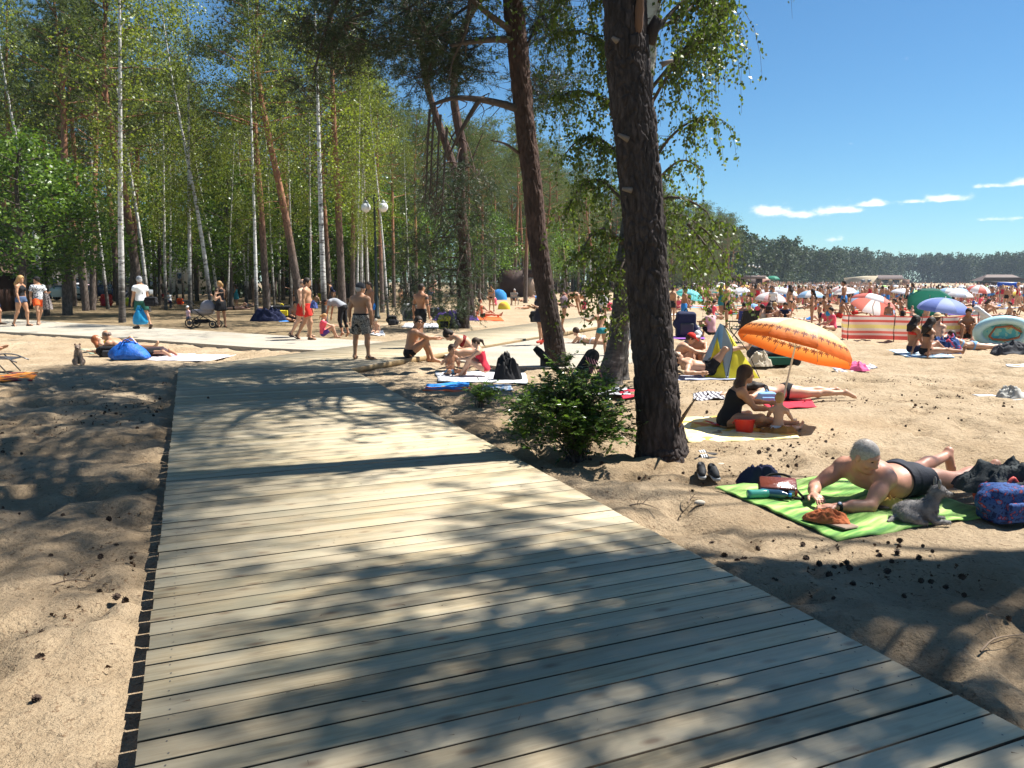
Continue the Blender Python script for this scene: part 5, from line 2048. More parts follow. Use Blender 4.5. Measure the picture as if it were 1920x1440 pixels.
def shade_tree(kind,x,y,H,crown,seed,label):
 """crown: list of (dx, dy, z, radius, fullness)"""
 t=empty('pine_tree' if kind=='pine' else 'birch_tree',(x,y,0),0,label,'tree')
 gg,cc=Geo(),Geo()
 rq=np.random.default_rng(seed)
 tp=[(0,0,-.2),(.05,0,H*.3),(-.1,.1,H*.65),(0,0,H)]
 bark_trunk('trunk',tp,[.24,.2,.14,.04],BARK_B if kind=='pine' else BARK_E,t,nu=40,rows=80,cell=(.08,.25),amp=.02,seed=seed)
 ax=np.array(spline(tp,30))
 for(dx,dy,z,r,n)in crown:
  q=np.array([dx,dy,z])
  z0=max(2.5,z-.6-.25*math.hypot(dx,dy))
  p0=np.array([np.interp(z0,ax[:,2],ax[:,k])for k in range(3)])
  sp=limb(gg,[p0,(p0+q)/2+np.array([0,0,.2]),q],.05,.012,5,8)
  if kind=='pine':
   cn=[q+rq.normal(size=3)*np.array([r,r,r*.4])for _ in range(max(1,int(n)))]
   for qq in cn:
    limb(gg,[sp[5],(sp[5]+qq)/2+np.array([0,0,.1]),qq],.02,.006,4,4)
   needle_boughs(cc,gg,cn,rq,(.26,.26,.13),brushes=26,per=16,ln=.09,wd=.010)
  else:
   cn=[q+rq.normal(size=3)*np.array([r,r,r*.4])for _ in range(max(1,int(n)))]
   for qq in cn:
    s2=limb(gg,[sp[5],(sp[5]+qq)/2+np.array([0,0,.15]),qq],.014,.005,4,5)
    birch_sprays(cc,gg,s2[1:],rq,5,.5,22,.062,(.16,.16))
 gg.build('limbs',BARK_B if kind=='pine' else BARK_D,t)
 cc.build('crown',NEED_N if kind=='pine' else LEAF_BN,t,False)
 return t
OFFS=lambda z:np.array([SUN_H.x,SUN_H.y])*z/math.tan(SUN_EL)
def shade_at(tree_xy,gx,gy,z,r,n):
 """a crown clump at height z that shades the ground round (gx, gy)"""
 o=OFFS(z)
 return(gx+o[0]-tree_xy[0],gy+o[1]-tree_xy[1],z,r,n)
def zone(poly,n,seed,hole=None):
 """ground spots spread evenly over a part of the photograph"""
 rq=np.random.default_rng(seed)
 out=[]
 xs,ys=[p[0]for p in poly],[p[1]for p in poly]
 G=[gp(x,y)for x,y in poly]
 gx,gy=[p.x for p in G],[p.y for p in G]
 t=0
 while len(out)<n and t<4000:
  t+=1
  x,y=rq.uniform(min(gx),max(gx)),rq.uniform(min(gy),max(gy))
  ins=False
  for i in range(len(G)):
   a,b=G[i],G[i-1]
   if(a.y>y)!=(b.y>y)and x<(b.x-a.x)*(y-a.y)/(b.y-a.y)+a.x:
    ins=not ins
  if ins:
   d=min([math.hypot(x-q[0],y-q[1])for q in out]+[9])
   if d>rq.random()*.75:
    out.append((x,y))
 return out
def shade(tree_xy,spots,z0,z1,r,n,seed):
 rq=np.random.default_rng(seed)
 return[shade_at(tree_xy,x,y,rq.uniform(z0,z1),r,n)for x,y in spots]
T1=(9.6,6.7)
cr=shade(T1,zone([(820,1060),(1180,1075),(1480,1200),(1920,1430),(1960,1560),(330,1560),(330,1440),(460,1300)],54,1),9.5,12.5,.32,3,2)
cr+=shade(T1,zone([(440,1100),(800,1050),(560,1250),(330,1400)],5,9),9.5,12.5,.3,3,10)
cr+=shade(T1,zone([(560,950),(900,940),(1000,1040),(640,1050)],5,3),11,14,.22,2,4)
cr+=shade(T1,zone([(1640,1120),(1900,1110),(1920,1300),(1700,1200)],2,5),10,12,.2,1,14)
shade_tree('birch',T1[0],T1[1],18,cr,73,'tall birch beside the walk whose leaves dapple the nearest boards')
T2=(10.8,8.4)
cr=shade(T2,zone([(1180,990),(1420,1010),(1600,1140),(1500,1160),(1300,1080)],2,5),9,12,.30,1,6)
cr+=shade(T2,zone([(1050,880),(1330,900),(1340,960),(1150,1000)],5,7),9,11,.3,1,8)
shade_tree('pine',T2[0],T2[1],14,cr,72,'pine out on the sand right of the walk')
def add_crown(t,cr,seed,kind):
 gg,cc=Geo(),Geo()
 rq=np.random.default_rng(seed)
 for(dx,dy,z,r,n)in cr:
  q=np.array([dx,dy,z])
  sp=limb(gg,[(rq.normal()*.1,rq.normal()*.1,z-.8-.2*math.hypot(dx,dy)),q*.55+np.array([0,0,z*.45-.1]),q],.05,.012,5,8)
  cn=[q+rq.normal(size=3)*np.array([r,r,r*.4])for _ in range(int(n))]
  if kind=='pine':
   for qq in cn:
    limb(gg,[sp[5],(sp[5]+qq)/2+np.array([0,0,.1]),qq],.02,.006,4,4)
   needle_boughs(cc,gg,cn,rq,(.30,.30,.14),brushes=30,per=16,ln=.10,wd=.011)
  else:
   for qq in cn:
    s2=limb(gg,[sp[5],(sp[5]+qq)/2+np.array([0,0,.15]),qq],.014,.005,4,5)
    birch_sprays(cc,gg,s2[1:],rq,6,.5,24,.065,(.2,.2))
 gg.build('limbs',BARK_D,t)
 cc.build('crown',NEED_N if kind=='pine' else LEAF_BN,t,False)
cA=shade((bigpine.location.x,YA),zone([(0,760),(330,740),(310,960),(0,960)],31,11),9.5,12.5,.40,3,12)
cA+=shade((bigpine.location.x,YA),zone([(0,960),(300,960),(280,1060),(0,1090)],8,13),10,12.5,.35,2,14)
add_crown(bigpine,cA,15,'pine')
cE=shade((birchE.location.x,YE),zone([(0,695),(640,692),(740,760),(520,800),(330,790),(0,800)],66,21),8,11,.42,4,22)
cE+=shade((birchE.location.x,YE),zone([(330,790),(740,770),(860,850),(330,880)],8,23),8,10,.3,2,24)
add_crown(birchE,cE,25,'birch')
cB2=shade((b2.location.x,YE2),zone([(690,725),(840,745),(1000,840),(900,860),(760,780)],14,31),7.5,9.5,.36,3,32)
add_crown(b2,cB2,35,'birch')
# THINGS ON THE BEACH AND BUILDINGS
def cloth_quad(name,label,cat,P,m,amp=.012,nx=26,ny=20,group=None,z=.012,seed=1,wav=5.0,parent=None):
 """a towel lying on the sand: corners P in order, creased, with a hem that reaches the sand"""
 P=[np.array(p,float)for p in P]
 c=sum(P)/4
 u=np.linspace(0,1,nx)[:,None,None]
 v=np.linspace(0,1,ny)[None,:,None]
 G=(P[0]*(1-u)*(1-v)+P[1]*u*(1-v)+P[2]*u*v+P[3]*(1-u)*v)-c
 X,Y=G[:,:,0],G[:,:,1]
 zz=z+amp*((vnoise(X*wav+50,Y*wav+50,seed)-.4)*1.6+(vnoise(X*wav*2.6+20,Y*wav*2.6,seed+1)-.5)*.9)
 ed=.018*(vnoise(X*6+9,Y*6,seed+3)-.5)
 G[:,:,2]+=zz
 G[0,:,:2]+=ed[0,:,None]
 G[-1,:,:2]+=ed[-1,:,None]
 G[:,0,:2]+=ed[:,0,None]
 G[:,-1,:2]+=ed[:,-1,None]
 V=G.reshape(-1,3)
 i,j=np.meshgrid(np.arange(nx-1),np.arange(ny-1),indexing='ij')
 a=i*ny+j
 F=np.stack([a,a+ny,a+ny+1,a+1],-1).reshape(-1,4)
 rim=[k*ny for k in range(nx)]+[(nx-1)*ny+k for k in range(1,ny)]+[k*ny+ny-1 for k in range(nx-2,-1,-1)]+[k for k in range(ny-2,0,-1)]
 lo=V[rim].copy()
 lo[:,2]-=.012
 n0=len(V)
 R=len(rim)
 F2=np.array([[rim[k],n0+k,n0+(k+1)%R,rim[(k+1)%R]]for k in range(R)])
 o=mesh_np(name,np.vstack([V,lo]),np.vstack([F,F2]),m,parent)
 o.location=c
 return tag(o,label,cat,group)
def gpq(*q,h=0.0):
 return[gp(x,y,h)for x,y in q]
def crumple(name,label,cat,loc,size,m,seed=1,rz=0.0,group=None,k=7,vox=.012):
 """a heap of cloth: ragged outline, sharp folds running in from the edge"""
 L_,W_,H_=size
 nr,na=22,64
 o_=seed*7.3
 V=[]
 for j in range(nr+1):
  t=j/nr
  for i in range(na):
   a=2*math.pi*i/na
   ca,sa=math.cos(a),math.sin(a)
   R=1+.30*(vn1(ca*1.6+o_,sa*1.6,seed)-.5)+.22*(vn1(ca*4+o_,sa*4,seed+1)-.5)
   x,y=ca*t*R,sa*t*R
   f1=1-abs(2*vn1(x*1.7+o_,y*2.6+3,seed+2)-1)
   f2=1-abs(2*vn1(x*3.9+o_+.8*f1,y*5.2,seed+3)-1)
   z=(1-t**2.6)**.8*(.45+.55*vn1(x*1.3+o_,y*1.3+9,seed+5))+(.50*f1**2+.30*f2**2-.28)*(1-t**5)
   if j==nr:
    z=0
   V.append((x*L_*.5,y*W_*.5,max(z,0.0)*H_+(.0 if j==nr else .006)))
 V=np.array(V)
 F=[[j*na+i,(j+1)*na+i,(j+1)*na+(i+1)%na,j*na+(i+1)%na]for j in range(nr)for i in range(na)]
 o=mesh_np(name,V,F,m)
 o.location=loc
 o.rotation_euler=(0,0,rz)
 return tag(o,label,cat,group)
def sack(name,label,cat,loc,size,m,seed=1,rz=0.0):
 """a soft bag: slumped belly, pinched neck, two handles"""
 r=empty(name,loc,rz,label,cat)
 L_,W_,H_=size
 na,prof=40,[(0,0),(.7,0),(.95,.04),(1.04,.16),(1.0,.34),(.86,.55),(.66,.74),(.50,.88),(.42,1.0),(.36,.97)]
 V=[]
 for j,(rr,z)in enumerate(prof):
  for i in range(na):
   a=2*math.pi*i/na
   ca,sa=math.cos(a),math.sin(a)
   k=1+.30*(vn1(ca*2+z*1.5+seed,sa*2+z,seed)-.5)+(.26*(vn1(ca*6+seed,sa*6+z*2,seed+1)-.5)if z>.05 else 0)
   V.append((ca*rr*k*L_*.5,sa*rr*k*W_*.5,z*H_*(1+.25*(vn1(ca*2,sa*2+seed,seed+2)-.5))))
 F=[[j*na+i,j*na+(i+1)%na,(j+1)*na+(i+1)%na,(j+1)*na+i]for j in range(len(prof)-1)for i in range(na)]
 mesh_np('body',np.array(V),np.array(F),m,r)
 for s in(-1,1):
  MB().tube(spline([(-.16*L_,s*.1*W_,H_*.95),(0,s*.18*W_,H_*1.22),(.16*L_,s*.1*W_,H_*.95)],9),.012,6).build('handle',m,r,True)
 return r
def vn1(x,y,s):
 return float(vnoise(np.array([x+40.]),np.array([y+40.]),s)[0])
def lamp_post(loc,label,group='globe lamp posts',H=6.0,rz=0.0):
 iron=mat('black_green_iron',(.012,.02,.018),rough=.45,spec=.5)
 glob=mat('opal_globe',(.80,.80,.80),rough=.25,var=.02,spec=.5)
 r=empty('street_lamp',loc,rz,label,'lamp',group)
 MB().lathe([(.0,0),(.16,0),(.16,.12),(.11,.16),(.10,.9),(.075,1.0),(.06,1.1),(.055,3.5),(.045,H-.35),(.06,H-.3),(.03,H-.05),(0,H)],n=14).build('pole',iron,r,True)
 for q in(-1,1):
  m=MB()
  m.tube(spline([(0,0,H-.5),(q*.12,0,H-.18),(q*.30,0,H-.12),(q*.42,0,H-.32)],9),.022,7)
  m.build('arm',iron,r,True)
  MB().lathe([(0,H-.28),(.05,H-.30),(.13,H-.40),(.13,H-.43),(0,H-.43)],(q*.42,0,0),14).build('globe_cap',iron if False else mat('lamp_cap',(.25,.27,.28),rough=.4),r,True)
  MB().ball((q*.42,0,H-.62),.22,18,12).build('globe',glob,r,True)
 return r
lp=lamp_post(gp(707,598),'tall black lamp post with two white globes behind the boardwalk bend',H=5.7,rz=rad(-12))
for(px,py,Y,lb)in((1296,540,92,'far lamp post with white globes seen through the birch leaves'),(1407,540,170,'far lamp post beside the brown beach kiosk'),(1419,540,185,'far lamp post right of the brown beach kiosk')):
 o=copy_tree(lp)
 p=vp(px,530,Y)
 o.location=(p.x,Y,0)
 o['label']=lb
stucco=mat('white_stucco',(.62,.63,.65),rough=.9,var=.06,scale=.8)
glassd=mat('window_glass',(.035,.05,.06),rough=.1,spec=.7)
roofm=mat('brown_roofing',(.11,.065,.048),rough=.8,var=.2,scale=3)
woodb=mat('brown_stained_boards',(.050,.024,.016),rough=.7,var=.25,scale=3,stretch=(6,1,1))
beige=mat('beige_board',(.48,.34,.24),rough=.8,var=.1)
def block(name,label,cat,c,size,rz,wallm,floors,cols,win=(1.2,1.5),balcony=False,roof=None):
 r=empty(name,c,rz,label,cat)
 L_,W_,H_=size
 MB().box((0,0,H_/2),size).build('wall',wallm,r)
 if roof is not None:
  MB().box((0,0,H_+.15),(L_+.5,W_+.5,.3)).build('roof',roof,r)
 fh=H_/floors
 for k in range(floors):
  for i in range(cols):
   x=(i+.5)/cols*L_-L_/2
   z=fh*(k+.5)
   w=MB().box((x,-W_/2-.02,z),(win[0],.08,win[1])).build('window',mat('window_frame',(.5,.5,.5),rough=.5),r)
   MB().box((x,-W_/2-.04,z),(win[0]-.14,.10,win[1]-.14)).build('pane',glassd,w)
   if balcony and i%2==1:
    MB().box((x,-W_/2-.6,z-win[1]/2-.15),(2.4,1.2,.14)).box((x,-W_/2-1.17,z-win[1]/2+.40),(2.4,.05,.9)).build('balcony',wallm,r)
 return r
pA=vp(178,530,118)
block('apartment_building','white block of flats with balconies seen between the trunks at left','building',(pA.x-6,122,0),(16,10,11),rad(6),stucco,4,5,balcony=True,roof=roofm)
pA=vp(258,530,112)
block('apartment_building','white house with green glazed porch behind the birches','building',(pA.x+1.5,116,0),(9,9,9),rad(4),stucco,3,3,balcony=True,roof=roofm)
pA=vp(362,530,105)
block('apartment_building','plain white gabled wall of a house behind the pram','building',(pA.x+.5,110,0),(9,9,8.2),rad(-4),stucco,2,2,roof=roofm)
pA=vp(612,530,108)
block('apartment_building','cream house wall glimpsed behind the speckled birch','building',(pA.x,112,0),(12,9,8),0,mat('cream_stucco',(.5,.43,.28),rough=.9),3,4,roof=roofm)
r=empty('hut',(vp(-8,530,45).x-2.2,46,0),rad(8),'dark timber hut with brown tiled roof at the left edge','hut')
MB().box((0,0,1.15),(5,4,2.3)).build('wall',woodb,r)
V=[(-3.1,-2.6,2.2),(3.1,-2.6,2.2),(3.1,2.6,2.2),(-3.1,2.6,2.2),(-1.2,0,4.0),(1.2,0,4.0)]
MB().add(V,[[0,1,5,4],[2,3,4,5],[0,3,2,1]]).add(V,[[1,2,5],[3,0,4]]).build('roof',roofm,r)
Yk=86
p0,p1=vp(932,530,Yk),vp(1004,530,Yk)
zt=vp(960,507,Yk).z
r=empty('beach_hut',((p0.x+p1.x)/2,Yk,0),0,'brown flat-roofed wooden hut with beige door under the pines','hut')
w=p1.x-p0.x
MB().box((-.45,0,zt/2),(w-1.0,2.6,zt)).build('wall',woodb,r)
MB().box((w/2-.55,.1,zt*.36),(1.1,2.4,zt*.72)).build('door',beige,r)
MB().box((w/2-.55,.1,zt*.86),(1.1,2.4,zt*.26)).build('door_head',woodb,r)
MB().box((0,0,zt+.06),(w+.5,3.0,.12)).build('roof',mat('roof_felt',(.07,.05,.045),rough=.9),r)
Yb=330
a,b_=vp(1601,530,Yb),vp(1706,530,Yb)
W_=b_.x-a.x
hz=vp(1650,517,Yb).z
r=empty('beach_house',(a.x,Yb,0),0,'long cream beach house with brown sloping roof across the crowded sand','building')
cream=mat('cream_render',(.42,.35,.245),rough=.9,var=.05)
V=[(0,0,0),(W_*.42,0,0),(W_*.42,10,0),(0,10,0),(0,0,hz*.78),(W_*.42,0,hz*1.0),(W_*.42,10,hz),(0,10,hz*.78)]
MB().add(V,[[0,1,5,4],[1,2,6,5],[2,3,7,6],[3,0,4,7],[4,5,6,7]]).build('wall',cream,r)
MB().box((W_*.65,5,hz*.36),(W_*.44,9.6,hz*.72)).build('wall',cream,r)
V=[(W_*.415,-1.2,hz*.66),(W_*.87,-1.2,hz*.66),(W_*.87,1.0,hz*1.06),(W_*.415,1.0,hz*1.06),(W_*.415,9.8,hz*1.06),(W_*.87,9.8,hz*1.06),(W_*.415,-1.2,hz*.62),(W_*.87,-1.2,hz*.62)]
MB().add(V,[[0,1,2,3],[3,2,5,4],[6,7,1,0],[6,4,5,7]]).build('roof',mat('dull_roof',(.14,.10,.09),rough=.8),r)
for i in range(9):
 MB().box((W_*(.43+.053*i),-1.6,hz*.62),(.35,2.2,.3)).build('pergola_beam',mat('pergola_wood',(.33,.22,.14),rough=.8),r)
for xx,yy in((.16,-.06),(.27,-.06),(.53,.14),(.59,.14),(.72,.14),(.78,.14)):
 wdw=MB().box((W_*xx,yy,hz*.40),(1.7,.1,1.5)).build('window',mat('window_frame',(.5,.5,.5)),r)
 MB().box((W_*xx,yy-.03,hz*.40),(1.4,.1,1.2)).build('pane',glassd,wdw)
MB().box((W_*.93,4,hz*.30),(W_*.13,8,hz*.6)).build('annexe',mat('annexe_wall',(.20,.12,.09),rough=.9),r)
r=empty('kiosk',(vp(1404,530,175).x,176,0),0,'brown roofed beach kiosk below the two lamp globes','kiosk')
MB().box((0,0,1.2),(5.5,4,2.4)).build('wall',woodb,r)
MB().box((0,0,2.7),(6.6,5,.7)).build('roof',mat('grey_brown_roof',(.16,.12,.11)),r)
r=empty('kiosk',(vp(1424,530,180).x,181,0),0,'small kiosk with yellow counter panel beside the brown kiosk','kiosk')
MB().box((0,0,1.1),(4,3,2.2)).build('wall',mat('kiosk_red',(.25,.09,.06)),r)
MB().box((0,-1.55,1.0),(3.2,.1,1.4)).build('counter_panel',YELLOW,r)
V=[(-2.4,-2,2.2),(2.4,-2,2.2),(2.4,2,2.2),(-2.4,2,2.2),(0,0,3.4)]
MB().add(V,[[0,1,4],[1,2,4],[2,3,4],[3,0,4]]).build('roof',mat('kiosk_red_roof',(.22,.11,.08)),r)
r=empty('kiosk',(vp(1873,530,300).x,300,0),0,'low thatched beach bar at the water far right','kiosk')
MB().box((0,0,.9),(15,4,1.8)).build('wall',woodb,r)
V=[(-9,-4,2.0),(9,-4,2.0),(9,4,2.0),(-9,4,2.0),(-5,0,4.4),(5,0,4.4)]
MB().add(V,[[0,1,5,4],[2,3,4,5],[0,3,2,1]]).add(V,[[1,2,5],[3,0,4]]).build('roof',mat('thatch',(.13,.09,.075)),r)
def car(px,Y,paint,label,rz=0.0):
 p=vp(px,530,Y)
 r=empty('parked_car',(p.x,Y,0),rz,label,'car','cars parked behind the wood')
 prof=[(-2.15,.32),(-2.2,.62),(-2.05,.82),(-1.35,.92),(-.75,1.38),(.55,1.42),(1.35,.98),(2.0,.90),(2.2,.66),(2.15,.32)]
 V,F=[],[]
 for(y,s,zz)in((-.86,1,0),(-.80,1,.0),(.80,1,0),(.86,1,0)):
  for(x,z)in prof:
   inset=.10 if(z>1.0)else 0
   yy=y*(1-inset)*(.97 if abs(y)>.83 else 1)
   V.append((x,yy,z if abs(y)<.83 else .32+(z-.32)*.985))
 n=len(prof)
 for k in range(3):
  for i in range(n):
   F.append([k*n+i,k*n+(i+1)%n,(k+1)*n+(i+1)%n,(k+1)*n+i])
 mb=MB().add(V,F)
 for k,fl in((0,0),(3,1)):
  q=[[0,1,8,9],[1,2,7,8],[2,3,6,7],[3,4,5,6]]
  mb.add([V[k*n+i]for i in range(n)],[f if fl else f[::-1]for f in q])
 mb.build('body',paint,r)
 for s in(-1,1):
  MB().add([(-1.2,s*.80,.96),(-.70,s*.775,1.32),(-.05,s*.775,1.35),(-.05,s*.80,.97)],[[0,1,2,3]]).build('side_window',glassd,r)
  MB().add([(.02,s*.80,.97),(.02,s*.775,1.35),(.52,s*.775,1.35),(1.15,s*.80,.99)],[[0,1,2,3]]).build('side_window',glassd,r)
  for x in(-1.35,1.35):
   m=MB()
   m.tube([(x,s*.66,.32),(x,s*.88,.32)],.32,16)
   w_=m.build('wheel',mat('tyre_rubber',(.02,.02,.02),rough=.9),r)
   MB().tube([(x,s*.87,.32),(x,s*.895,.32)],.19,12).build('rim',mat('alloy',(.4,.4,.42),rough=.3,metal=.8),w_)
  MB().box((-2.16,s*.6,.70),(.10,.3,.14),bev=.02).build('headlight',mat('lamp_clear',(.6,.6,.6),rough=.1),r)
 return r
silver=mat('silver_paint',(.42,.44,.46),rough=.25,metal=.5,var=.02,coat=.6)
bluep=mat('blue_paint',(.015,.04,.16),rough=.2,var=.02,coat=.8)
car(125,70,silver,'silver car parked between the two dark pine stems at left',rad(4))
car(188,72,bluep,'dark blue car parked right of the silver car',rad(-3))
car(243,76,silver,'silver car half hidden by the tall birch',rad(3))
car(150,84,mat('red_paint',(.3,.02,.02),rough=.25,coat=.7),'dark red car glimpsed behind the blue car',0)
def umbrella_mats(cols):
 out=[]
 for c in cols:
  nm='umbrella_%02d_%02d_%02d'%tuple(int(q*99)for q in c)
  out.append(mat(nm,c,rough=.6,var=.04,scale=5,trans=.35))
 return out
UMB={}
def umbrella(label,base,rim_z,D,cols,tilt=(0,0),group='beach umbrellas on the open sand',name='beach_umbrella',panels=8,detail=False,mats=None,ribs=False):
 """base: foot of the pole; tilt about x and y; the canopy turns about its hub"""
 r=empty(name,base,0,label,'umbrella',group)
 mats=mats or umbrella_mats(cols)
 R=D/2
 hgt=R*.46
 rings=7
 top=rim_z+hgt
 M=Matrix.Rotation(tilt[0],3,'X')@Matrix.Rotation(tilt[1],3,'Y')
 hub=Vector((0,0,top))
 def pt(a,t,sag):
  rr=R*math.sin(t*1.25)/math.sin(1.25)
  z=-hgt*(1-math.cos(t*1.25))/(1-math.cos(1.25))
  k=1-sag*.07*t
  q=M@Vector((rr*math.cos(a)*k,rr*math.sin(a)*k,z))
  return hub+q
 sub_=6 if detail else 3
 meshes=[]
 for p in range(panels):
  V,F=[],[]
  for j in range(rings+1):
   t=j/rings
   for i in range(sub_+1):
    u=i/sub_
    a=(p+u)/panels*2*math.pi
    V.append(pt(a,t,math.sin(u*math.pi)))
  for j in range(rings):
   for i in range(sub_):
    k=j*(sub_+1)+i
    F.append([k,k+sub_+1,k+sub_+2,k+1])
  n0=len(V)
  for i in range(sub_+1):
   u=i/sub_
   a=(p+u)/panels*2*math.pi
   e=pt(a,1.0,math.sin(u*math.pi))
   V.append(e+(M@Vector((math.cos(a)*.004,math.sin(a)*.004,-.055*D/1.6-.012*math.sin(u*math.pi*6)))))
  b0=rings*(sub_+1)
  for i in range(sub_):
   F.append([b0+i,n0+i,n0+i+1,b0+i+1])
  meshes.append((np.array([list(v)for v in V]),np.array(F)))
 if detail:
  for p,(V,F)in enumerate(meshes):
   mesh_np('canopy_panel',V,F,mats[p%len(mats)],r)
 else:
  Vs,Fs,mi,n=[],[],[],0
  for p,(V,F)in enumerate(meshes):
   Vs.append(V)
   Fs.append(F+n)
   n+=len(V)
   mi+=[p%len(mats)]*len(F)
  mesh_np('canopy',np.concatenate(Vs),np.concatenate(Fs),mats,r,mi=mi)
 pole=mat('umbrella_pole',(.62,.58,.5),rough=.4)
 tipv=hub+M@Vector((0,0,.06))
 elbow=hub+M@Vector((0,0,-hgt*1.1))
 foot=Vector((0,0,-.05))
 MB().tube([foot,elbow,tipv]if not detail else spline([foot,elbow,tipv],8),.013 if detail else .018,8).build('pole',pole,r,True)
 if detail or ribs:
  for p in range(panels):
   a=p/panels*2*math.pi
   pts=[pt(a,t,0)-M@Vector((0,0,.008))for t in(0.03,.35,.7,1.0)]
   MB().tube(spline(pts,8),.004,5).build('rib',mat('rib_steel',(.5,.5,.5),rough=.4,metal=.7),r)
   mid=pt(a,.5,0)-M@Vector((0,0,.008))
   MB().tube([elbow+(M@Vector((0,0,hgt*.1))),mid],.003,5).build('strut',mat('rib_steel',(.5,.5,.5)),r)
 return r
def palm_print(pale):
 """orange cloth paling to the top, row of dark palm silhouettes near the edge"""
 m,nt,b=newmat('orange_palm_cloth')
 hi=(.88,.84,.70)if pale else(.88,.70,.36)
 tcn=N(nt,'ShaderNodeTexCoord')
 at=N(nt,'ShaderNodeUVMap')
 sp=N(nt,'ShaderNodeSeparateXYZ')
 L(nt,at.outputs[0],sp.inputs[0])
 def mth(op,a,b2=None,c2=None):
  q=N(nt,'ShaderNodeMath',operation=op)
  for i,v in enumerate((a,b2,c2)):
   if v is None:
    continue
   if isinstance(v,(int,float)):
    q.inputs[i].default_value=v
   else:
    L(nt,v,q.inputs[i])
  return q.outputs[0]
 base=ramp(nt,sp.outputs[1],[(.0,hi),(.66,hi),(.82,(.84,.34,.08)),(1,(.80,.17,.02))])
 u=mth('SUBTRACT',mth('FRACT',mth('MULTIPLY',sp.outputs[0],40)),.5)
 v=mth('MULTIPLY',mth('SUBTRACT',sp.outputs[1],.82),9.5)
 ph=mth('ARCTAN2',v,u)
 rr=mth('SQRT',mth('ADD',mth('MULTIPLY',u,u),mth('MULTIPLY',v,v)))
 lim=mth('MULTIPLY',mth('POWER',mth('ABSOLUTE',mth('COSINE',mth('MULTIPLY',ph,3.5))),.7),.50)
 star=mth('LESS_THAN',rr,lim)
 stem=mth('MULTIPLY',mth('LESS_THAN',mth('ABSOLUTE',mth('ADD',u,mth('MULTIPLY',v,.1))),.05),mth('MULTIPLY',mth('GREATER_THAN',v,0),mth('LESS_THAN',v,.8)))
 msk=mth('MAXIMUM',star,stem)
 mx=N(nt,'ShaderNodeMixRGB')
 L(nt,msk,mx.inputs[0])
 L(nt,base,mx.inputs[1])
 mx.inputs[2].default_value=(.16,.035,.02,1)
 L(nt,mx.outputs[0],b.inputs['Base Color'])
 b.inputs['Roughness'].default_value=.55
 nz2=N(nt,'ShaderNodeTexNoise',ins={'Scale':7.0,'Detail':4.0})
 L(nt,tcn.outputs['Object'],nz2.inputs['Vector'])
 bp=N(nt,'ShaderNodeBump',ins={'Distance':.015})
 L(nt,nz2.outputs['Fac'],bp.inputs['Height'])
 L(nt,bp.outputs[0],b.inputs['Normal'])
 tr=N(nt,'ShaderNodeBsdfTranslucent')
 L(nt,mx.outputs[0],tr.inputs['Color'])
 ms=N(nt,'ShaderNodeMixShader',ins={0:.42})
 L(nt,b.outputs[0],ms.inputs[1])
 L(nt,tr.outputs[0],ms.inputs[2])
 L(nt,ms.outputs[0],nt.nodes['Material Output'].inputs['Surface'])
 return m
palm=palm_print(0)
palm2=palm_print(1)
base=gp(1462,806)
top=vp(1497,628,9.35)
pp=empty('marker')
bpy.data.objects.remove(pp)
orange_u=umbrella('orange umbrella with dark palm print tilted over the woman and baby',(base.x,9.15,0),.93,1.42,[(1,.4,.1)],(rad(-7),rad(18)),detail=True,mats=[palm,palm2,palm])
orange_u.location=(top.x+.05,9.35,0)
for ch in orange_u.children:
 if ch.name.startswith('canopy_panel'):
  me=ch.data
  uv=me.uv_layers.new(name='print')
  k=int(ch.name.split('.')[-1])if '.' in ch.name else 0
  nr,ns=8,7
  loopv=np.zeros(len(me.loops),np.int32)
  me.loops.foreach_get('vertex_index',loopv)
  row=np.minimum(loopv//ns,nr)
  col_=loopv%ns
  UV=np.stack([(k+col_/(ns-1))/8.0,np.minimum(row/7.0,1.12)],-1)
  uv.data.foreach_set('uv',UV.astype(np.float32).ravel())
 if ch.name.startswith('pole'):
  me=ch.data
for ch in list(orange_u.children):
 if ch.name.split('.')[0]=='pole':
  hubl=Vector((0,0,.93+.327))
  M=Matrix.Rotation(rad(-7),3,'X')@Matrix.Rotation(rad(18),3,'Y')
  ft=gp(1455,800)-Vector(orange_u.location)
  ft.z=-.05
  V,F,_=tube_np([ft,hubl+M@Vector((0,0,-.3)),hubl+M@Vector((0,0,.06))],.012,8)
  nm=ch.data.materials[0]
  bpy.data.objects.remove(ch)
  mesh_np('pole',V,F,nm,orange_u)
W3,LB,RD,YL,GRN,LIM,TL,ORG,DB,PK=(.78,.78,.78),(.34,.54,.78),(.70,.20,.16),(.80,.62,.10),(.02,.14,.10),(.35,.72,.16),(.16,.62,.60),(.80,.40,.16),(.20,.27,.62),(.76,.48,.48)
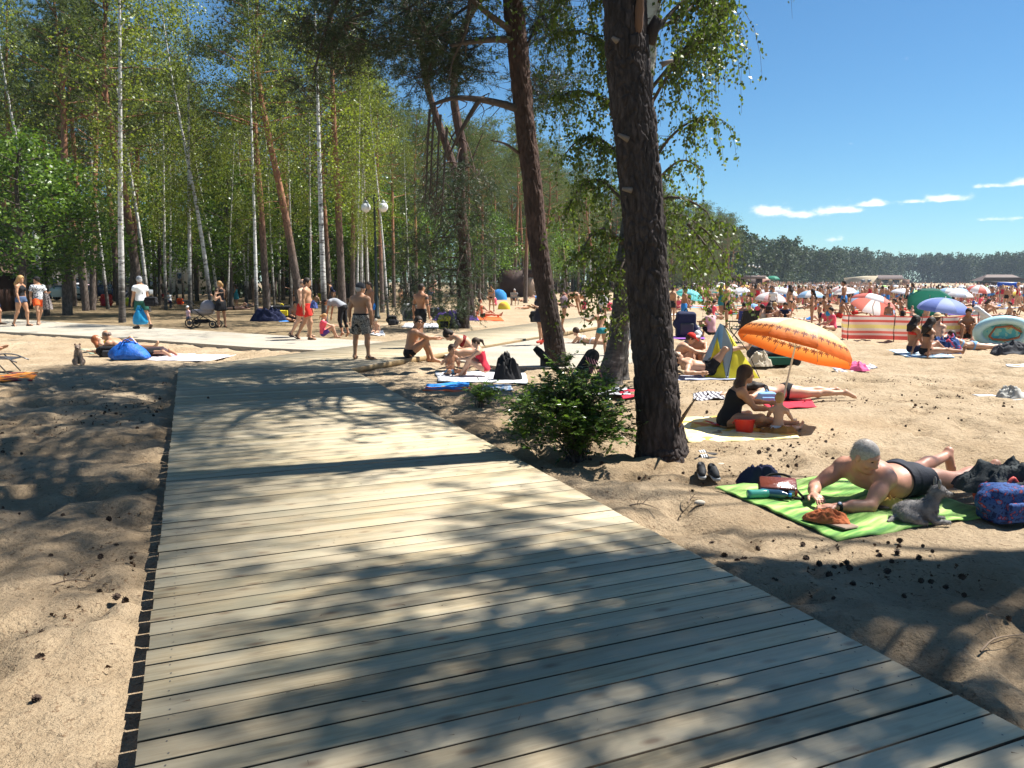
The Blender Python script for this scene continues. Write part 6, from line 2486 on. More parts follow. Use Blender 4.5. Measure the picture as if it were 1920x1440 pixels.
MIDU=[(1770,594,92,[DB,(.34,.42,.76)],(rad(6),rad(4)),'blue violet umbrella on a thin pole over the two seated women'),(1642,588,84,[RD,W3,(.75,.25,.2),LB],(rad(-12),rad(24)),'red white and blue umbrella tilted over the striped windbreak'),(1519,579,50,[LB,W3],(0,0),'light blue and white striped umbrella left of the windbreak'),(1741,597,78,[GRN],(rad(-38),rad(20)),'large dark green umbrella tipped behind the blue violet one'),(1447,564,60,[W3,PK,W3,RD],(rad(4),rad(5)),'white umbrella with pink and red panels behind the blue tent'),(1493,556,32,[ORG,YL],(0,rad(4)),'small orange umbrella left of the two bathers'),(1556,563,32,[TL,W3],(0,0),'mint umbrella above the man in blue trunks'),(1681,571,34,[LIM,TL],(0,rad(-6)),'lime green umbrella in the middle of the crowd'),(1736,566,40,[GRN,(.06,.22,.16)],(0,0),'dark green umbrella right of the lime one'),(1797,572,48,[W3,(.6,.66,.75)],(0,0),'white umbrella behind the blue violet one'),(1838,561,34,[W3],(0,0),'white umbrella left of the bathers in blue shirts'),(1509,552,28,[LIM,YL],(0,0),'lime yellow umbrella far behind the pale blue one'),(1610,557,32,[LB,(.15,.3,.5)],(0,0),'faded blue umbrella behind the standing pair'),(1908,590,40,[YL,W3],(0,0),'yellow and white umbrella at the right edge'),(1296,566,52,[TL,(.2,.65,.7)],(rad(-8),rad(18)),'aqua umbrella half hidden by the hanging birch leaves'),(1366,553,40,[W3],(0,0),'white umbrella right of the hanging birch leaves'),(1392,560,36,[LB,(.3,.5,.8)],(0,rad(8)),'light blue umbrella right of the white one by the birch leaves'),(1640,540,26,[W3,LB],(0,0),'pale umbrella left of the yellow one in the far crowd'),(1650,548,22,[YL],(0,0),'small yellow umbrella in the far crowd'),(1700,548,26,[W3],(0,0),'white umbrella in front of the beach house'),(1757,558,30,[W3,YL],(0,0),'cream umbrella behind the dark green ones'),(1570,551,28,[W3,LB],(0,0),'white and pale blue umbrella behind the mint one'),(1530,546,22,[TL],(0,0),'turquoise umbrella far left in the crowd'),(1783,552,26,[W3],(0,0),'small white umbrella before the lake'),(1811,553,28,[W3,PK],(0,0),'white and pink umbrella before the lake'),(1725,553,24,[PK,W3],(0,0),'pink and white umbrella in the far crowd'),(1449,516,18,[(.03,.25,.16)],(0,0),'green cafe parasol beside the kiosks'),(1429,518,20,[(.75,.68,.55)],(0,0),'cream cafe parasol beside the kiosks'),]
for(px,py,wpx,cols,tl,lb)in MIDU:
 D=2.0 if wpx<60 else 1.75
 Y=D*FPX/wpx
 p=vp(px,py,Y)
 if wpx<36:
  D=1.8
 if 'cafe' in lb:
  D=3.6
  Y=195
  p=vp(px,py,Y)
 zr=min(max(p.z-D*.12,.75),3.2)
 umbrella(lb,(p.x,Y,0),zr,D,cols,tl,panels=8)
def panel(name,pts,m,parent,th=.004,sub_=6,sag=.0):
 """a stretched cloth panel, three or four corners"""
 P=[np.array(p,float)for p in pts]
 if len(P)==3:
  P=[P[0],P[1],P[2],P[0]]
 u=np.linspace(0,1,sub_)[:,None,None]
 v=np.linspace(0,1,sub_)[None,:,None]
 G=P[0]*(1-u)*(1-v)+P[1]*u*(1-v)+P[2]*u*v+P[3]*(1-u)*v
 if len(pts)==3:
  G=P[0]*(1-u)+(P[1]*(1-v)+P[2]*v)*u
 n=np.cross(P[1]-P[0],P[2]-P[0])
 n=n/(np.linalg.norm(n)+1e-9)
 G=G+n*(sag*np.sin(u*math.pi)*np.sin(v*math.pi))
 top_=G.reshape(-1,3)
 bot=top_-n*th
 i,j=np.meshgrid(np.arange(sub_-1),np.arange(sub_-1),indexing='ij')
 a=i*sub_+j
 F=np.stack([a,a+sub_,a+sub_+1,a+1],-1).reshape(-1,4)
 return mesh_np(name,np.vstack([top_,bot]),np.vstack([F,F[:,::-1]+len(top_)]),m,parent)
tc_=gp(1370,706)
tent=empty('sun_tent',tc_,0,'yellow and pale blue pop-up sun tent behind the lying man','tent')
TV=lambda x,y,d:tuple(np.array(vp(x,y,tc_.y+d))-np.array(tc_))
tb=mat('tent_pale_blue',(.30,.52,.72),rough=.55,var=.06,bump=.008,bscale=6,trans=.25)
tg=mat('tent_grey_blue',(.40,.50,.58),rough=.55,var=.06,bump=.008,bscale=6,trans=.25)
ty=mat('tent_yellow',(.80,.70,.05),rough=.55,var=.05,bump=.008,bscale=6,trans=.25)
gpt=lambda x,d:tuple((np.array(vp(x,700,tc_.y+d))-np.array(tc_))*np.array([1,1,0])+np.array([0,0,.0]))
apx=TV(1350,606,.25)
apx2=TV(1357,610,-.05)
panel('panel',[apx,gpt(1306,.5),gpt(1322,-.15)],tb,tent,sag=.03)
panel('panel',[TV(1345,632,.0),gpt(1322,-.15),gpt(1362,-.35)],ty,tent,sag=.02)
panel('panel',[apx,TV(1345,632,0.0),TV(1353,655,-.15),apx2],tb,tent,sag=.01)
panel('panel',[apx2,TV(1353,655,-.15),gpt(1362,-.35),TV(1374,650,-.25)],tg,tent,sag=.02)
panel('panel',[apx2,TV(1374,650,-.25),gpt(1366,-.38)],tg,tent,sag=.0)
panel('panel',[apx2,gpt(1366,-.36),gpt(1424,-.25)],ty,tent,sag=.05)
panel('panel',[apx,gpt(1424,-.25),gpt(1405,.9)],ty,tent,sag=.03)
panel('panel',[apx,gpt(1405,.9),gpt(1306,.5)],tb,tent,sag=.03)
MB().tube(spline([apx2,TV(1396,650,-.2),gpt(1425,-.27)],8),.008,6).build('tent_pole',BLACK,tent)
MB().tube(spline([apx2,TV(1374,650,-.28),gpt(1362,-.37)],8),.006,6).build('tent_pole',BLACK,tent)
wbm=pattern_mat('red_cream_striped_cloth',[(0,(.62,.10,.08)),(.16,(.72,.50,.42)),(.24,(.70,.16,.12)),(.34,(.74,.60,.50)),(.45,(.78,.62,.22)),(.60,(.76,.55,.45)),(.70,(.66,.12,.09)),(.80,(.74,.62,.56)),(.92,(.64,.10,.08))],'stripe',1.0,rot=(0,rad(90),0),trans=.3,bump=.01,coord='Generated')
m=wbm
nt=m.node_tree
wl=[gp(1577,634),gp(1588,637),gp(1647,638),gp(1706,640),gp(1730,641),gp(1790,640),gp(1835,634)]
wbk=empty('windbreak',wl[2],0,'long red and cream striped windbreak on dark sticks','windbreak')
sp=spline([np.array(q)-np.array(wl[2])for q in wl],60)
H_=.72
V=[]
for k,q in enumerate(sp):
 for j in range(9):
  z=j/8
  V.append((q[0]+.015*math.sin(k*.9+j),q[1]+.05*math.sin(z*3.1)*math.sin(k*.45),.03+H_*z-.025*abs(math.sin(k*.3))*z))
V=np.array(V)
i,j=np.meshgrid(np.arange(59),np.arange(8),indexing='ij')
a=i*9+j
F=np.stack([a,a+9,a+10,a+1],-1).reshape(-1,4)
o=mesh_np('windbreak_cloth',V,F,wbm,wbk)
for n_ in nt.nodes:
 if n_.type=='MAPPING':
  n_.inputs['Rotation'].default_value=(0,0,0)
 if n_.type=='SEPXYZ':
  for l_ in list(n_.outputs[0].links):
   L(nt,n_.outputs[2],l_.to_socket)
for k in(4,10,24,38,45,58):
 q=sp[k]
 MB().tube([(q[0],q[1]-.025,-.05),(q[0],q[1]-.025,H_+.10)],.014,7).build('stick',mat('dark_stick',(.09,.035,.025)),wbk)
p=gp(1880,650)
bt=empty('inflatable_boat',p,rad(-8),'round pale blue inflatable boat leaning on its edge at right','boat')
F_=[]
rb=mat('pvc_pale_blue',(.42,.66,.70),rough=.3,var=.06,spec=.5)
pts=[]
for k in range(33):
 a=2*math.pi*k/32
 pts.append((.62*math.cos(a),.10-.10*math.sin(a),.38+.34*math.sin(a)))
V,F,_=tube_np(pts,.12,12)
mesh_np('tube',V,F,rb,bt)
MB().ball((0,.12,.38),(.55,.05,.30),20,10).build('floor',pattern_mat('boat_print',[(0,(.10,.45,.50)),(.45,(.30,.60,.52)),(.55,(.55,.60,.28)),(.62,(.6,.22,.1))],'noise',5),bt,True)
MB().tube([(x*.7,-.06,.38+z)for x,z in((-.55,-.1),(-.35,.14),(.2,.18),(.58,.02),(.5,-.12),(.1,-.2),(-.4,-.18),(-.55,-.1))],.03,6,False).build('printed_band',mat('boat_brown_band',(.35,.12,.05)),bt,True)
p=gp(1862,630)
mt=empty('air_mattress',p,rad(12),'white air mattress leaning behind the inflatable boat','mattress')
mm=MB()
for k in range(6):
 mm.tube([(-.75+.05*k,.08*k,.92-.16*k+.0),(.45+.05*k,.08*k,.20+.0-.02*k)],.085,8)
mm.build('air_tubes',mat('white_pvc',(.66,.66,.68),rough=.35),mt,True)
def camp_chair(px,py,label,m,rz=0.0,back=.55):
 p=gp(px,py)
 r=empty('folding_chair',p,rz,label,'chair')
 fr=mat('chair_tube',(.02,.02,.022),rough=.4,metal=.3)
 panel('seat',[(-.25,-.22,.40),(.25,-.22,.40),(.25,.22,.36),(-.25,.22,.36)],m,r,.01)
 panel('backrest',[(-.25,.22,.38),(.25,.22,.38),(.25,.42,.38+back),(-.25,.42,.38+back)],m,r,.01)
 for s in(-1,1):
  MB().tube([(s*.27,-.24,0),(s*.27,.22,.40),(s*.27,.44,.42+back)],.014,7).build('leg',fr,r)
  MB().tube([(s*.27,.30,0),(s*.27,-.22,.40)],.014,7).build('leg',fr,r)
  MB().tube([(s*.29,-.26,.60),(s*.29,.30,.62)],.02,7).build('armrest',fr,r)
  MB().tube([(s*.28,-.2,.41),(s*.28,-.2,.6)],.012,6).build('armrest_post',fr,r)
 return r
camp_chair(1390,642,'empty black folding chair behind the pale blue tent',BLACK,rad(200))
camp_chair(318,578,'folding chair with maroon seat under the birches',MAROON,rad(60))
camp_chair(236,572,'low dark folding chair beside the tall white birch',DKGREY,rad(30))
camp_chair(965,572,'pale folding chair in front of the brown hut',GREY,rad(170))
def shell(label,px,py,w,cols,D=0.9):
 p=gp(px,py)
 wm_=w*p.y/FPX
 r=empty('beach_shelter',p,0,label,'tent')
 for k in range(4):
  V,F=[],[]
  for i in range(5):
   a=math.pi*(k+i/4)/4
   for j in range(7):
    b2=math.pi*j/6
    V.append((-math.cos(b2)*wm_/2,math.cos(a)*wm_*.3*math.sin(b2),math.sin(a)*wm_*.62*math.sin(b2)**.8))
  for i in range(4):
   for j in range(6):
    q=i*7+j
    F.append([q,q+1,q+8,q+7])
  mesh_np('panel',np.array(V),np.array(F),cols[k%len(cols)],r)
 return r
shell('bright blue domed beach shelter in front of the brown hut',935,562,32,[BLUE,mat('shelter_sky',(.05,.30,.70),rough=.5)])
shell('yellow flowered folding shelter beside the blue dome',945,580,24,[pattern_mat('yellow_flower_print',[(0,(.75,.60,.06)),(.5,(.35,.55,.10)),(.62,(.8,.45,.1))],'cells',5)])
shell('yellow shelter behind the two men in red trunks',598,566,26,[YELLOW])
shell('turquoise beach shelter beside the dark green umbrella',1704,612,30,[mat('shelter_turquoise',(.05,.50,.62),rough=.5)])
shell('orange beach shelter left of the seated group',1392,598,24,[mat('shelter_orange',(.75,.26,.05),rough=.5)])
shell('pale blue beach shelter behind the seated group',1412,590,34,[LBLUE])
shell('small blue shelter behind the leaning pine',1010,566,16,[BLUE])
leaf_t=None
def leaf_towel_mat():
 m,nt,b=newmat('banana_leaf_print')
 tcn=N(nt,'ShaderNodeTexCoord')
 mp=N(nt,'ShaderNodeMapping')
 mp.inputs['Rotation'].default_value=(0,0,rad(-35))
 L(nt,tcn.outputs['Object'],mp.inputs[0])
 st_=N(nt,'ShaderNodeMapping')
 st_.inputs['Scale'].default_value=(1.0,7,1)
 L(nt,mp.outputs[0],st_.inputs[0])
 n1=N(nt,'ShaderNodeTexNoise',ins={'Scale':2.0,'Detail':4.0})
 L(nt,st_.outputs[0],n1.inputs['Vector'])
 n2=N(nt,'ShaderNodeTexNoise',ins={'Scale':1.8,'Detail':3.0})
 L(nt,tcn.outputs['Object'],n2.inputs['Vector'])
 c1=ramp(nt,n1.outputs['Fac'],[(.34,(.035,.14,.025)),(.46,(.12,.30,.045)),(.56,(.30,.50,.11)),(.7,(.50,.66,.24))])
 mx=N(nt,'ShaderNodeMixRGB')
 L(nt,ramp(nt,n2.outputs['Fac'],[(.45,(0,0,0)),(.7,(.5,.5,.5))]),mx.inputs[0])
 L(nt,c1,mx.inputs[1])
 mx.inputs[2].default_value=(.40,.58,.18,1)
 L(nt,mx.outputs[0],b.inputs['Base Color'])
 b.inputs['Roughness'].default_value=.8
 return m
cloth_quad('beach_towel','large green leaf-patterned towel under the lying grey-haired man','towel',gpq((1340,917),(1572,1014),(1872,968),(1600,893)),leaf_towel_mat(),.020,60,48,wav=4.0,z=.02)
sunfl=pattern_mat('yellow_sun_print',[(0,(.80,.66,.28)),(.42,(.80,.70,.40)),(.54,(.76,.48,.10)),(.62,(.66,.22,.06)),(.68,(.80,.66,.26))],'noise',2.6)
cloth_quad('beach_towel','yellow and orange printed towel under the woman in black','towel',gpq((1270,785),(1290,832),(1500,822),(1440,779)),sunfl,.014,44,30,wav=4)
crumple('cloth_heap','brown and ochre cloth bunched beside the baby','cloth',gp(1462,812),(.45,.25,.09),mat('ochre_cloth',(.42,.20,.05),rough=.9,var=.3,scale=7,bump=.008),5,.2)
whitet=mat('white_terry',(.62,.62,.63),rough=.95,var=.06,scale=14,bump=.006)
cloth_quad('beach_towel','white towel in front of the seated family','towel',gpq((815,697),(822,716),(990,720),(985,700)),whitet,.012)
cloth_quad('beach_towel','bright blue towel edge in front of the white family towel','towel',gpq((800,722),(797,730),(880,732),(880,716)),BLUE,.014)
cloth_quad('beach_towel','coral orange towel nearest the boardwalk at the family','towel',gpq((800,727),(792,733),(880,737),(882,728)),mat('coral_cloth',(.80,.16,.06),rough=.9,var=.1,bump=.008),.016)
cloth_quad('beach_towel','white and blue striped towel right of the small shrub','towel',gpq((905,722),(905,733),(962,733),(958,722)),pattern_mat('white_blue_stripe',[(0,(.65,.67,.70)),(.6,(.35,.5,.68))],'stripe',9),.01)
pinkt=pattern_mat('pink_white_print',[(0,(.72,.66,.67)),(.55,(.74,.70,.70)),(.62,(.70,.30,.42))],'noise',2.2)
cloth_quad('beach_towel','white towel with pink print beside the blue bag','towel',gpq((295,663),(275,676),(385,678),(443,666)),pinkt,.010)
cloth_quad('beach_towel','greenish mat under the sunbathing couple at left','towel',gpq((150,655),(170,664),(300,664),(285,652)),mat('pale_green_mat',(.35,.42,.30),rough=.9),.01)
cloth_quad('beach_towel','orange patterned towel under the lounger at left edge','towel',gpq((-45,702),(-50,716),(60,714),(72,699)),pattern_mat('orange_maroon_print',[(0,(.80,.25,.04)),(.46,(.78,.34,.10)),(.55,(.70,.60,.40)),(.6,(.22,.02,.03))],'cells',3.2),.014)
cloth_quad('beach_towel','grey blue mat under the man with the raised leg','towel',gpq((1265,706),(1268,714),(1390,712),(1375,702)),mat('blue_grey_mat',(.35,.38,.50),rough=.9),.01)
cloth_quad('beach_towel','crimson towel under the sunbather in black bikini','towel',gpq((1425,752),(1440,768),(1530,764),(1520,750)),CRIMSON,.010)
cloth_quad('beach_towel','white cloth with dark stripes by the sunbather','towel',gpq((1300,738),(1300,752),(1360,750),(1355,736)),pattern_mat('dark_stripe_cloth',[(0,(.55,.55,.56)),(.5,(.10,.09,.11))],'stripe',14),.03)
cloth_quad('beach_towel','blue and white striped towel under the two seated women','towel',gpq((1662,656),(1700,670),(1790,671),(1770,657)),pattern_mat('blue_white_stripes',[(0,(.60,.68,.75)),(.55,(.30,.46,.62))],'stripe',5),.01)
cloth_quad('beach_towel','white and pink sheet behind the orange umbrella','towel',gpq((1560,690),(1570,700),(1645,690),(1632,682)),pattern_mat('white_dark_stripes',[(0,(.65,.65,.66)),(.5,(.16,.16,.2))],'stripe',6),.012)
crumple('cloth_heap','hot pink cloth heap behind the orange umbrella','cloth',gp(1603,694),(.5,.4,.16),mat('hot_pink',(.75,.12,.28),rough=.8),4)
cloth_quad('beach_towel','purple towel behind the hanging birch leaves','towel',gpq((1262,631),(1262,636),(1322,636),(1318,631)),mat('violet_cloth',(.24,.08,.36),rough=.9),.01)
cloth_quad('beach_towel','white towel with grey bag at the right edge','towel',gpq((1822,742),(1880,752),(1935,752),(1925,738)),whitet,.012)
crumple('canvas_bag','grey canvas bag slumped on the white towel at right','bag',gp(1894,748),(.42,.3,.16),mat('canvas_grey',(.42,.41,.38),rough=.9,var=.1),9)
crumple('clothes_heap','dark clothes heap on a purple mat at right','clothes',gp(1895,664),(1.0,.5,.28),DKGREY,12)
cloth_quad('beach_towel','pale towel at the right edge behind the dark clothes','towel',gpq((1885,684),(1890,688),(1940,688),(1940,683)),whitet,.01)
cloth_quad('beach_towel','grey towel left of the yellow tote by the tall pine','towel',gpq((760,606),(752,614),(830,616),(835,607)),whitet,.01)
cloth_quad('beach_towel','white towel beside the red cloth by the old birch','towel',gpq((1098,728),(1110,742),(1182,742),(1172,726)),whitet,.02)
cloth_quad('beach_towel','red towel right of the old leaning birch','towel',gpq((1160,734),(1168,748),(1196,748),(1196,732)),CRIMSON,.02)
def backpack(label,px,py,size,m,m2,rz=0.0,tilt=0.0,cat='bag',name='backpack',strapm=None,group=None,h=0.0):
 """soft bag with lid, front pocket and straps"""
 p=gp(px,py,h)
 r=empty(name,p,rz,label,cat,group)
 W_,D_,H_=size
 M=Matrix.Rotation(tilt,3,'X')
 F=Field()
 e_=min(W_,D_,H_)*.16
 F.box((0,0,H_*.45),(W_*.5-e_,D_*.45-e_,H_*.45-e_),e_,None,.02)
 F.cap((-W_*.30,0,H_*.86),(W_*.30,0,H_*.82),H_*.10,None,H_*.12)
 F.cap((-W_*.45,0,H_*.5),(W_*.45,-D_*.1,H_*.3),D_*.36,None,H_*.1)
 V,Q=F.arrays(max(.012,H_/22),[((0,0,-1),0.0)])
 V=V@np.array(M).T
 mesh_np('body',V,Q,m,r)
 F=Field()
 F.box((0,-D_*.45,H_*.32),(W_*.30,D_*.06,H_*.18),D_*.07,None,.01)
 V,Q=F.arrays(max(.010,H_/26))
 mesh_np('pocket',V@np.array(M).T,Q,m2,r)
 for s in(-1,1):
  pts=[M@Vector(q)for q in((s*W_*.25,D_*.40,H_*.85),(s*W_*.32,D_*.75,H_*.55),(s*W_*.32,D_*.45,H_*.12))]
  V,F4,_=tube_np(spline(pts,8),W_*.045,6)
  mesh_np('strap',V,F4,strapm or m,r)
 MB().tube(spline([M@Vector(q)for q in((-W_*.1,0,H_*.92),(0,0,H_*1.06),(W_*.1,0,H_*.92))],7),W_*.03,6).build('handle',strapm or m2,r,True)
 return r
bluedot=pattern_mat('blue_orange_flower_print',[(0,(.012,.025,.09)),(.40,(.03,.075,.22)),(.52,(.015,.035,.13)),(.60,(.30,.05,.035)),(.65,(.07,.15,.34))],'noise',26,detail=3)
bp_=backpack('blue flowered beach bag with red straps under a dark grey jacket',1893,975,(.42,.26,.30),bluedot,bluedot,rad(10),strapm=mat('coral_strap',(.55,.08,.07),rough=.7))
jk=crumple('jacket','dark grey jacket draped over the blue flowered bag','jacket',gp(1886,962)+Vector((.03,.04,.17)),(.74,.50,.22),mat('charcoal_cloth',(.035,.042,.045),rough=.85,bump=.008),21,rad(-12),k=10)
crumple('navy_bag','navy blue pouch lying on the green towel behind the brown bag','bag',gp(1424,908),(.40,.24,.16),NAVY,3,rad(-12),k=8)
p=gp(1457,930)
r=empty('shoulder_bag',p,rad(-14),'shiny brown leather shoulder bag on the green towel','bag')
lea=mat('brown_leather',(.17,.045,.028),rough=.22,var=.15,scale=9,spec=.6,bump=.004)
MB().box((0,0,.055),(.30,.20,.10),bev=.03,M=Matrix.Rotation(rad(14),3,'X')).build('body',lea,r,True)
MB().box((0,-.03,.115),(.29,.17,.02),bev=.009,M=Matrix.Rotation(rad(20),3,'X')).build('flap',lea,r,True)
MB().tube(spline([(-.14,0,.10),(-.05,.12,.15),(.10,.12,.14),(.15,0,.06),(.19,-.11,.025),(.1,-.14,.03)],16),.010,6).build('strap',BLACK,r,True)
MB().box((.10,-.098,.06),(.05,.02,.05),bev=.006).build('buckle_patch',mat('dull_steel',(.4,.4,.4),rough=.35,metal=.8),r)
pet=mat('teal_plastic',(.10,.42,.36),rough=.12,var=.1,spec=.6,trans=.3)
for(px,py,rz,lb,mm_)in((1424,938,8,'teal plastic bottle lying at the corner of the green towel',pet),(1449,938,-20,'dark blue bottle lying beside the teal one',mat('navy_plastic',(.03,.08,.14),rough=.15,spec=.6))):
 r=empty('bottle',gp(px,py)+Vector((0,0,.055)),rad(rz),lb,'bottle','bottles on the green towel')
 m=MB().lathe([(0,-.1),(.034,-.1),(.036,-.08),(.033,-.02),(.036,.04),(.030,.08),(.014,.105),(.013,.12),(0,.12)],n=14)
 o=m.build('bottle_body',mm_,r,True)
 o.rotation_euler=(0,rad(90),0)
 o=MB().lathe([(0,.118),(.016,.118),(.016,.14),(0,.14)],n=10).build('bottle_cap',BLUE,r)
 o.rotation_euler=(0,rad(90),0)
cloth_quad('folded_towel','taupe folded towel under the orange one at the edge of the green towel','towel',[q+Vector((0,0,.03))for q in gpq((1525,980),(1582,1003),(1608,997),(1560,976))],mat('taupe_cloth',(.24,.17,.13),rough=.95),.006,20,14)
crumple('orange_towel','rust orange cloth rolled on the taupe folded towel','cloth',gp(1552,986)+Vector((0,0,.035)),(.34,.17,.075),mat('rust_terry',(.42,.12,.045),rough=.95,var=.15,bump=.006),14,rad(-22),k=7)
crumple('yellow_cloth','crumpled yellow shirt beside the small dog','cloth',gp(1668,955)+Vector((0,0,.02)),(.22,.12,.08),mat('mustard_cloth',(.55,.36,.10),rough=.9),8,rad(-15))
r=empty('glasses_case',gp(1650,960)+Vector((0,0,.02)),rad(-10),'brown glasses case in front of the yellow shirt','case')
MB().ball((0,0,.015),(.07,.03,.016),14,8).build('shell',BROWNSHOE,r,True)
mesh_np('paper_slip',np.array([(-.03,-.02,0.02),(.04,-.02,.02),(.04,.02,.025),(-.03,.02,.03),(-.03,-.02,0.018),(.04,-.02,.018),(.04,.02,.023),(-.03,.02,.028)])+np.array(gp(1640,957)),[[0,1,2,3],[7,6,5,4]],mat('lime_paper',(.5,.65,.15)))
tag(bpy.data.objects['paper_slip'],'small lime green slip beside the glasses case','paper')
def sneaker(px,py,rz,label,kind='sneaker'):
 r=empty(kind,gp(px,py),rad(rz),label,'shoe','black sneakers by the big pine' if kind=='sneaker' else 'black slides by the big pine')
 if kind=='sneaker':
  F=Field()
  F.cap((0,-.10,.030),(0,.11,.026),.038,.036,.02)
  V,Q=F.arrays(.007,[((0,0,1),.034),((0,0,-1),.0)])
  V[:,2]*=.95
  mesh_np('sole',V,Q,mat('pale_sole',(.45,.44,.42),rough=.7),r)
  F=Field()
  F.cap((0,-.09,.055),(0,.02,.055),.036,.036,.02)
  F.cap((0,.02,.05),(0,.11,.042),.036,.030,.03)
  F.cap((0,-.10,.085),(0,-.03,.085),.030,.030,.03)
  F.ell((0,-.06,.125),(.024,.055,.035),None,.01,op=1)
  V,Q=F.arrays(.007,[((0,0,-1),-.028)])
  mesh_np('upper',V,Q,mat('black_mesh',(.022,.022,.024),rough=.7,var=.3,scale=30),r)
  for k in range(4):
   MB().tube([(-.022,-.01+.022*k,.086-.006*k),(.022,-.004+.022*k,.086-.006*k)],.004,5).build('lace',mat('dark_lace',(.09,.09,.09)),r)
 else:
  F=Field()
  F.ell((0,0,.018),(.046,.135,.018),None,0)
  V,Q=F.arrays(.006)
  mesh_np('sole',V,Q,SHOE,r)
  V,F4=[],[]
  for k in range(9):
   a=math.pi*k/8
   for y in(.0,.03,.075):
    V.append((-.05*math.cos(a),y,.018+.045*math.sin(a)-y*.12))
  for k in range(8):
   for j in range(2):
    F4.append([k*3+j,k*3+j+1,k*3+j+4,k*3+j+3])
  mesh_np('band',np.array(V),np.array(F4),SHOE,r)
  for j,y in enumerate((.012,.034,.056)):
   V,F4=[],[]
   for k in range(9):
    a=math.pi*(.18+.64*k/8)
    for yy in(y,y+.012):
     V.append((-.0525*math.cos(a),yy,.019+.0478*math.sin(a)-yy*.12))
   for k in range(8):
    F4.append([k*2,k*2+1,k*2+3,k*2+2])
   mesh_np('white_stripe',np.array(V),np.array(F4),mat('white_print',(.7,.7,.7)),r)
 return r
sneaker(1315,893,170,'left one of the black sneakers beside the big pine trunk')
sneaker(1338,896,178,'right one of the black sneakers beside the big pine trunk')
sneaker(1326,863,95,'black slide with white stripes lying behind the sneakers','slide')
sneaker(1322,855,100,'second black slide partly under the striped one','slide')
r=empty('bucket',gp(1396,812),0,'red plastic sand bucket on the yellow towel','bucket')
redp=mat('red_plastic',(.70,.035,.02),rough=.3,spec=.5)
o=MB().lathe([(.0,.0),(.085,0),(.095,.015),(.115,.15),(.122,.16),(.110,.16),(.09,.02),(0,.015)],n=20).build('pail',redp,r,True)
o.rotation_euler=(rad(-8),0,0)
MB().tube(spline([(-.115,0,.15),(-.12,.07,.10),(0,.13,.07),(.12,.07,.10),(.115,0,.15)],12),.005,5).build('handle',redp,r)
for(px,py,lb,rz)in((1345,800,'flat orange toy scoop left of the red bucket',30),(1478,804,'small red toy scoop at the baby\'s feet',60)):
 r=empty('toy_scoop',gp(px,py)+Vector((0,0,.02)),rad(rz),lb,'toy')
 MB().box((0,0,.012),(.10,.14,.012),bev=.005).build('blade',redp,r)
 MB().tube([(0,.06,.015),(0,.2,.02)],.010,7).build('handle',redp,r)
sack('bag','bright blue plastic bag beside the sunbathing couple','bag',gp(243,674),(.85,.6,.38),mat('blue_plastic',(.012,.13,.55),rough=.4,var=.3,spec=.5,bump=.02),31)
backpack('black bag left of the bright blue plastic bag',210,669,(.5,.3,.28),BLACK,DKGREY,.3)
backpack('dark backpack lying right of the bright blue plastic bag',285,669,(.55,.35,.22),mat('dark_plum',(.05,.025,.03)),BLACK,.5,rad(-30))
backpack('black rucksack on the sand right of the child on the inflatable',736,610,(.34,.3,.42),BLACK,DKGREY,.1)
backpack('yellow and black tote against the tall pine',834,616,(.45,.3,.52),mat('acid_yellow',(.62,.58,.04)),BLACK,0)
backpack('dark cooler bag right of the yellow tote',850,616,(.40,.3,.36),DKGREY,BLACK,0)
backpack('grey white rucksack left of the tattooed man',768,601,(.6,.4,.8),mat('pale_grey_cloth',(.4,.4,.38)),DKGREY,0)
backpack('navy bag left of the purple mattress',820,595,(.7,.4,.5),NAVY,BLACK,.4)
crumple('air_mattress','purple air bed lying behind the tall pine','mattress',gp(855,600),(2.2,1.0,.35),PURPLE,6,0,k=9,vox=.05)
backpack('black sports bag with yellow piping in the shade of the birches',529,594,(.9,.5,.6),BLACK,YELLOW,.2)
crumple('clothes_heap','dark heap of bags under the lone birch','bags',gp(505,602),(1.5,.7,.5),NAVY,61,0,k=12,vox=.04)
cloth_quad('beach_towel','blue towel beside the dark heap of bags','towel',gpq((525,597),(522,603),(565,604),(562,597)),BLUE,.02)
cloth_quad('beach_towel','white blue float mat under the small child behind the man in camouflage','towel',gpq((690,624),(692,630),(722,629),(718,622)),whitet,.06)
backpack('yellow green carrier bag standing by the tall birch',240,574,(.6,.35,.6),mat('lime_plastic',(.55,.68,.04),rough=.4),YELLOW,0)
backpack('red rucksack left of the tall birch',199,574,(.7,.4,.9),RED,CRIMSON,.2,rad(-18))
backpack('bright orange bag beside the maroon folding chair',338,571,(.4,.3,.5),ORANGE,RED,0)
r=empty('parasol_bag',gp(1088,742),0,'long black padded bag slanting up behind the shrub','bag')
lo=np.array(r.location)
pts=[np.array(vp(1090,738,gp(1088,742).y))-lo,np.array(vp(1045,693,gp(1088,742).y))-lo,np.array(vp(1003,652,gp(1088,742).y+.1))-lo]
MB().tube(spline(pts,12),[.03,.034,.036,.036,.038,.04,.042,.044,.05,.06,.06,.045],10).build('padded_sleeve',BLACK,r,True)
MB().box(np.array(vp(1019,678,gp(1088,742).y+.1))-lo,(.10,.08,.14),bev=.01).build('side_pocket',DKGREY,r)
p=gp(1092,735)
r=empty('rucksack',p,rad(0),'tall black oval rucksack leaning against the old birch','bag')
lo=np.array(p)
F=Field()
F.cap(np.array(vp(1080,722,p.y))-lo,np.array(vp(1110,668,p.y+.15))-lo,.15,.12,.03)
V,Q=F.arrays(.02)
mesh_np('body',V,Q,BLACK,r)
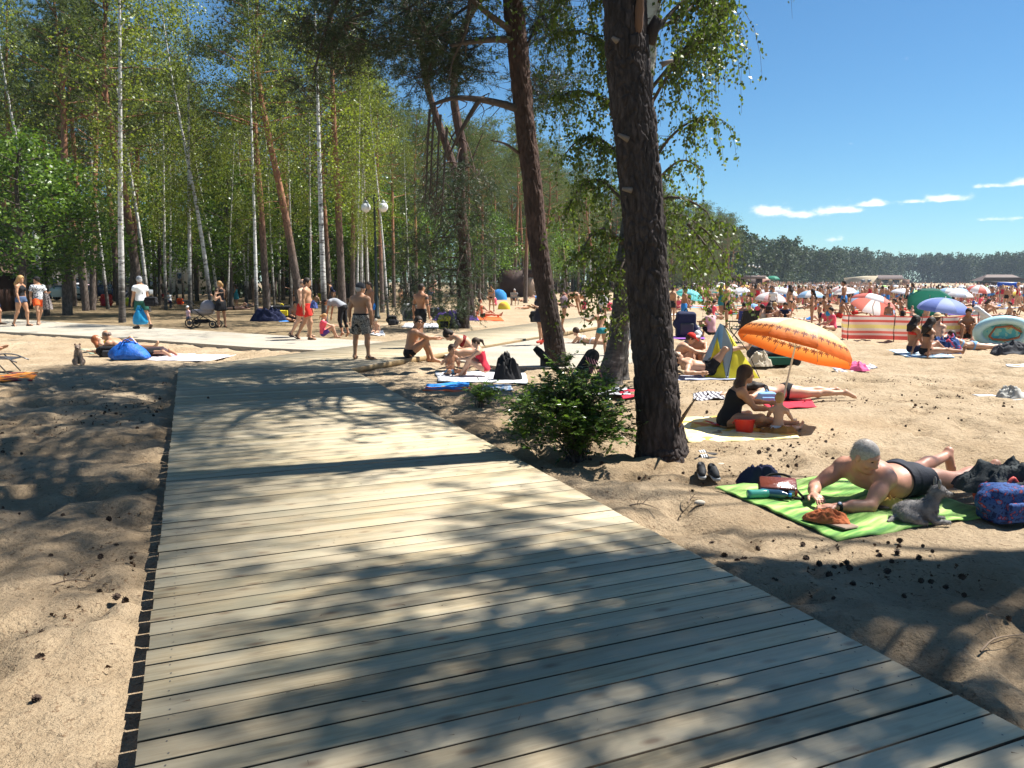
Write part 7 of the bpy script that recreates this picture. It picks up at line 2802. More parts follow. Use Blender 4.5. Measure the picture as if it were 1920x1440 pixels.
for k in range(5):
 a=np.array(vp(1098+k*5,668+k*2,p.y-.02))-lo
 b2=np.array(vp(1108+k*5,700+k*2,p.y-.05))-lo
 MB().tube([a,(a+b2)/2-np.array([0,.03,0]),b2],.008,5).build('lacing',mat('plum_cord',(.16,.06,.08)),r)
crumple('black_bag','small black bag behind the left end of the shrub','bag',gp(952,712),(.5,.3,.42),BLACK,17,0,k=8,vox=.02)
p=gp(-40,700)
r=empty('lounger',p,rad(-78),'low metal sun lounger at the left edge of the picture','lounger')
tubm=mat('steel_tube',(.22,.22,.22),rough=.35,metal=.7)
for s in(-1,1):
 MB().tube(spline([(s*.28,-.8,.60),(s*.28,-.25,.32),(s*.28,.45,.34),(s*.28,.78,.22)],14),.013,7).build('side_rail',tubm,r)
 MB().tube([(s*.28,.35,.34),(s*.28,.62,0)],.012,7).build('leg',tubm,r)
 MB().tube([(s*.28,-.35,.36),(s*.28,-.6,0)],.012,7).build('leg',tubm,r)
panel('sling',[(-.27,-.25,.33),(.27,-.25,.33),(.27,.70,.28),(-.27,.70,.28)],DKGREY,r,.008)
panel('sling_back',[(-.27,-.78,.60),(.27,-.78,.60),(.27,-.25,.33),(-.27,-.25,.33)],DKGREY,r,.008)
p=gp(382,614)
r=empty('pram',p,rad(-95),'grey hooded pram standing on the path behind the woman in black','pram')
gr=mat('pram_grey',(.26,.25,.27),rough=.85)
F=Field()
F.ell((0,0,.62),(.22,.42,.17),None,.02)
V,Q=F.arrays(.025,[((0,0,1),.68)])
mesh_np('carrycot',V,Q,gr,r)
F=Field()
F.ell((0,.20,.70),(.23,.30,.34),None,.02)
V,Q=F.arrays(.025,[((0,0,-1),-.66),((0,-1,0),.05)])
mesh_np('hood',V,Q,gr,r)
for s in(-1,1):
 MB().tube(spline([(s*.2,.45,.22),(s*.22,0,.50),(s*.22,-.45,.85),(s*.2,-.68,1.02)],12),.014,7).build('frame_tube',BLACK,r)
 MB().tube([(s*.2,-.40,.18),(s*.22,.0,.5)],.013,7).build('frame_tube',BLACK,r)
 for(y,rr_)in((.48,.12),(-.42,.16)):
  V,F4,_=tube_np([(s*.26,y+rr_*math.cos(a),rr_+.02+rr_*math.sin(a))for a in np.linspace(0,2*math.pi,17)],.022,6)
  w_=mesh_np('wheel',V,F4,SHOE,r)
  MB().tube([(s*.24,y,rr_+.02),(s*.28,y,rr_+.02)],rr_*.55,8).build('hub',mat('hub_grey',(.1,.1,.1)),w_)
MB().tube([(-.2,-.68,1.02),(.2,-.68,1.02)],.018,7).build('handle',BLACK,r)
MB().box((0,-.05,.24),(.36,.5,.14),bev=.03).build('basket',BLACK,r)
# THE PEOPLE ONE CAN POINT TO
def walk(k=.32,swing=.3,s=1):
 a,b=('L','R')if s>0 else('R','L')
 qa,qb=(-1,1)if s>0 else(1,-1)
 return{'l'+a:[(qa*.05,k,-1),(qa*.03,-k*.25,-1)],'l'+b:[(qb*.05,-k*.8,-1),(qb*.02,-k*1.9,-1),(0,.75,-.75)],'a'+a:[(qa*.22,-swing,-1),(qa*.05,.05,-1)],'a'+b:[(qb*.22,swing*.8,-1),(qb*.02,swing*1.6,-1)],'sp2':(0,.05,1)}
STAND={'lL':[(-.10,0,-1),(-.06,-.03,-1)],'lR':[(.10,0,-1),(.06,-.03,-1)]}
SITK=dict(sp=(0,-.30,1),sp2=(0,.35,1),lL=[(-.12,1,.78),(-.02,.30,-1)],lR=[(.12,1,.72),(.02,.38,-1)],aL=[(-.10,.85,-.45),(.35,.9,-.05)],aR=[(.10,.85,-.40),(-.35,.9,-.1)])
SITL=dict(sp=(0,-.18,1),sp2=(0,.12,1),lL=[(-.16,1,.12),(-.05,1,-.22),(0,.4,1)],lR=[(.14,1,.30),(.02,.9,-.55),(0,.6,.8)],aL=[(-.25,.15,-1),(-.1,.5,-.8)],aR=[(.25,.2,-1),(.0,.6,-.7)])
SITB=dict(sp=(0,-.30,1),sp2=(0,-.15,1),lL=[(-.14,1,.45),(-.04,.9,-.6),(0,.6,.8)],lR=[(.14,1,.05),(.05,1,-.08),(0,.35,1)],aL=[(-.35,-.5,-.8),(-.1,-.2,-1)],aR=[(.35,-.5,-.8),(.1,-.2,-1)])
CROSS=dict(sp=(0,-.1,1),sp2=(0,.25,1),lL=[(-.75,.8,.08),(.75,.25,-.2),(.7,.6,.0)],lR=[(.75,.8,.08),(-.75,.35,-.15),(-.7,.6,0)],aL=[(-.2,.5,-.8),(.3,.8,-.2)],aR=[(.2,.5,-.8),(-.3,.8,-.2)])
PRONE=dict(sp=(0,1,.03),sp2=(0,1,.06),hu=(0,1,.25),hf=(0,.2,-1),lL=[(-.10,-1,-.02),(-.02,-1,.02),(0,-.8,-.5)],lR=[(.10,-1,-.02),(.02,-1,.02),(0,-.8,-.5)],aL=[(-.7,.8,-.15),(.6,.8,-.05)],aR=[(.7,.8,-.15),(-.6,.8,-.05)])
PRONE_E=dict(PRONE,sp=(0,1,.14),sp2=(0,1,.50),hu=(0,.35,1),hf=(0,1,-.1),aL=[(-.15,.80,-.80),(.25,1,.0)],aR=[(.15,.80,-.80),(-.25,1,.0)])
SUPINE=dict(sp=(0,-1,.05),sp2=(0,-1,.10),hu=(0,-1,.15),hf=(0,.15,1),lL=[(-.10,1,.0),(-.02,1,-.03),(0,.35,1)],lR=[(.12,1,.62),(.03,.75,-.80),(0,1,-.2)],aL=[(-.55,.8,-.12),(.1,1,0)],aR=[(.55,.8,-.12),(-.1,1,0)])
BEND=dict(sp=(0,.75,.65),sp2=(0,1,.02),hu=(0,1,-.15),hf=(0,.1,-1),lL=[(-.08,.10,-1),(-.04,-.22,-1)],lR=[(.08,-.05,-1),(.04,-.20,-1)],aL=[(-.1,.25,-1),(0,.25,-1)],aR=[(.1,.35,-1),(0,.2,-1)])
LEANB=dict(walk(.12,.1),sp2=(0,.12,1))
HOLD=dict(STAND,aL=[(-.15,.25,-1),(.3,1,.35)],aR=[(.2,.2,-1),(-.3,1,.3)])
def P(label,px,feet,top=None,face=0,pose=None,h=0.0,H=None,**kw):
 if top is not None:
  loc,H0=stand_at(px,feet,top,h)
  H=min(max(H0,.8),1.9)
 else:
  loc=gp(px,feet,h)
  H=H or 1.7
 Y=loc.y
 kw.setdefault('vox',min(.034,max(.010,.0009*Y)))
 kw.setdefault('detail',Y<19)
 return figure(label,loc,face,pose or STAND,H=H,**kw)
BT=BW_TOP
P('person walking in at the left edge in dark shorts, mostly out of view',-9,612,520,-95,walk(.35),clothes=[('shorts',NAVY,.7),('top',BLACK),('shoes',BROWNSHOE)])
P('woman with big curly blond hair, dark crop top and denim shorts walking',44,615,517,-100,walk(.24,.2),sex='f',tone='tan',hair=('curly','blond'),clothes=[('top',BLACK),('shorts',DENIM,.22),('sandals',SHOE)])
P('man in cap, white patterned shirt and orange shorts carrying a grey cloth',76,612,509,-125,dict(walk(.36,.1,-1),aL=[(-.3,.2,-1),(.1,.9,.2)],hf_w=(-.7,-.6,0)),tone='tan',hair=('short','dark'),clothes=[('shirt',FLORAL,.6),('shorts',ORANGE,.55,.03),('cap',BLACK),('shoes',mat('tan_sandal',(.35,.2,.13)))])
crumple('draped_cloth','grey towel hanging over the arm of the man in orange shorts','cloth',vp(88,560,25.6)-Vector((0,0,.35)),(.30,.24,.50),CHECK,4,0,k=8,vox=.03)
P('man in white T-shirt and green shorts seen from behind carrying a blue bag',268,620,521,55,dict(walk(.28,.12),aL=[(-.15,.15,-1),(-.05,.35,-.9)]),fat=.5,tone='tan',hair=('short','grey'),clothes=[('shirt',WHITE,.5),('shorts',GREEN,.75,.03),('capback',GREY),('shoes',BROWNSHOE),('strap',BLACK,-1)])
pc=vp(262,597,23.2)
sack('carrier_bag','see-through blue carrier bag in the hand of the man in the white T-shirt','bag',pc-Vector((0,0,.18)),(.42,.34,.46),mat('clear_blue_plastic',(.05,.42,.72),rough=.2,trans=.4),3)
backpack('black shoulder bag at the hip of the man in the white T-shirt',287,575,(.34,.2,.30),BLACK,BLACK,0,h=.0)
bpy.data.objects[[o.name for o in bpy.data.objects if o.get('label','').startswith('black shoulder bag at the hip')][0]].location=vp(284,574,23.3)
P('toddler in white sunhat and pink top beside the pram',354,613,569,150,dict(STAND),child=True,tone='fair',hair=('short','blond'),clothes=[('shirt',mat('cloth_palepink',(.66,.45,.50)),.5),('shorts',DENIM,.6),('bonnet',WHITE)])
P('woman in short black dress holding a baby beside the pram',416,614,526,60,HOLD,sex='f',tone='tan',hair=('pony','blond'),clothes=[('dress',BLACK,.30),('sandals',SHOE)])
pb=vp(404,552,24.3)
figure('baby held against the shoulder of the woman in the black dress',(pb.x,pb.y,pb.z-.22),-60,dict(SITK,aL=[(-.2,.6,.2),(0,1,.1)],aR=[(.2,.6,.2),(0,1,.1)]),H=.72,child=True,tone='fair',hair=('short','bright'),vox=.02,detail=False)
P('heavy shirtless man in red swim trunks walking behind the nearer one',570,636,524,-100,walk(.34,.15),fat=.8,tone='fair',hair=('bald','stubble'),clothes=[('shorts',RED,.62,.03),('sandals',SHOE)])
P('shirtless man in red swim trunks with blue waist pouch walking on the path',577,641,523,-88,walk(.30,.15,-1),fat=.7,tone='tan',hair=('short','dark'),clothes=[('shorts',RED,.62,.03),('sandals',SHOE),('strap',BLACK,1)])
crumple('waist_pouch','blue waist pouch worn by the nearer man in red trunks','pouch',vp(589,578,21.1),(.22,.16,.2),mat('cloth_midblue',(.06,.09,.26)),2,0,k=5,vox=.02)
P('heavy shirtless man in grey cap and camouflage shorts seen from behind',678,674,530,-20,dict(lL=[(-.16,.06,-1),(-.05,-.05,-1),(-.35,.9,-.1)],lR=[(.20,-.02,-1),(.05,-.04,-1),(.75,.6,-.1)],aL=[(-.38,-.05,-1),(-.10,.22,-1)],aR=[(.36,-.1,-1),(-.02,.25,-1)],hf_w=(.8,.55,0)),h=BT,fat=.95,tone='tan',hair=('short','grey'),vox=.011,detail=True,clothes=[('shorts',CAMO,.82,.03),('belt',BLACK),('capback',DKGREY),('sandals',SHOE)])
P('tanned man with tattooed arm and black shorts walking along the boardwalk',790,652,533,-35,dict(walk(.34,.12),aR=[(.25,.0,-1),(.05,.15,-1)]),h=BT,tone='brown',hair=('crop','dark'),vox=.014,detail=True,clothes=[('shorts',BLACK,.62,.025),('tattoo',mat('tattooed_skin',(.10,.075,.07),var=.5,scale=30)),('shoes',SHOE)])
pw,Hw=stand_at(1012,645,546,.05)
P('woman in black top and skirt with straw hat walking past the leaning pine',1012,647,546,125,dict(walk(.22,.1),aL=[(-.1,.3,-1),(.2,1,.4)],aR=[(.15,.2,-1),(-.2,1,.3)]),h=.05,sex='f',tone='tan',hair=('short','brown'),clothes=[('top',BLACK),('dress',mat('cloth_ink',(.018,.016,.026)),.26),('sunhat',mat('pale_straw',(.55,.50,.44))),('shoes',REDSHOE)])
backpack('black handbag at the side of the woman in the straw hat',1005,612,(.3,.16,.34),BLACK,DKGREY,0)
bpy.data.objects[[o.name for o in bpy.data.objects if o.get('label','').startswith('black handbag at the side')][0]].location=vp(1004,604,22.2)
P('grey-haired shirtless man stooping on the boardwalk behind the leaning pine',1058,622,None,-85,dict(BEND),h=BT,H=1.75,tone='tan',hair=('crop','grey'),clothes=[('shorts',mat('cloth_mauve',(.25,.18,.2)),.6)])
e=gp(770,671,.10)
figure('man in black trunks and sunglasses sitting on the boardwalk edge',(e.x-.02,e.y+.05,-.02),-75,dict(sp=(0,.02,1),sp2=(0,.50,1),hf_w=(.55,-.75,-.30),hu=(0,.25,1),lL=[(-.18,1,.74),(-.05,.22,-1),(-.1,1,-.1)],lR=[(.24,1,.80),(.05,.36,-1),(.15,1,-.1)],aL=[(-.10,.70,-.40),(.25,.95,-.10)],aR=[(.12,.75,-.30),(-.40,.9,-.05)]),H=1.76,tone='tan',hair=('short','dark'),fat=.2,vox=.010,sink=.02,clothes=[('briefs',BLACK,.2),('glasses',GLASS)])
f1=gp(918,706)
figure('girl with ponytail in crimson swimsuit sitting with her knees up',(f1.x-.10,f1.y,0),78,dict(SITK,sp=(0,.12,1),sp2=(0,.42,1),lL=[(-.10,1,.62),(0,.55,-1)],lR=[(.12,1,.70),(0,.5,-1)],aL=[(-.05,.75,-.65),(.1,1,-.1)],aR=[(.10,.8,-.55),(-.1,1,-.2)],hf_w=(-.9,-.1,.05)),H=1.28,sex='f',tone='fair',hair=('pony','brown'),vox=.010,clothes=[('swimsuit',CRIMSON)])
f2=gp(845,704)
figure('small boy in blue trunks kneeling on the white towel',(f2.x,f2.y+.05,0),-150,dict(sp=(0,.05,1),sp2=(0,.12,1),hf_w=(.5,-.7,-.2),lL=[(-.3,1,.12),(.1,-1,-.25),(0,-1,-.1)],lR=[(.3,1,.12),(-.1,-1,-.25),(0,-1,-.1)],aL=[(-.1,.4,-.9),(.3,.9,.5)],aR=[(.15,.35,-.9),(-.2,.9,.4)]),H=1.12,child=True,tone='tan',hair=('short','bright'),vox=.010,clothes=[('briefs',mat('cloth_skyblue',(.12,.30,.48)),.35)])
f3=gp(888,692)
figure('woman with hair bun and bikini bending over behind the boy',(f3.x,f3.y+.25,0),98,dict(sp=(0,.55,.9),sp2=(0,1,.38),hu=(0,.9,.45),hf=(.1,.5,-.9),lL=[(-.25,.9,.05),(.1,-.7,-.4),(0,-1,-.1)],lR=[(.25,.9,.05),(0,-.7,-.4),(0,-1,-.1)],aL=[(-.05,.55,-1),(-.1,.85,-.9)],aR=[(.1,.4,-1),(0,.3,-1)]),H=1.68,sex='f',fat=.25,tone='fair',hair=('bun','dark'),vox=.011,clothes=[('bra',MAROON),('panties',CHECK)])
P('girl in neon pink T-shirt and purple shorts sitting on the path edge',607,634,None,-70,dict(SITK,sp2=(0,.25,1)),H=1.35,child=False,sex='f',tone='fair',hair=('pony','blond'),clothes=[('shirt',PINK,.5),('shorts',PURPLE,.5)])
P('person in grey T-shirt and black leggings stooping behind the pink girl',643,632,None,75,dict(BEND,sp=(0,.7,.8)),H=1.66,sex='f',tone='tan',hair=('short','dark'),clothes=[('shirt',GREY,.5),('trousers',BLACK,1.5,.012)])
P('muscular man in blue trunks holding out his arm behind the man in camouflage',697,622,527,120,dict(STAND,aR=[(.3,.5,-.9),(.2,.5,-.9)],sp2=(0,.1,1)),tone='brown',hair=('crop','dark'),clothes=[('briefs',mat('cloth_azure',(.02,.20,.62)),.4)])
P('small child sitting on a white float mat beside the black lamp post',706,627,None,170,dict(SITL),H=.95,child=True,tone='fair',hair=('short','blond'),clothes=[('bonnet',CREAM)])
P('shirtless man in dark shorts sitting beside the black sports bag',553,604,None,-150,dict(CROSS),H=1.72,fat=.5,tone='tan',hair=('short','dark'),clothes=[('shorts',DKGREY,.6)])
P('shirtless man in white shorts standing far back between the birches',503,571,512,170,STAND,tone='fair',hair=('short','dark'),clothes=[('shorts',WHITE,.6,.03)])
P('man in black T-shirt standing in the shade behind the red trunks',551,574,514,120,dict(STAND,aR=[(.2,.4,-.9),(-.2,.9,.2)]),fat=.6,tone='tan',hair=('short','brown'),clothes=[('shirt',BLACK,.5),('shorts',BLACK,.7)])
P('woman lying on her side in the shade left of the lone birch',465,578,None,70,dict(SUPINE),H=1.65,sex='f',fat=.4,tone='fair',hair=('short','brown'),clothes=[('swimsuit',DKGREY)])
P('man in white T-shirt lying under the birches',508,583,None,70,dict(SUPINE),H=1.75,tone='fair',hair=('short','brown'),clothes=[('shirt',WHITE,.5),('shorts',DKGREY,.7)])
P('bare-backed sunbather lying behind the dark heap of bags',440,581,None,-80,dict(PRONE),H=1.7,tone='pink',hair=('short','brown'),clothes=[('briefs',BLACK)])
P('person in white shirt sitting in the maroon folding chair',318,578,None,160,dict(SITK,lL=[(-.1,1,.05),(0,.1,-1)],lR=[(.1,1,.05),(0,.1,-1)]),zfix=.45,H=1.6,sex='f',tone='fair',hair=('short','dark'),clothes=[('shirt',WHITE,.8),('shorts',NAVY,.6)])
P('person in grey sitting low behind the tall white birch',250,572,None,120,dict(SITK),H=1.7,tone='fair',hair=('short','brown'),clothes=[('shirt',GREY,.5),('trousers',WHITE,1.6)])
P('boy in dark top crouching left of the leaning dark pine',437,560,None,160,dict(SITK),H=1.5,tone='fair',hair=('short','dark'),clothes=[('shirt',MAROON,.5)])
P('woman with bare back bending at the deep end of the wood',626,574,526,80,dict(STAND,sp=(0,.5,.9)),sex='f',tone='tan',hair=('pony','brown'),clothes=[('swimsuit',NAVY)])
P('person in teal top sitting behind the man in the grey cap',662,572,None,140,SITK,H=1.7,sex='f',tone='tan',hair=('long','brown'),clothes=[('shirt',TEAL,.5)])
P('stout man in blue trunks leaning forward behind the drooping pine',806,582,522,-70,dict(STAND,sp=(0,.35,1),sp2=(0,.6,1),aL=[(-.1,.7,-.7),(0,.9,-.2)]),fat=.9,tone='pink',hair=('bald','stubble'),clothes=[('shorts',mat('cloth_slateblue',(.07,.10,.24)),.35)])
P('sunbather in black trunks sitting back on orange cloth right of the tall pine',905,596,None,-85,dict(SITB),H=1.74,tone='tan',hair=('short','dark'),clothes=[('briefs',BLACK,.3)])
cloth_quad('beach_towel','orange cloth under the man sitting right of the tall pine','towel',gpq((888,594),(886,600),(945,602),(938,594)),ORANGE,.01)
P('person lying on a red mat behind the black-trunked sunbather',895,590,None,-80,dict(SUPINE),H=1.7,sex='f',tone='pink',hair=('short','brown'),clothes=[('bra',RED),('panties',RED)])
P('person sitting in the pale chair before the brown hut',965,572,None,170,dict(SITK,lL=[(-.1,1,.05),(0,.1,-1)],lR=[(.1,1,.05),(0,.1,-1)]),zfix=.45,H=1.7,tone='tan',hair=('short','grey'),clothes=[('shirt',GREY,.5),('shorts',DKGREY,.8)])
P('woman in loose white shirt seen through the birch leaves',1130,605,541,10,STAND,sex='f',tone='tan',hair=('short','blond'),clothes=[('shirt',WHITE,1.4),('shorts',CREAM,.3),('sunhat',mat('pale_straw',(.55,.5,.44)))])
P('tanned man in teal trunks leaning over beside the old birch',1127,668,575,30,dict(STAND,sp=(0,.2,1),aL=[(-.4,.5,-.4),(-.2,.6,.2)],lL=[(-.3,.1,-1),(-.5,-.2,-1)]),H=1.7,tone='tan',hair=('short','dark'),clothes=[('briefs',TEAL,.3)])
P('person lying propped on elbows in pale shorts behind the leaning pine',1112,648,None,60,dict(PRONE_E),H=1.6,sex='f',tone='fair',hair=('short','brown'),clothes=[('panties',WHITE),('bra',WHITE)])
P('person walking behind the big pine with pale shorts',1176,670,575,-60,walk(.3),tone='fair',hair=('short','brown'),clothes=[('shorts',GREY,.8),('shirt',WHITE,.5)])
P('person in red sitting far back between the leaning pine and the birch',1058,565,None,140,SITK,H=1.7,tone='pink',hair=('short','brown'),clothes=[('shirt',MAROON,.5)])
a=gp(225,668)
figure('bald man in dark blue trunks lying on his side behind the blue bag',(a.x+.25,a.y,0),84,dict(PRONE_E,sp=(0,1,.30),sp2=(0,1,.75),hu=(0,.6,1),hf_w=(-.9,.1,-.2)),H=1.78,fat=.7,tone='tan',hair=('bald','stubble'),vox=.014,clothes=[('briefs',NAVY,.35)])
a=gp(190,662)
figure('red-haired woman in yellow bikini lying behind the bald man with one knee up',(a.x+.35,a.y+.25,0),-96,dict(SUPINE,sp2=(0,-1,.22),hu=(0,-.9,.5)),H=1.66,sex='f',tone='fair',hair=('curly','ginger'),vox=.015,clothes=[('bra',YELLOW),('panties',YELLOW)])
a=gp(0,690)
figure('suntanned bare legs stretched out on the lounger at the left edge',(a.x-1.0,a.y+.1,0),-82,dict(sp=(0,-.7,.8),sp2=(0,-.5,1),lL=[(-.1,1,.10),(0,1,-.18),(0,.8,.4)],lR=[(.1,1,.16),(0,1,-.28),(0,.8,.3)]),H=1.68,sex='f',tone='tan',hair=('long','brown'),vox=.014,zfix=.42,clothes=[('bra',BLACK),('panties',BLACK)])
a=gp(1318,708)
figure('man in black trunks lying back with one leg raised across his knee',(a.x+.1,a.y+.05,0),-86,dict(sp=(0,-1,.12),sp2=(0,-1,.30),hu=(0,-.9,.6),hf=(0,.5,.8),lL=[(-.10,.85,.85),(-.02,.3,-1),(0,1,-.1)],lR=[(.08,.70,.95),(-.05,1,.12),(0,.6,.8)],aL=[(-.8,.25,-.45),(.2,.9,.0)],aR=[(.75,-.35,-.45),(.1,.9,.0)]),H=1.70,tone='fair',hair=('short','brown'),vox=.012,clothes=[('shorts',BLACK,.42,.012)])
a=gp(1284,704)
figure('boy in red cap leaning over beside the lying man',(a.x-.12,a.y+.35,0),-95,dict(SITK,sp=(0,.25,1),sp2=(0,.75,.8),hu=(0,.55,1),hf=(.1,.8,-.6)),H=1.45,tone='fair',hair=('short','brown'),vox=.011,clothes=[('briefs',NAVY,.3),('cap',RED)])
a=gp(1318,700)
figure('boy in white cap sitting behind the lying man',(a.x,a.y+.5,0),165,dict(SITK,hf_w=(-.2,-.9,-.3)),H=1.40,tone='tan',hair=('short','brown'),vox=.011,clothes=[('briefs',NAVY,.3),('cap',WHITE)])
a=gp(1372,804)
figure('woman with auburn hair in black swimsuit sitting beside the baby',(a.x-.02,a.y+.10,0),-92,dict(sp=(0,.10,1),sp2=(0,.62,1),lL=[(-.55,.85,.05),(.85,.10,-.12),(.5,.8,.2)],lR=[(.55,.9,.22),(-.40,.85,-.22),(0,1,.1)],aL=[(-.08,.72,-.62),(.1,.98,-.05)],aR=[(.10,.62,-.78),(-.15,1,-.08)],hf_w=(.97,-.10,.02),hu=(0,.05,1),hairdir=(0,-.25,-1)),H=1.52,sex='f',fat=.75,tone='tan',hair=('long','bright'),vox=.0085,clothes=[('swimsuit',BLACK)])
a=gp(1458,812)
figure('baby in white nappy sitting with its back to the camera',(a.x,a.y,0),-28,dict(sp=(0,.05,1),sp2=(0,.1,1),lL=[(-.55,1,.0),(.3,.9,-.1),(0,.5,1)],lR=[(.7,.8,.0),(.2,.9,-.1),(.3,.5,1)],aL=[(-.4,.5,-.8),(0,.9,.1)],aR=[(.45,.4,-.8),(.1,.9,-.1)]),H=.92,child=True,tone='fair',hair=('crop','blond'),vox=.007,clothes=[('briefs',WHITE,.25)])
a=gp(1470,752)
figure('sunbather in black bikini lying face down behind the umbrella pole',(a.x+.05,a.y+.1,0),94,dict(PRONE),H=1.70,sex='f',tone='fair',hair=('long','dark'),vox=.012,clothes=[('bra',BLACK),('panties',BLACK)])
backpack('light blue beach bag behind the arms of the woman in black',1436,756,(.26,.18,.18),LBLUE,LBLUE,0)
backpack('black and green bags behind the orange umbrella',1455,684,(.8,.4,.32),BLACK,GREEN,0)
backpack('grey cooler box left of the black and green bags',1428,681,(.5,.3,.42),DKGREY,GREEN,0)
crumple('cloth_heap','pale beige cloth heap right of the sun tent','cloth',gp(1425,686),(.5,.3,.25),CREAM,33,vox=.02)
backpack('black rucksack standing on the violet towel',1285,632,(.6,.4,.85),NAVY,DKGREY,0)
backpack('white printed carrier bag on the violet towel',1297,632,(.5,.3,.4),WHITE,ORANGE,0)
GM,LASTJ=figure('grey-haired heavy man in dark trunks lying propped on his elbows on the green towel',(3.17,6.10,0),116,dict(sp=(.0,1,.13),sp2=(-.05,1,.40),sx=(1,.06,.06),hu_w=(.10,-.46,.86),hf_w=(.46,-.76,-.46),lL=[(-.22,-1,-.03),(-.04,-1,.12),(-.1,-.55,-.85)],lR=[(.20,-1,-.02),(.10,-1,.16),(.1,-.35,-.95)],aL=[(-.16,.86,-.72),(.46,1,.0),(.6,1,.0)],aR=[(.40,.80,-.66),(-.60,.72,.0),(-.9,.4,.0)],palmL=(.0,.0,-1),palmR=(0,0,-1),curl=.6),H=1.80,fat=.85,tone='ruddy',hair=('crop','white'),vox=.0064,clothes=[('shorts',mat('cloth_gunmetal',(.022,.025,.036),rough=.8,bump=.004),.36,.012)])
hm_=[o for o in GM.children if o.name.startswith('hair')][0]
co=np.zeros(len(hm_.data.vertices)*3)
no=np.zeros(len(hm_.data.vertices)*3)
hm_.data.vertices.foreach_get('co',co)
hm_.data.vertices.foreach_get('normal',no)
co,no=co.reshape(-1,3),no.reshape(-1,3)
rq=np.random.default_rng(2)
pk=rq.choice(len(co),min(len(co),3200))
hcv=LASTJ['hc']+np.array([0,0,LASTJ['dz']])
D=no[pk]*.45-LASTJ['hf']*.5-LASTJ['hu']*.45+rq.normal(size=(len(pk),3))*.2
V,Fq=needle_cloud(co[pk]-no[pk]*.003,D/np.linalg.norm(D,axis=1)[:,None],1,.022,.0018,rq,.1)
mesh_np('hair_strands',V,Fq,hairm('white'),GM,False)
def wrist_watch():
 J=LASTJ
 e=jworld(J,J['el']['L'])
 w=jworld(J,J['wr']['L'])
 d=(w-e).normalized()
 c=w-d*.03
 r=empty('wristwatch',c,0,'black wristwatch on the forearm of the grey-haired man','watch')
 MB().tube([-d*.012,d*.012],.034,16).build('strap',BLACK,r,True)
 up=Vector((-.25,-.55,.8)).normalized()
 M=up.to_track_quat('Z','Y').to_matrix()
 o=MB().tube([(0,0,.028),(0,0,.040)],.018,16).build('watch_case',mat('watch_steel',(.05,.05,.055),rough=.3),r)
 o.rotation_euler=M.to_euler()
 o=MB().tube([(0,0,.039),(0,0,.0415)],.0125,14).build('dial',mat('watch_dial',(.35,.40,.50),rough=.15),r)
 o.rotation_euler=M.to_euler()
wrist_watch()
P('woman in dark shorts and red bikini top sitting left of the long-haired one',1712,664,None,-82,dict(SITL,sp2=(0,.1,1)),H=1.68,sex='f',tone='brown',hair=('long','dark'),clothes=[('bra',RED),('briefs',NAVY,.3)])
P('long-haired woman in black bikini sitting with knees bent on the striped towel',1736,668,None,-80,dict(SITB,sp=(0,.0,1),sp2=(0,.15,1)),H=1.68,sex='f',tone='brown',hair=('long','dark'),clothes=[('bra',BLACK),('panties',BLACK)])
P('person in straw hat lying back behind the two seated women',1760,656,None,-70,dict(SITB),H=1.72,tone='fair',hair=('short','brown'),clothes=[('sunhat',mat('straw',(.52,.36,.2))),('shorts',DKGREY,.5)])
P('woman in blue bikini lying on her front right of the seated women',1822,657,None,92,dict(PRONE_E),H=1.68,sex='f',tone='fair',hair=('short','brown'),clothes=[('bra',LBLUE),('panties',LBLUE)])
crumple('clothes_heap','blue and red clothes heap beside the seated women','clothes',gp(1772,662),(.9,.6,.45),pattern_mat('navy_red_heap',[(0,(.02,.05,.16)),(.5,(.04,.10,.28)),(.58,(.3,.02,.05))],'noise',6),44,k=9,vox=.03)
P('tanned woman in black bikini bending forward beside the inflatable boat',1834,644,598,5,dict(BEND,sp=(0,.5,.9)),H=1.68,sex='f',tone='tan',hair=('short','dark'),clothes=[('panties',BLACK),('bra',BLACK)])
P('man in black trunks crouching left of the bending woman',1812,640,None,150,dict(SITK),H=1.72,tone='brown',hair=('short','dark'),clothes=[('briefs',BLACK,.3)])
P('boy standing behind the white air mattress',1899,620,578,100,STAND,child=True,tone='brown',hair=('short','dark'),clothes=[('briefs',BLACK,.4)])
P('man in bright blue trunks standing right of the pale blue umbrella',1552,616,563,-70,walk(.2),tone='tan',hair=('short','brown'),clothes=[('shorts',mat('cloth_azure2',(.02,.28,.60)),.45)])
P('man in navy trunks standing just left of the man in bright blue trunks',1536,614,565,60,STAND,fat=.3,tone='tan',hair=('short','dark'),clothes=[('shorts',NAVY,.6)])
P('woman in black dress standing behind the windbreak',1690,622,573,150,STAND,sex='f',tone='tan',hair=('short','dark'),clothes=[('dress',BLACK,.4)])
P('shirtless man standing behind the red striped umbrella',1664,618,566,170,STAND,fat=.4,tone='brown',hair=('short','dark'),clothes=[('shorts',GREY,.5)])
P('person in sunhat sitting behind the windbreak by the turquoise shelter',1708,612,572,200,STAND,sex='f',tone='pink',hair=('short','dark'),clothes=[('bra',NAVY),('panties',NAVY),('sunhat',mat('straw',(.52,.36,.2)))])
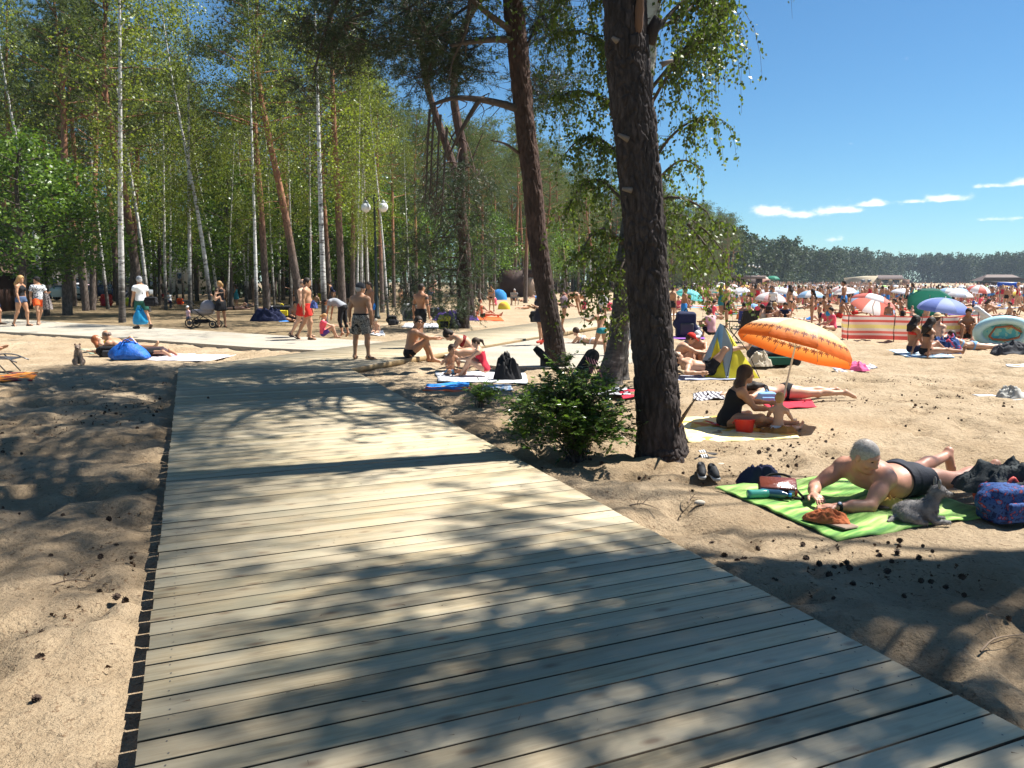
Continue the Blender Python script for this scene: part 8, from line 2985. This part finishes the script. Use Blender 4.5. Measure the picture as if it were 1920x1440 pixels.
for(px,ft,fc,tn,hr2,cl,lb)in((1391,612,-60,'tan',('short','dark'),[('swimsuit',mat('cloth_royal',(.04,.06,.25)))],'woman in blue swimsuit sitting left end of the seated group'),(1404,612,150,'fair',('short','brown'),[('shorts',WHITE,.5)],'person in white shorts sitting in the group behind the orange umbrella'),(1430,612,20,'fair',('pony','dark'),[('swimsuit',mat('cloth_stone',(.35,.33,.3)))],'woman with dark plait sitting with her back to the camera'),(1441,612,-40,'tan',('long','brown'),[('bra',BLACK),('panties',BLACK)],'woman with hands in her hair in the seated group'),(1455,612,90,'pink',('short','blond'),[('briefs',BLACK)],'pale person sitting right of the woman with the plait'),(1471,612,160,'brown',('short','dark'),[('shirt',NAVY,.5)],'child in dark top at the right end of the seated group')):
 P(lb,px,ft,None,fc,dict(SITK if fc!=20 else CROSS),H=1.68,sex='f',tone=tn,hair=hr2,clothes=cl)
P('person in pink sitting by the black rucksack behind the birch leaves',1332,632,None,30,SITK,H=1.65,sex='f',tone='tan',hair=('short','brown'),clothes=[('shirt',mat('cloth_rose',(.6,.35,.38)),.5),('shorts',BLACK,.5)])
for(px,lb)in((1806,'man in white shirt and navy shorts standing before the lake'),(1824,'man in royal blue shirt standing before the lake'),(1850,'second man in royal blue shirt farther right before the lake')):
 P(lb,px,583,557,random.choice([0,180,90]),STAND,tone='tan',hair=('short','dark'),clothes=[('shirt',WHITE if 'white' in lb else mat('cloth_cobalt',(.03,.10,.45)),.6),('shorts',NAVY,.8)])
def dog(label,loc,face,s,m,m2,sit=False):
 r=empty('dog',loc,rad(face),label,'dog')
 F=Field()
 if not sit:
  F.ell((0,-.02,.085),(.070,.135,.082),None,.03)
  F.ell((0,.09,.10),(.062,.075,.085),None,.04)
  F.cap((0,.10,.13),(0,.135,.21),.050,.045,.03)
  hc=np.array((0,.155,.245))
  for q in(-1,1):
   F.cap((q*.045,.10,.05),(q*.052,.13,.022),.028,.022,.02)
   F.cap((q*.052,.12,.022),(q*.050,.225,.018),.021,.018,.01)
   F.cap((q*.060,-.09,.065),(q*.085,-.02,.045),.050,.038,.03)
   F.cap((q*.085,-.03,.03),(q*.085,.05,.018),.024,.018,.015)
  F.cap((.02,-.14,.05),(.09,-.22,.02),.020,.010,.02)
 else:
  F.cap((0,-.05,.10),(0,.04,.26),.085,.065,.03)
  F.cap((0,.05,.25),(0,.07,.33),.048,.045,.03)
  hc=np.array((0,.095,.365))
  for q in(-1,1):
   F.cap((q*.04,.06,.20),(q*.042,.085,.02),.028,.018,.02)
   F.cap((q*.042,.085,.016),(q*.042,.115,.014),.018,.016,.01)
   F.cap((q*.06,-.06,.07),(q*.075,.04,.05),.055,.035,.02)
   F.cap((q*.075,.04,.05),(q*.075,.06,.015),.02,.018,.02)
  F.cap((0,-.12,.04),(.06,-.20,.03),.018,.010,.02)
 F.ell(hc,(.052,.058,.050),None,.02)
 F.cap(hc+(0,.035,-.012),hc+(0,.088,-.022),.028,.019,.02)
 F.scaled(s)
 V,Q=F.arrays(.0058*s)
 body=mesh_np('body',V,Q,m,r)
 for q in(-1,1):
  F=Field()
  F.ell(hc+np.array((q*.042,-.012,.052 if sit else .065)),(.022,.010,.024 if sit else .040),None,0)
  F.scaled(s)
  V,Q=F.arrays(.005*s)
  mesh_np('ear',V,Q,m2,r)
  MB().ball(tuple((hc+np.array((q*.024,.045,.012)))*s),.0085*s,8,6).build('eye',EYE,r,True)
 MB().ball(tuple((hc+np.array((0,.108,-.016)))*s),.0115*s,10,6).build('nose',BLACK,r,True)
 rq=np.random.default_rng(3)
 co=np.zeros(len(body.data.vertices)*3)
 no=np.zeros(len(body.data.vertices)*3)
 body.data.vertices.foreach_get('co',co)
 body.data.vertices.foreach_get('normal',no)
 co,no=co.reshape(-1,3),no.reshape(-1,3)
 pick=rq.choice(len(co),min(len(co),4200))
 D=no[pick]*.7+np.array([0,-.35,-.55])+rq.normal(size=(len(pick),3))*.25
 V,Fq=needle_cloud(co[pick],D,1,.017*s,.003*s,rq,.2)
 mesh_np('coat',V,Fq,m2 if not sit else m,r,False)
 return r
fur1=mat('grey_terrier_fur',(.17,.16,.155),rough=.9,var=.65,scale=16)
fur2=mat('silver_terrier_fur',(.24,.215,.20),rough=.9,var=.6,scale=30)
d1=gp(1722,984)
dog('small shaggy grey terrier lying on the green towel',(d1.x-.02,d1.y+.02,.018),-98,.95,fur1,fur2)
d2=gp(148,684)
dog('little pale dog sitting on the sand left of the blue bag',(d2.x,d2.y,0),-150,1.05,mat('fawn_white_fur',(.38,.28,.21),rough=.9,var=.4,scale=14),mat('fawn_fur',(.33,.20,.13),rough=.9),True)
# THE CROWD FARTHER OUT
def merged(name,pose,vox,**kw):
 parts,J=figure_fields(dict(pose),detail=False,vox=vox,**{k:v for k,v in kw.items()if k not in('tone',)})
 mats,Vs,Fs,mi,n=[],[],[],[],0
 zmin=min(q[2][:,2].min()for q in parts)
 for(nm,key,V,F)in parts:
  m=skin(kw['tone'])if key=='skin' else key
  if m not in mats:
   mats.append(m)
  Vs.append(V-np.array([0,0,zmin+.01]))
  Fs.append(F+n)
  mi+=[mats.index(m)]*len(F)
  n+=len(V)
 return np.concatenate(Vs),np.concatenate(Fs),mats,np.array(mi)
KIND=[(STAND,dict(sex='f',tone='tan',hair=('long',hairm('dark')),clothes=[('bra',BLACK),('panties',BLACK)]),'distant woman in black bikini standing in the beach crowd'),(walk(.3),dict(sex='m',tone='brown',hair=('short',hairm('dark')),clothes=[('shorts',BLUE,.6)]),'distant man in blue trunks walking in the beach crowd'),(STAND,dict(sex='m',tone='tan',hair=('short',hairm('brown')),clothes=[('shorts',BLACK,.6)],fat=.5),'distant man in black trunks standing in the beach crowd'),(walk(.25),dict(sex='f',tone='fair',hair=('short',hairm('blond')),clothes=[('swimsuit',CRIMSON)]),'distant woman in red swimsuit walking in the beach crowd'),(STAND,dict(sex='m',tone='tan',hair=('short',hairm('dark')),clothes=[('shirt',WHITE,.5),('shorts',NAVY,.7)]),'distant person in white shirt standing in the beach crowd'),(HOLD,dict(sex='f',tone='brown',hair=('long',hairm('brown')),clothes=[('dress',TEAL,.35)]),'distant woman in teal dress standing in the beach crowd'),(SITK,dict(sex='f',tone='tan',hair=('long',hairm('brown')),clothes=[('bra',NAVY),('panties',NAVY)]),'distant woman in navy bikini sitting on the crowded sand'),(SITL,dict(sex='m',tone='fair',hair=('short',hairm('brown')),clothes=[('shorts',GREEN,.5)]),'distant man in green trunks sitting on the crowded sand'),(SITB,dict(sex='m',tone='brown',hair=('short',hairm('dark')),clothes=[('shorts',RED,.5)]),'distant man in red trunks leaning back on the crowded sand'),(CROSS,dict(sex='f',tone='fair',hair=('short',hairm('dark')),clothes=[('shirt',PINK,.5)]),'distant person in pink top sitting on the crowded sand'),(PRONE,dict(sex='f',tone='tan',hair=('short',hairm('blond')),clothes=[('panties',BLACK)]),'distant sunbather lying face down on the crowded sand'),(SUPINE,dict(sex='m',tone='pink',hair=('short',hairm('brown')),clothes=[('shorts',BLUE,.5)]),'distant sunbather in blue trunks lying on the crowded sand'),]
DATA=[]
for k,(ps,kw,lb)in enumerate(KIND):
 V,F,ms_,mi=merged('person',ps,.042,**kw)
 o=mesh_np('person',V,F,ms_,mi=mi)
 DATA.append(o)
rc=np.random.default_rng(77)
n_c=0
spots=[]
LYING=(6,7,8,9,10,11)
UP=(0,1,2,3,4,5)
for att in range(6000):
 if n_c>=296:
  break
 Y=27+150*rc.random()**1.25
 x0=max(forest_edge(Y)+3,Y*.19)
 x=rc.uniform(x0,Y*.72)
 px=px_of(x,Y)
 if Y<40 and(px<1250 or(1560<px<1935 and Y<31)):
  continue
 if any((x-a)**2+(Y-b)**2<(.7 if Y>60 else 1.1)**2 for a,b in spots):
  continue
 k=int(rc.choice(LYING)if rc.random()<(.75 if Y<60 else .5)else rc.choice(UP))
 src=DATA[k]
 if 'label' in src:
  o=src.copy()
  COL.objects.link(o)
 else:
  o=src
 o.location=(x,Y,0)
 o.rotation_euler=(0,0,rc.uniform(0,6.28)if k in UP else rad(rc.choice([-100,-75,80,95,150,20])))
 s=rc.uniform(.86,1.06)*.96
 o.scale=(s,s,s)
 tag(o,KIND[k][2],'person','people in the distant beach crowd')
 spots.append((x,Y))
 n_c+=1
for k in range(26):
 px,py=rc.uniform(420,1180),rc.uniform(556,585)
 if 560<px<720 and rc.random()<.5:
  continue
 kk=int(rc.choice(LYING)if rc.random()<.75 else rc.choice(UP))
 o=DATA[kk].copy()
 COL.objects.link(o)
 p=gp(px,py)
 o.location=p
 o.rotation_euler=(0,0,rc.uniform(0,6.28))
 tag(o,KIND[kk][2].replace('on the crowded sand','at the woodland edge').replace('in the beach crowd','at the woodland edge'),'person','people resting at the woodland edge')
low=[]
for k in(0,1,2,4,7,9,6,3):
 low.append(merged('p',KIND[k][0],.11,**KIND[k][1]))
mats_all,Vs,Fs,mis,n=[],[],[],[],0
for i in range(2700):
 Y=105+205*rc.random()**.8
 x=rc.uniform(max(forest_edge(Y)+1,Y*.28),Y*.71)
 if i%3==1:
  Y=rc.uniform(68,130)
  x=rc.uniform(max(forest_edge(Y)+2,Y*.24),Y*.70)
 if i%3==0:
  Y=rc.uniform(150,320)
  x=rc.uniform(.30,.47)*Y
 if x>57 and 100<Y<270 and x>57+(Y-128)*.55 and rc.random()<.55:
  continue
 V,F,ms_,mi=low[int(rc.integers(0,len(low)))]
 a=rc.uniform(0,6.28)
 c,s_=math.cos(a),math.sin(a)
 V2=V@np.array([[c,s_,0],[-s_,c,0],[0,0,1]])*rc.uniform(.85,1.1)+np.array([x,Y,float(gz(x,Y))])
 idx=[]
 for m in ms_:
  if m not in mats_all:
   mats_all.append(m)
  idx.append(mats_all.index(m))
 Vs.append(V2)
 Fs.append(F+n)
 mis.append(np.array(idx)[mi])
 n+=len(V2)
o=mesh_np('crowd',np.concatenate(Vs),np.concatenate(Fs),mats_all,mi=np.concatenate(mis))
tag(o,kind='stuff')
sets=[([W3,(.66,.70,.78)],'white'),([LB,W3],'pale blue striped'),([TL,W3],'mint'),([YL,W3],'yellow and white'),([ORG,YL],'orange'),([LIM],'lime green'),([PK,W3],'pink and white'),([DB],'dark blue'),([RD,W3],'red and white'),([(.62,.55,.42)],'beige')]
prot=[umbrella('distant %s umbrella standing in the packed beach crowd'%nm,(0,0,0),1.15,1.8,cols,(rad(rc.uniform(-8,8)),rad(rc.uniform(-8,8))),group='distant umbrellas')for cols,nm in sets]
used=set()
US=[]
for i in range(9000):
 if len(US)>=165:
  break
 Y=52+225*rc.random()**.95
 x=rc.uniform(max(forest_edge(Y)+4,.27*Y),.72*Y)
 if any((x-a)**2+(Y-b)**2<3.2**2 for a,b in US):
  continue
 k=int(rc.choice(10,p=[.38,.13,.1,.07,.05,.04,.09,.03,.04,.07]))
 o=copy_tree(prot[k])if k in used else prot[k]
 used.add(k)
 o.location=(x,Y,0)
 o.rotation_euler=(0,0,rc.uniform(0,6.28))
 s=rc.uniform(.85,1.12)
 o.scale=(s,s,rc.uniform(.85,1.05))
 US.append((x,Y))
tw=[(LBLUE,'pale blue'),(RED,'red'),(WHITE,'white'),(ORANGE,'orange'),(PURPLE,'purple'),(TEAL,'teal')]
tp_=[]
for m,nm in tw:
 tp_.append(cloth_quad('beach_towel','distant %s towel on the crowded sand'%nm,'towel',[(-.9,-.45,0),(.9,-.45,0),(.9,.45,0),(-.9,.45,0)],m,.03,8,6,group='distant towels on the sand'))
for i in range(95):
 Y=30+80*rc.random()**1.2
 x=rc.uniform(max(forest_edge(Y)+3,Y*.2),Y*.7)
 k=i%6
 o=tp_[k]if i<6 else tp_[k].copy()
 if i>=6:
  COL.objects.link(o)
 if Y<40 and 1240<px_of(x,Y):
  x,Y=x*1.6,Y*1.6
 o.location=(x,Y,0.01)
 o.rotation_euler=(0,0,rc.uniform(0,3.14))
for(px,Y,w,lb)in((1890,128,6,'blue inflatable platform tower on the water at far right'),(1800,140,9,'low blue pontoon on the water'),(1710,142,7,'blue pedal boats moored at the shore')):
 p=vp(px,530,Y)
 r=empty('pontoon',(p.x,Y,0),0,lb,'pontoon')
 bl=mat('pontoon_blue',(.03,.12,.45),rough=.35)
 MB().box((0,0,.3),(w,3,.6),bev=.2).build('float',bl,r)
 if 'tower' in lb:
  MB().box((-1.4,0,1.2),(.5,.5,1.6),bev=.1).build('post',bl,r)
  MB().box((1.4,0,1.2),(.5,.5,1.6),bev=.1).build('post',bl,r)
  MB().box((0,0,2.1),(3.4,.6,.5),bev=.1).build('crossbeam',bl,r)
 else:
  MB().box((0,-1.2,.75),(w*.9,.2,.3),bev=.05).build('rail',mat('pontoon_white',(.6,.6,.62)),r)
for o in list(bpy.data.objects):
 if o.parent is None and o.get('category')in('person','umbrella','towel','tent','windbreak','boat','pontoon','mattress','clothes','kiosk')and o.location.y>35:
  dz_=float(gz(o.location.x,o.location.y))
  o.location.z+=max(dz_,-.82)if o.get('category')=='pontoon' else dz_
# SHRUBS, CONES AND LITTER
def shrub(label,loc,H,W,stems,leaflets,size,seed,lean=(0,0)):
 r=empty('shrub',loc,0,label,'shrub')
 rq=np.random.default_rng(seed)
 g,l_=Geo(),Geo()
 Ps,Ax=[],[]
 for i in range(stems):
  a=rq.random()*6.28
  k=rq.random()**.6
  hh=H*(1.05-.60*k**1.5)*rq.uniform(.45,1.05)
  p0=np.array([rq.normal()*.04,rq.normal()*.04,-.02])
  p2=np.array([math.cos(a)*W*.5*k+lean[0],math.sin(a)*W*.5*k+lean[1],hh])
  p1=(p0+p2)/2+np.array([0,0,.12*H])-np.array([math.cos(a),math.sin(a),0])*.04
  p3=p2+np.array([math.cos(a)*.10,math.sin(a)*.10,-.05*k])
  sp=spline([p0,p1,p2,p3],12)
  V,F,_=tube_np(sp,np.linspace(.006,.002,12),5)
  g.add(V,F)
  for j in range(leaflets//10):
   t=rq.uniform(.06 if i%2 else .25,1)*10.99
   kk=int(t)
   b=sp[kk]+(sp[min(11,kk+1)]-sp[kk])*(t-kk)
   d=unit_rand(1,rq)[0]*np.array([1,1,.5])+np.array([math.cos(a)*.3,math.sin(a)*.3,.25])
   d/=np.linalg.norm(d)
   ln=rq.uniform(.09,.17)
   sd=np.cross(d,(0,0,1.))
   sd/=np.linalg.norm(sd)+1e-9
   V,F,_=tube_np([b,b+d*ln],[.0016,.001],3)
   g.add(V,F)
   for q in range(5):
    for s in(-1,1):
     Ps.append(b+d*ln*(q+.8)/5.2)
     Ax.append(sd*s+d*.45+np.array([0,0,-.18+.25*rq.random()]))
   Ps.append(b+d*ln)
   Ax.append(d)
 Pq,Aq=np.array(Ps),np.array(Ax)
 Aq+=rq.normal(size=Aq.shape)*.18
 Aq/=np.linalg.norm(Aq,axis=1)[:,None]
 up=np.array([0,0,1.])+rq.normal(size=Aq.shape)*.35
 sd=np.cross(Aq,up)
 sd/=np.linalg.norm(sd,axis=1)[:,None]+1e-9
 nm=np.cross(sd,Aq)
 n=len(Pq)
 s=size*rq.uniform(.5,1.25,n)[:,None]
 w=s*.26
 V=np.stack([Pq,Pq+Aq*s*.3+sd*w+nm*s*.05,Pq+Aq*s*.72+sd*w*.8+nm*s*.03,Pq+Aq*s-nm*s*.05,Pq+Aq*s*.72-sd*w*.8+nm*s*.03,Pq+Aq*s*.3-sd*w+nm*s*.05],1).reshape(-1,3)
 b=np.arange(n)[:,None]*6
 F=np.concatenate([b+np.array([0,1,2,3]),b+np.array([0,3,4,5])])
 g.build('branches',BARK_D,r)
 mesh_np('leaves',V,F,LEAF_S,r,False)
 return r
pS=gp(1082,862)
shrub('bushy green shrub with small paired leaves beside the boardwalk',pS,.98,1.08,120,90,.050,5,(-.06,.06))
pS2=gp(985,815)
shrub('leafy green shrub spray left of the bushy one',(pS2.x+.12,pS2.y,0),.66,.75,22,90,.050,15)
pS3=gp(900,766)
shrub('small dark seedling shrub at the edge of the family towels',pS3,.50,.36,14,80,.045,6)
pS4=gp(1075,752)
shrub('slender sprig standing between the shrub and the old birch',pS4,.62,.30,6,60,.055,9)
cone_src=[]
for sd_ in range(3):
 rq=np.random.default_rng(sd_)
 m=MB()
 m.ball((0,0,.016),(.013,.013,.018),8,5)
 for k in range(34):
  a=k*2.4
  z=.004+.026*k/34
  rr_=.019*math.sin(.5+2.3*k/34)
  c,s_=math.cos(a),math.sin(a)
  t=np.array([-s_,c,0])*.0055
  b=np.array([c*rr_*.4,s_*rr_*.4,z])
  tip=np.array([c*rr_*1.25,s_*rr_*1.25,z+.006])
  m.add([b-t,b+t,tip+t*.7,tip-t*.7],[[0,1,2,3]])
 cone_src.append(m.build('pine_cone',mat('pine_cone_scale',(.060,.038,.026),rough=.85,var=.4,scale=60)))
 cone_src[-1].location=(0,0,-50)
rq=np.random.default_rng(12)
def on_walk(x,y):
 rx,ry=x-OUTER.x,y-OUTER.y
 q=rx*dA.y-ry*dA.x
 return-.15<q<3.2 and y<15
spots=[(390,747,BW_TOP+.001),(1575,1062,0),(1583,1055,0),(1592,1066,0),(1566,1068,0),(1507,1048,0),(1550,1077,0),(1358,1046,0),(1392,1052,0),(1412,1054,0),(1665,1076,0),(1425,1032,0),(1335,1022,0),(1450,1092,0),(1504,1022,0),(1687,1018,0),(1680,1041,0),(1718,1048,0),(212,1026,0),(190,1044,0),(85,1190,0),(75,1233,0),(218,1125,0),(1370,879,0),(1496,875,0),(1280,872,0),(1283,889,0),(1252,904,0),(1108,865,0),(1212,850,0),(1160,868,0),(1452,838,0),(1440,845,0),(1700,800,0),(1726,808,0)]
done=0
for(px,py,h)in spots:
 o=cone_src[done%3]
 if done>=3:
  o=o.copy()
  COL.objects.link(o)
 o.location=gp(px,py,h)
 o.rotation_euler=(rq.uniform(-1.2,1.2),rq.uniform(-1.2,1.2),rq.uniform(0,6))
 s=rq.uniform(.75,1.1)
 o.scale=(s,s,s)
 tag(o,'small dark open pine cone lying loose on the sand','pine cone','pine cones scattered on the sand')
 done+=1
bpy.data.objects[cone_src[0].name]['label']='single pine cone lying on the boards of the boardwalk'
bpy.data.objects[cone_src[0].name]['group']='pine cone on the boardwalk'
while done<215:
 if rq.random()<.68:
  x,y=rq.uniform(.5,7.5),2.8+9*rq.random()**1.2
 else:
  x,y=rq.uniform(-7,-1.4),rq.uniform(2.6,12)
 if vnoise(np.array([x*.9]),np.array([y*.9]),31)[0]<rq.uniform(.25,.75)or on_walk(x,y)or(1.75<x<3.8 and 5.1<y<6.8)or abs(x)>.7*y+.5:
  continue
 o=cone_src[done%3].copy()
 COL.objects.link(o)
 o.location=(x,y,rq.uniform(-.004,.012))
 o.rotation_euler=(rq.uniform(-1.4,1.4),rq.uniform(-1.4,1.4),rq.uniform(0,6))
 s=rq.uniform(.5,1.1)
 o.scale=(s,s,s)
 tag(o,'small dark open pine cone lying loose on the sand','pine cone','pine cones scattered on the sand')
 done+=1
for(px,py,ln,rz,lb)in((1838,1225,.42,.5,'forked dry twig lying on the sand at lower right'),(1420,1330-40,.25,1.2,'short dry twig at the right edge of the boards'),(95,1100,.30,.1,'thin dry twig on the shaded sand at left'),(1512,716,.3,.3,'dry twig on the sand below the orange umbrella'),(1180,950,.25,-.4,'small twig on the sand in front of the big pine'),(1290,545+400,.2,.8,'bent twig left of the green towel')):
 r=empty('twig',gp(px,py),rz,lb,'twig')
 g=Geo()
 b=[np.array([0,0,.01]),np.array([ln*.4,.02,.03]),np.array([ln,-.03,.015])]
 limb(g,b,.006,.002,5,8)
 limb(g,[b[1],b[1]+np.array([ln*.2,ln*.25,.05]),b[1]+np.array([ln*.5,ln*.35,.02])],.004,.0015,4,6)
 limb(g,[b[1]*.6,b[1]*.6+np.array([ln*.1,-ln*.2,.06]),b[1]*.6+np.array([ln*.3,-ln*.35,.03])],.003,.001,4,6)
 g.build('stalk',mat('pale_twig',(.22,.16,.11),rough=.9),r)
m=Geo()
n=22000
x=rq.uniform(-8,8,n)
y=2+12*rq.random(n)**1.3
dens=vnoise(x*.9,y*.9,31)*.6+vnoise(x*3,y*3,32)*.4
ok=(dens>.50)&(np.abs(x)<.75*y+1)&~np.array([on_walk(a,b)for a,b in zip(x,y)])
Pn=np.stack([x[ok],y[ok],rq.uniform(.0,.012,ok.sum())],-1)
D=rq.normal(size=Pn.shape)*np.array([1,1,.12])
V,F=needle_cloud(Pn,D/np.linalg.norm(D,axis=1)[:,None],1,.040,.0042,rq,.1)
m.add(V,F)
k=rq.choice(len(Pn),3000)
for q in range(1):
 V,F=leaf_cloud(Pn[k]+np.array([0.01,0.02,.0]),.022,rq,hang=.0,aspect=.8,fold=.3)
 m.add(V,F)
o=m.build('forest_litter',mat('litter_brown',(.10,.055,.030),rough=.95,var=.4,scale=3),None,False)
tag(o,kind='stuff')
n=420
t=rq.uniform(0,15,n)
q=rq.uniform(.05,2.95,n)
pb_=np.stack([OUTER.x-dA.x*t+dA.y*q,OUTER.y-dA.y*t-dA.x*q,np.full(n,BW_TOP+.004)],-1)
D=rq.normal(size=pb_.shape)*np.array([1,1,.05])
V,F=needle_cloud(pb_,D/np.linalg.norm(D,axis=1)[:,None],1,.03,.003,rq,.05)
o=mesh_np('needle_litter',V,F,mat('litter_brown',(.1,.055,.03)),None,False)
tag(o,kind='stuff')
for(px,py,lb)in((1312,945,'white pebble on the sand left of the green towel'),(1352,874,'flat tan stone right of the black sneakers'),(1165,822,'tan stone at the foot of the shrub')):
 r=MB().ball((0,0,.012),(.045,.03,.020),12,8).build('pebble',mat('pale_stone',(.48,.42,.34),rough=.8,var=.2),None,True)
 r.location=gp(px,py)
 tag(r,lb,'stone')
# AIR
hz=MB().box((60,440,16),(1900,1100,38))
hm,nt,b=newmat('haze_air')
nt.nodes.remove(b)
pv=N(nt,'ShaderNodeVolumePrincipled')
pv.inputs['Color'].default_value=(.72,.86,1.0,1)
pv.inputs['Density'].default_value=.0002
L(nt,pv.outputs[0],nt.nodes['Material Output'].inputs['Volume'])
HAZE=hz.build('haze',hm)
tag(HAZE,kind='stuff')
